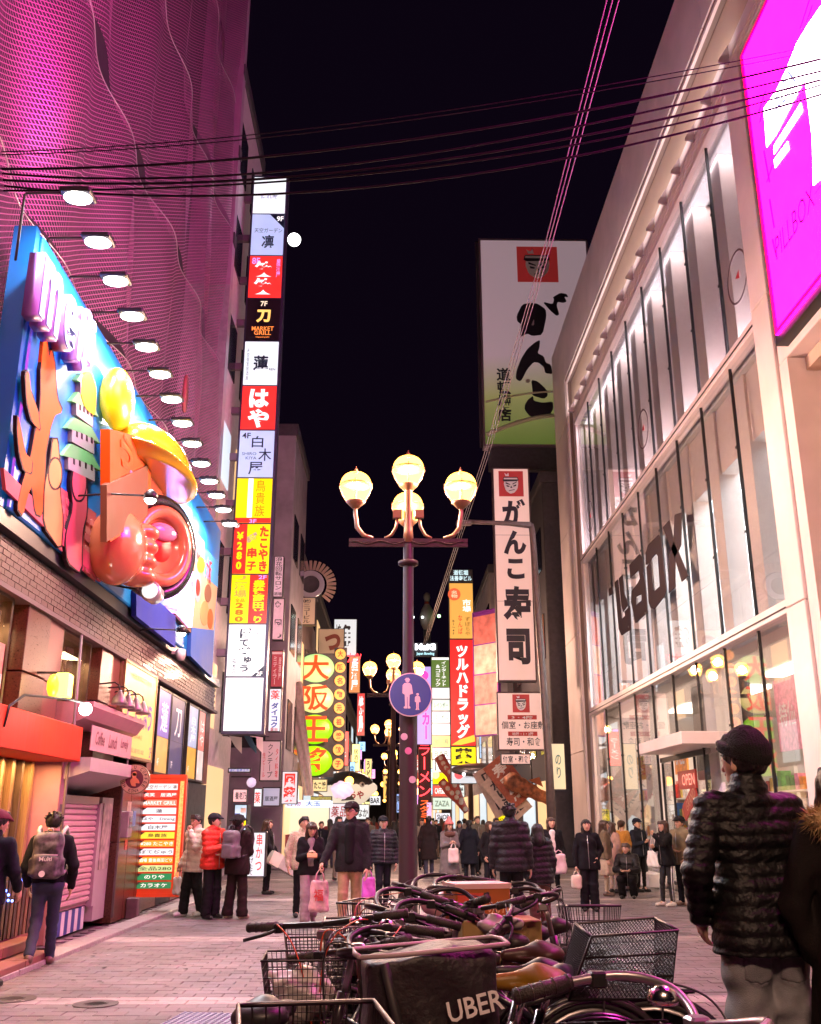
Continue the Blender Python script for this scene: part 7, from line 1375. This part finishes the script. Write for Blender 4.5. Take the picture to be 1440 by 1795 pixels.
P = person('person in black tracksuit with white zip and rolled white socks', *fx(1036, 1598), rz=0, h=1.403, female=True, top=('coat', (.016, .013, .018), .76), bottom=('wide', (.02, .016, .024)), shoe=(.03, .03, .03), hair=('long', blackh), arms=('carry', 'pocket'), vox=.013)
soft_bag('tote_bag', 'cream cylinder tote bag at the side of the black tracksuit', P, 0, M('tote_cream', (.72, .58, .48), .6), (.085, .07, .11), .06)
P = person('person in olive jacket and pale long skirt in profile', *fx(1066, 1571), rz=75, h=1.386, female=True, top=('parka', (.16, .12, .08), .82), bottom=('skirt', (.42, .33, .25)), shoe=(.1, .06, .05), hair=('long', brownh), vox=.016); soft_bag('shoulder_bag', 'small black shoulder bag on the olive jacket', P, 1, M('bag_black', (.015, .012, .015), .35), (.09, .04, .06), .0, pts=P['M'] @ Vector((.18, -.1, .98)))
person('person in dusty pink coat behind the pale skirt', *fx(1079, 1566), rz=110, h=1.342, female=True, top=('long', (.45, .28, .22), .55), hair=('bob', brownh), bottom=('slim', (.4, .28, .22)), vox=.018)
person('person in mustard sweater with tied hair', *fx(1097, 1562), rz=120, h=1.386, female=True, top=('sweater', (.55, .25, .04), .85), bottom=('wide', (.3, .2, .16)), hair=('tail', brownh), arms=('phone', 'down'), vox=.017)
person('person in navy jacket and cap leaning by the glass', *fx(1127, 1564), rz=40, h=1.403, top=('coat', (.03, .035, .055), .82), bottom=('slim', blackc), hat=('cap', (.02, .025, .05)), arms=('phone', 'pocket'), vox=.017)
person('person crouching in black clothes on the paving', *fx(1104, 1575), rz=-25, h=1.403, top=('puffer', (.013, .011, .013), .80, '', .1, .008), bottom=('wide', (.015, .012, .014)), hair=('short', (.06, .03, .02)), arms=('knee', 'knee'), legs='crouch', vox=.015, head=(-15, 12))
P = person('person in black with striped track trousers and long brown hair', *fx(1174, 1590), rz=-70, h=1.386, female=True, top=('coat', (.014, .012, .014), .80), bottom=('slim', (.02, .017, .02), 'stripe'), shoe=(.65, .6, .56), hair=('long', brownh), arms=('phone', 'raise'), legs='lean', vox=.013); soft_bag('tote_bag', 'large white tote bag hanging on the striped track trousers girl', P, 0, M('tote_white', (.76, .70, .64), .65), (.15, .06, .14), .28, pts=P['M'] @ Vector((-.22, -.06, 1.18)))
person('person in olive hooded parka and cap facing left', *fx(1203, 1588), rz=-62, h=1.438, top=('parka', (.20, .16, .10), .78, 'hood'), bottom=('trouser', (.02, .02, .028)), shoe=(.25, .16, .12), hat=('cap', (.03, .025, .025)), hair=('short', blackh), arms=('cross', 'pocket'), vox=.013, head=(-8, 0))
# loose crowd deeper in the lane
tops = [('coat', (.02, .02, .03)), ('puffer', (.03, .03, .04)), ('coat', (.10, .08, .08)), ('long', (.05, .03, .03)), ('parka', (.12, .10, .07)), ('coat', (.25, .06, .05)), ('fleece', (.35, .28, .22)), ('long', (.30, .26, .24))]
k_ = 0
for i, px in enumerate((563, 578, 594, 628, 645, 690, 740, 752, 765, 775, 806, 815, 838, 848, 872, 880, 515, 655, 700, 760, 830, 570)):
    Y = (27, 31, 25, 36, 28, 33, 30, 26, 38, 44, 29, 35, 27, 40, 30, 36, 33, 47, 52, 60, 48, 55)[i]; c = at_y(px, 1480, Y); tp_ = tops[(i * 5) % 8]; rz = (0, 180, 20, 170, -15, 195)[i % 6]
    person(('person %s' % ('walking towards the viewer', 'walking away')[i % 2]) + ' in %s, %s' % (('a black coat', 'a grey puffer jacket', 'a dusky coat', 'a long brown coat', 'an olive parka', 'a red coat', 'a beige fleece', 'a long pale coat')[(i * 5) % 8], ('between the sign and the phone girl', 'behind the fluffy coat', 'over the cap man\'s shoulder', 'right of the cap man', 'left of the dark puffer man', 'just left of the pole', 'just right of the pole', 'left of the pink beanie', 'far behind the pink beanie', 'deep in the lane', 'at the pink beanie\'s shoulder', 'behind the tied hair', 'by the tilted banners', 'far behind the brown hair', 'left of the wide puffer back', 'under the yellow sign', 'beside the takeaway counter', 'deep left in the lane', 'farthest by the pole', 'farthest right in the lane', 'deep behind the tied hair', 'deepest on the left')[i]),
           c.x, Y, rz, 1.34 + .13 * ((i * 7) % 5) / 4, top=tp_, bottom=('trouser', (blackc, (.05, .05, .08), (.16, .12, .1))[i % 3]), hair=(('short', 'long', 'bob', 'messy')[i % 4], blackh if i % 3 else brownh), hat=('cap', (.03, .03, .04)) if i % 7 == 3 else None, legs=('walk', 'step', 'stand')[i % 3], vox=.024 if Y < 36 else .034, hands=False, female=i % 2 == 1, group=G)
# ---- foreground: man in beanie and black down jacket, neighbour with fur hood
def jeans_detail(s, k):
    for sd in (-1, 1):          # patch pockets, yoke, seams
        def f(X, Y, Z, sd=sd):
            u = (X * sd - .078) / .058; v = (Z / k - .765); ins = (np.abs(u) < 1) & (v < .055) & (v > -.085 - .02 * (1 - np.abs(u))) & (Y > 0)
            return np.where(ins, -.0048, 0.)
        s.disp(f)
    s.disp(lambda X, Y, Z: np.where((np.abs(X) < .006) & (Y > 0) & (Z > .74 * k), .004, 0.)); s.disp(lambda X, Y, Z: np.where((np.abs(Z - .905 * k - .12 * np.abs(X)) < .004) & (Y > 0), .003, 0.))
    s.disp(lambda X, Y, Z: .012 * np.sin(34 * Z + 22 * X) * np.sin(17 * X + 5) * np.clip((.80 * k - Z) * 6, 0, 1))
hx = at_y(1314, 1400, 4.85)
P = person('person from behind in black beanie, quilted black down jacket and faded jeans', hx.x, 4.85, rz=186, h=1.80, top=('puffer', (.006, .005, .006), .785, '', .058, .0085, .024), bottom=('jeans', (.22, .22, .235)), shoe=(.1, .08, .07), hair=('short', blackh), hat=('beanie', (.012, .009, .011)), arms=(((.29, .05, 1.12), (.235, -.09, .93), False), ((.29, .05, 1.12), (.235, -.09, .93), False)), legs='stand', vox=.0078, head=(26, 0), extra=jeans_detail)
q = MB()
for sd in (-1, 1):
    for zz, w_ in ((.888, .058), (.752, .0)): 
        if w_: q.tube([(sd * (.078 - w_) * 1.04, .135, zz * 1.04), (sd * .078 * 1.04, .152, (zz - .006) * 1.04), (sd * (.078 + w_) * 1.04, .128, zz * 1.04)], .003, 5)
hx = at_y(1474, 1400, 4.6)
person('person with dark hair and fur-trimmed hood cut by the right edge', hx.x, 4.6, rz=170, h=1.66, female=True, top=('long', (.016, .010, .009), .5, 'hood fur'), bottom=('slim', blackc), hair=('bob', brownh), vox=.011)
# ================================================================== BICYCLES parked around the lamp post
rub = M('rubber_black', (.02, .017, .018), .6, bump=.2, bs=150); chrome = M('chrome', (.62, .58, .58), .18, 1.); alloy = M('alloy', (.36, .33, .34), .35, .9, nz=.15); wirem = M('basket_wire', (.045, .035, .04), .35, .7); grip_m = M('grip_rubber', (.035, .026, .024), .55, bump=.3, bs=200)
def frame_paint(c): return M('frame_' + '_'.join('%.2f' % q for q in c), c, .28, coat=.4, nz=.1)
_bm = {}
def cached(key, fn, mats):
    if key not in _bm:
        q = MB(); fn(q); me = q.mesh(key); me.materials.append(mats); _bm[key] = me
    return _bm[key]
def arc(r, a0, a1, n=20, y=0): return [(r * math.cos(rad(a0 + (a1 - a0) * i / n)), y, r * math.sin(rad(a0 + (a1 - a0) * i / n))) for i in range(n + 1)]
def m_tyre(q):
    for i in range(40): pass
    prof = [(.310 + .018 + .018 * math.cos(t), .018 * math.sin(t)) for t in np.linspace(0, 2 * math.pi, 9)]
    q.lathe(prof, n=36, axis='y')
def m_rim(q): q.lathe([(.296, -.012), (.312, -.014), (.312, .014), (.296, .012), (.296, -.012)], n=36, axis='y')
def m_spokes(q):
    for i in range(28):
        a = 2 * math.pi * i / 28; b_ = a + (.5 if i % 2 else -.5); y = .025 if i % 4 < 2 else -.025; q.tube([(.018 * math.cos(b_), y, .018 * math.sin(b_)), (.30 * math.cos(a), 0, .30 * math.sin(a))], .0013, 3, cap=False)
def m_hub(q): q.lathe([(.012, -.05), (.028, -.03), (.018, -.01), (.018, .01), (.028, .03), (.012, .05)], n=10, axis='y')
def wheel(t, x):
    wl = part('wheel', cached('tyre', m_tyre, rub), t, (x, 0, .335)); part('rim', cached('rim', m_rim, alloy), wl); part('spokes', cached('spokes', m_spokes, chrome), wl); part('hub', cached('hub', m_hub, alloy), wl); return wl
def wire_basket(name, t, c, top, bot, h, n, r, mat=None, T=None, rings=3, slope=0.):
    """open wire basket: rim, uprights, hoops and a floor grid, all real wires"""
    q = MB(); (a, b_), (a2, b2) = top, bot
    def P(u, v, f): return Vector((c[0] + u * (a2 + (a - a2) * f), c[1] + v * (b2 + (b_ - b2) * f), c[2] + h * f + slope * u * f))
    def per(k, m):                       # k-th of m points round the perimeter, u,v in -1..1
        s = 4 * k / m; e = int(s) % 4; f = s - int(s); f = 2 * f - 1
        return ((f, -1), (1, f), (-f, 1), (-1, -f))[e]
    m = 4 * n
    for k in range(m): u, v = per(k, m); q.tube([P(u, v, 0), P(u, v, 1)], r, 3, cap=False)
    for j in range(rings + 1):
        f = j / rings; q.tube([P(*per(k, 24), f) for k in range(24)] + [P(*per(0, 24), f)], r * (2.4 if j == rings else 1.3), 5 if j == rings else 3)
    for k in range(n): u = 2 * (k + .5) / n - 1; q.tube([P(u, -1, 0), P(u, 1, 0)], r, 3, cap=False); q.tube([P(-1, u, 0), P(1, u, 0)], r, 3, cap=False)
    if T is not None: q.v = [tuple(T @ Vector(v)) for v in q.v]
    return q.build(name, mat or wirem, t, fix=False)
def mesh_sheet(q, A, B, C, D, n, m, r):                     # diamond mesh between four corners
    A, B, C, D = map(Vector, (A, B, C, D))
    def P(u, v): return (A * (1 - u) + B * u) * (1 - v) + (D * (1 - u) + C * u) * v
    for k in range(-m, n):
        pts = []
        a0, a1 = max(0, -k), min(m, n - k)
        if a1 > a0: q.tube([P((k + a0) / n, a0 / m), P((k + a1) / n, a1 / m)], r, 3, cap=False); q.tube([P(1 - (k + a0) / n, a0 / m), P(1 - (k + a1) / n, a1 / m)], r, 3, cap=False)
SADD = {}
def saddle_mesh(kind):
    if kind not in SADD:
        s = SDF((-.2, -.14, -.08), (.2, .14, .09), .007)
        if kind == 'wide': s.ell((-.075, 0, 0), (.10, .115, .05), .02).cap((-.03, 0, .005), (.135, 0, -.003), .055, .026, .05)
        else: s.ell((-.09, 0, 0), (.075, .072, .04), .02).cap((-.05, 0, .0), (.14, 0, -.004), .040, .020, .05)
        s.disp(lambda X, Y, Z: .012 * np.exp(-((X - .03) / .06) ** 2) * (Z > -.01)); SADD[kind] = s.mesh('saddle')
    return SADD[kind]
def bicycle(label, P, heading, col=(.02, .02, .022), bar='swept', saddle=('wide', (.03, .025, .03)), front=None, rear=None, fender=None, bell=False, cables=(.02, .02, .02), tilt=0., sz=.86, light=False, stripe=None, steer=0., dark=True):
    th = rad(heading); ox = P[0] - .38 * math.cos(th); oy = P[1] - .38 * math.sin(th); t = thing('bicycle', label, 'bicycle', (ox, oy, 0), th, 'bicycles parked round the lamp post'); t.rotation_euler = (rad(tilt), 0, th)
    fm = frame_paint(col); q = MB()
    for a, b_, r in (((.45, 0, .70), (.02, 0, .28), .019), ((.44, 0, .78), (-.10, 0, .50), .017), ((.0, 0, .26), (-.155, 0, .76), .018), ((.47, 0, .66), (.425, 0, .86), .022)): q.tube([a, b_], r, 8)
    for s in (-1, 1): q.tube([(0, s * .03, .28), (-.46, s * .05, .335)], .010, 6); q.tube([(-.14, s * .02, .70), (-.46, s * .05, .335)], .009, 6)
    q.build('frame', fm, t)
    q = MB(); q.tube([(.47, 0, .68), (.485, 0, .64)], .03, 8)
    for s in (-1, 1): q.tube([(.48, s * .045, .66), (.51, s * .05, .55), (.575, s * .05, .335)], [.014, .013, .009], 6)
    q.build('fork', fm, t); wheel(t, .58); wheel(t, -.46)
    q = MB(); q.lathe([(.085, -.045), (.09, -.042), (.09, -.038), (.085, -.035)], (0, 0, .27), 20, axis='y'); 
    for s in (-1, 1): q.tube([(0, s * .06, .27), (s * .13, s * .075, .27 - s * .09)], .009, 5); q.box(s * .13 - .045, s * .13 + .045, s * .12 - .045, s * .12 + .045, .27 - s * .09 - .012, .27 - s * .09 + .012)
    q.build('crankset', alloy, t); fc = fender or col
    for x, a0, a1 in ((.58, 20, 170), (-.46, -5, 175)):
        q = MB(); A = arc(.362, a0, a1, 22)
        for off, mi in ((0, 0), (.026, 0), (-.026, 0)): q.tube([(p[0] + x, off, p[2] + .335 - abs(off) * .35) for p in A], .012, 5)
        o = q.build('fender', frame_paint(fc), t)
        if stripe:
            for off in (-.02, .02): MB().tube([(p[0] * 1.03 + x, off, p[2] * 1.03 + .338) for p in A], .007, 4).build('fender_stripe', frame_paint(stripe), o)
    # seat
    q = MB(); q.tube([(-.155, 0, .74), (-.19, 0, sz - .03)], .013, 8); q.build('seat_post', chrome, t); sd = part('saddle', saddle_mesh(saddle[0]).copy(), t, (-.20, 0, sz)); sd.scale = (.84, .80, .9); sd.data.materials.append(M('saddle_' + '_'.join('%.2f' % c for c in saddle[1]), saddle[1], .45, nz=.15, spec=.35))
    q = MB(); [q.tube([(-.1, s * .03, -.03), (0, s * .025, -.045), (.1, s * .015, -.03)], .004, 5) for s in (-1, 1)]; q.build('rail', chrome, sd)
    # bars
    q = MB(); q.tube([(.425, 0, .84), (.40, 0, .96), (.38, 0, .99)], .013, 8); q.box(.355, .405, -.025, .025, .975, 1.012, ch=.006); q.build('stem', alloy, t)
    SM = Matrix.Translation((.40, 0, .985 + (steer % 7 - 3) * .012)) @ Matrix.Rotation(rad(steer), 4, 'Z') @ Matrix.Rotation(rad(-abs(steer) * 1.1 + 6), 4, 'Y') @ Matrix.Rotation(rad(steer * .35), 4, 'X') @ Matrix.Translation((-.40, 0, -.985)); st = lambda L: [tuple(SM @ Vector(p)) for p in L]
    for s in (-1, 1):
        if bar == 'swept': pts = [(.38, 0, .995), (.42, s * .08, 1.01), (.43, s * .17, 1.035), (.36, s * .255, 1.055), (.22, s * .29, 1.045), (.10, s * .30, 1.03)]; gp_ = [(.235, s * .288, 1.047), (.09, s * .302, 1.03)]; lev = [(.30, s * .275, 1.045), (.27, s * .335, 1.02), (.15, s * .365, .99)]
        else: pts = [(.38, 0, .995), (.375, s * .15, 1.0), (.35, s * .32, 1.005)]; gp_ = [(.366, s * .20, 1.002), (.348, s * .335, 1.006)]; lev = [(.372, s * .19, .995), (.42, s * .22, .98), (.425, s * .32, .965)]
        pts, gp_ = st(pts), st(gp_); lv0 = lev; lev = st(lev)
        q = MB(); q.tube(soften(pts), .0115, 8); o = q.build('handlebar', M('bar_dark', (.022, .018, .02), .4, .3) if dark else alloy, t)
        q = MB(); q.tube(gp_, .0175, 10); g_ = Vector(gp_[1]) - Vector(gp_[0]); [q.tube([Vector(gp_[0]) + g_ * f, Vector(gp_[0]) + g_ * (f + .02)], .0195, 10) for f in (.05, .3, .5, .7, .93)]; q.build('grip', grip_m, o)
        q = MB(); q.tube(soften(lev, 1), .007, 6); q.box(lev[0][0] - .02, lev[0][0] + .02, lev[0][1] - .018, lev[0][1] + .018, lev[0][2] - .018, lev[0][2] + .018, ch=.004); q.build('brake_lever', M('lever_black', (.02, .018, .02), .4, .2), o)
        MB().tube(soften([lev[0], (.46, s * .17, 1.05), (.50, s * .07, .98), (.49, s * .02, .80), (.46, s * .02, .62)], 3), .0028, 5).build('cable', M('cable_%.2f' % cables[0], cables, .4), t)
    if bell: q = MB(); q.lathe([(.034, 0), (.036, .01), (.03, .028), (.015, .038), (0, .04)], (.36, .13, 1.015), 16); q.build('bell', chrome, t)
    if light: MB().lathe([(.04, -.03), (.045, .04), (.035, .06), (0, .062)], (.56, 0, .70), 14, axis='x').build('headlight', chrome, t)
    if front == 'wire': wire_basket('basket', t, (.66, 0, .66), ((.15), .19), ((.12), .14), .26, 9, .0028); 
    if front == 'mesh': wire_basket('basket', t, (.66, 0, .66), (.16, .20), (.12, .15), .26, 17, .0018, rings=9)
    if rear == 'rack' or rear == 'bigmesh' or rear == 'wire':
        q = MB(); [q.tube([(-.20, y, .70), (-.62, y, .71), (-.63, y * .8, .71)], .006, 5) for y in (-.06, 0, .06)]; [q.tube([(x, -.06, .705), (x, .06, .705)], .005, 5) for x in (-.25, -.36, -.48, -.6)]; [q.tube([(-.5, s * .06, .70), (-.46, s * .06, .335)], .005, 5) for s in (-1, 1)]; q.build('rack', wirem, t)
    if rear == 'wire': wire_basket('basket', t, (-.45, 0, .79), (.15, .19), (.13, .16), .24, 10, .0025)
    if rear == 'bigmesh':
        q = MB(); x0, x1, w0, w1, z0, z1 = -.26, -.63, .11, .145, .82, 1.05
        C = {}
        for i, (x, w_, z) in enumerate(((x0 + .02, w0, z0), (x1 + .03, w0, z0), (x1, w1, z1), (x0 - .06, w1, z1 - .02))): C[i] = [(x, -w_, z), (x, w_, z)]
        for s in (0, 1): mesh_sheet(q, C[0][s], C[1][s], C[2][s], C[3][s], 26, 16, .0019)
        mesh_sheet(q, C[1][0], C[1][1], C[2][1], C[2][0], 17, 16, .0019); mesh_sheet(q, C[0][0], C[0][1], C[1][1], C[1][0], 17, 26, .0019); mesh_sheet(q, C[0][0], C[0][1], C[3][1], C[3][0], 17, 16, .0019)
        for s in (0, 1): q.tube([C[0][s], C[1][s], C[2][s], C[3][s], C[0][s]], .0055, 6); [q.tube([tuple(np.array(C[0][s]) * (1 - f) + np.array(C[3][s]) * f), tuple(np.array(C[1][s]) * (1 - f) + np.array(C[2][s]) * f)], .0035, 5) for f in (.33, .66)]
        for i in range(4): q.tube([C[i][0], C[i][1]], .0055, 6)
        q.build('basket', wirem, t, fix=False)
    q = MB(); q.tube([(-.42, .07, .33), (-.34, .16, .02)], .008, 6); q.build('kickstand', alloy, t); return t
def bz(px, py, z=1.0): return at_z(px, py, z)
black = (.018, .016, .018)
def V2(a, b_): return (a, b_)
bA = bicycle('dark bicycle with mesh front basket holding a white bag at the left of the cluster', V2(-.05, 4.05), 184, black, 'swept', ('slim', (.02, .018, .02)), 'mesh', None, tilt=2, bell=True, steer=-12)
bK = bicycle('black flat-bar bicycle with red brake cables at the left of the cluster', V2(-.2, 4.05), 247, black, 'flat', ('slim', (.02, .02, .02)), None, None, cables=(.60, .07, .02), bell=True, tilt=4, steer=6)
bB = bicycle('black bicycle behind the flat-bar one with lamp and wire front basket', V2(.08, 5.35), 182, (.03, .012, .03), 'swept', ('wide', (.03, .02, .03)), 'wire', 'rack', light=True, steer=22, dark=False)
bE = bicycle('bicycle with swept bars and glossy brown saddle in the middle of the cluster', V2(.02, 4.5), 186, (.04, .03, .035), 'swept', ('wide', (.055, .018, .014)), None, 'rack', steer=-18)
bF = bicycle('bicycle with black saddle, red rear fender and huge rear mesh basket', V2(.0, 3.9), 181, (.02, .018, .02), 'swept', ('wide', (.035, .02, .05)), None, 'bigmesh', fender=(.42, .03, .02), tilt=-3, steer=14)
bN = bicycle('bicycle with white striped fender on the far right of the cluster', V2(.26, 5.75), 179, (.03, .02, .025), 'swept', ('slim', (.03, .02, .02)), None, 'rack', fender=(.10, .03, .03), stripe=(.75, .68, .62), steer=-8)
bG = bicycle('bicycle nearest the camera with chrome bell and rear wire basket', V2(.66, 2.32), 9, (.35, .03, .02), 'swept', ('wide', (.45, .26, .03)), None, 'wire', bell=True, steer=10, dark=False)
bH = bicycle('bicycle with pale covered saddle facing right and black wire basket', V2(.9, 6.2), 3, black, 'swept', ('wide', (.62, .46, .44)), 'wire', None, tilt=-4, steer=16)
bI = bicycle('bicycle with black saddle left of the delivery bag', V2(-.075, 3.83), 65, black, 'flat', ('wide', (.02, .017, .02)), None, None, cables=(.60, .07, .02), tilt=-4, sz=.85, steer=-20)
bL = bicycle('bicycle with dark bars behind the printed carton', V2(.42, 5.1), 12, (.05, .04, .045), 'swept', ('slim', (.03, .02, .02)), None, None, steer=25)
bM = bicycle('bicycle with yellow saddle beside the delivery bag', V2(-.12, 3.62), 182, (.03, .02, .025), 'swept', ('wide', (.22, .11, .008)), None, 'rack', sz=.89, steer=-6)
bicycle('bicycle with grey mesh basket in the second row at the left', V2(-.06, 4.9), 188, (.025, .02, .025), 'swept', ('slim', (.03, .02, .02)), 'mesh', None, steer=-16, cables=(.4, .05, .05))
bicycle('bicycle with dark saddle wedged between the brown saddle and the carton', V2(.30, 4.75), 168, (.02, .02, .03), 'flat', ('slim', (.02, .02, .022)), None, 'rack', steer=20, tilt=5)
bicycle('bicycle at the far end of the cluster with raised dark bars', V2(.12, 6.5), 160, black, 'swept', ('wide', (.03, .02, .02)), 'wire', 'rack', steer=-10, light=True)
bicycle('bicycle at the far right of the cluster behind the mesh basket', V2(.75, 5.2), 352, (.03, .02, .02), 'swept', ('slim', (.05, .03, .03)), None, 'rack', steer=12, tilt=-5)
# delivery bag on the front rack
t = thing('delivery_bag', 'large black delivery bag with white lettering among the bicycles', 'bag', (.10, 2.9, .70), rad(8)); s = SDF((-.34, -.27, -.05), (.34, .27, .50), .012)
s.box((0, 0, .20), (.18, .10, .20), .05, .03); s.disp(lambda X, Y, Z: .010 * np.sin(11 * X + 14 * Z) * np.sin(9 * Z + 4) + .006 * np.sin(30 * (X + Z)) - .018 * np.clip(1 - np.abs(X + .1 - (.4 - Z) * .5) * 12, 0, 1)); s.cutf(lambda X, Y, Z: Z - (.385 + .05 * X + .02 * np.sin(9 * X)))
obj('bag_body', s.mesh('bag_body'), M('bag_nylon', (.02, .013, .016), .5, nz=.35, ns=6, bump=.35, bs=45), t); MB().tube([(-.20, -.095, .372), (-.1, -.112, .378), (.1, -.112, .392), (.20, -.095, .398), (.205, 0, .40), (.20, .095, .395), (-.20, .095, .37), (-.205, 0, .37), (-.20, -.095, .372)], .007, 6).build('rim', M('bag_piping', (.38, .28, .30), .5), t)
letter('UBER', t, .10, .255, .15, .05, M('bag_print', (.8, .75, .75), .5), y=-.122, bold=.012, rot=rad(-12), depth=.004); MB().tube([(-.14, -.118, .36), (-.1, -.125, .2), (-.02, -.122, .02)], .013, 5).build('strap', M('strap_black', (.02, .015, .018), .6), t)
# things in and on the baskets
def crumple(name, label, P, r, mat, cat='plastic bag', seed=1):
    t = thing(name, label, cat, P); s = SDF((-r[0] - .05,) * 2 + (-r[2] - .05,), (r[0] + .05,) * 2 + (r[2] + .05,), .011); g = np.random.default_rng(seed); s.ell((0, 0, 0), r)
    for i in range(7): v = g.normal(0, .5, 3); s.cap((0, 0, 0), tuple(v * np.array(r)), min(r) * .5, min(r) * .25, .03)
    s.disp(lambda X, Y, Z: .012 * np.sin(38 * X + 30 * Z + seed) * np.sin(33 * Y + 21 * Z)); obj('plastic', s.mesh('plastic'), mat, t); return t
whb = M('plastic_grey', (.62, .55, .54), .3, nz=.2)
def inb(b_, x, z): m = Matrix.Translation(b_.location) @ b_.rotation_euler.to_matrix().to_4x4(); return m @ Vector((x, 0, z))
crumple('plastic_bag', 'crumpled white plastic bag in the left mesh basket', inb(bA, .66, .78), (.12, .13, .10), whb, seed=2)
crumple('plastic_bag', 'crumpled pale bag in the wire basket behind the flat bars', inb(bB, .66, .76), (.11, .13, .09), whb, seed=5)
crumple('plastic_bag', 'pink crumpled bag behind the swept handlebars', at_y(782, 1590, 5.6), (.13, .09, .07), M('plastic_rose', (.66, .34, .40), .35, nz=.2), seed=9)
crumple('saddle_cover', 'pale grey plastic cover pulled over a saddle', bz(872, 1622, .93), (.10, .07, .035), M('cover_grey', (.50, .40, .42), .35, nz=.15), 'saddle cover', 4)
c = at_y(836, 1588, 5.5); t = thing('carton', 'orange and red printed carton in the middle of the bicycles', 'box', (c.x, c.y, c.z - .1), rad(14)); MB().box(-.15, .15, -.11, .11, 0, .20, ch=.006).build('carton', M('carton_orange', (.42, .12, .03), .55, nz=.15), t, fix=False); MB().box(-.14, .0, -.116, -.111, .04, .17).build('label', M('carton_red', (.60, .08, .05), .5), t, fix=False); MB().box(-.155, .155, -.115, .115, .19, .215).build('lid', M('carton_pink', (.70, .45, .45), .5), t, fix=False); letter('みかん', t, .08, .1, .11, .06, M('carton_print', (.75, .6, .4), .5), y=-.118)
c = at_y(872, 1632, 5.3); t = thing('carton', 'plain tan cardboard box below the printed carton', 'box', (c.x, c.y, c.z - .2), rad(6)); MB().box(-.2, .2, -.13, .13, 0, .26, ch=.006).build('carton', M('cardboard', (.36, .22, .08), .7, nz=.2), t, fix=False); MB().box(-.03, .03, -.134, -.1305, 0, .26).build('tape', M('tape', (.45, .32, .18), .35), t, fix=False)
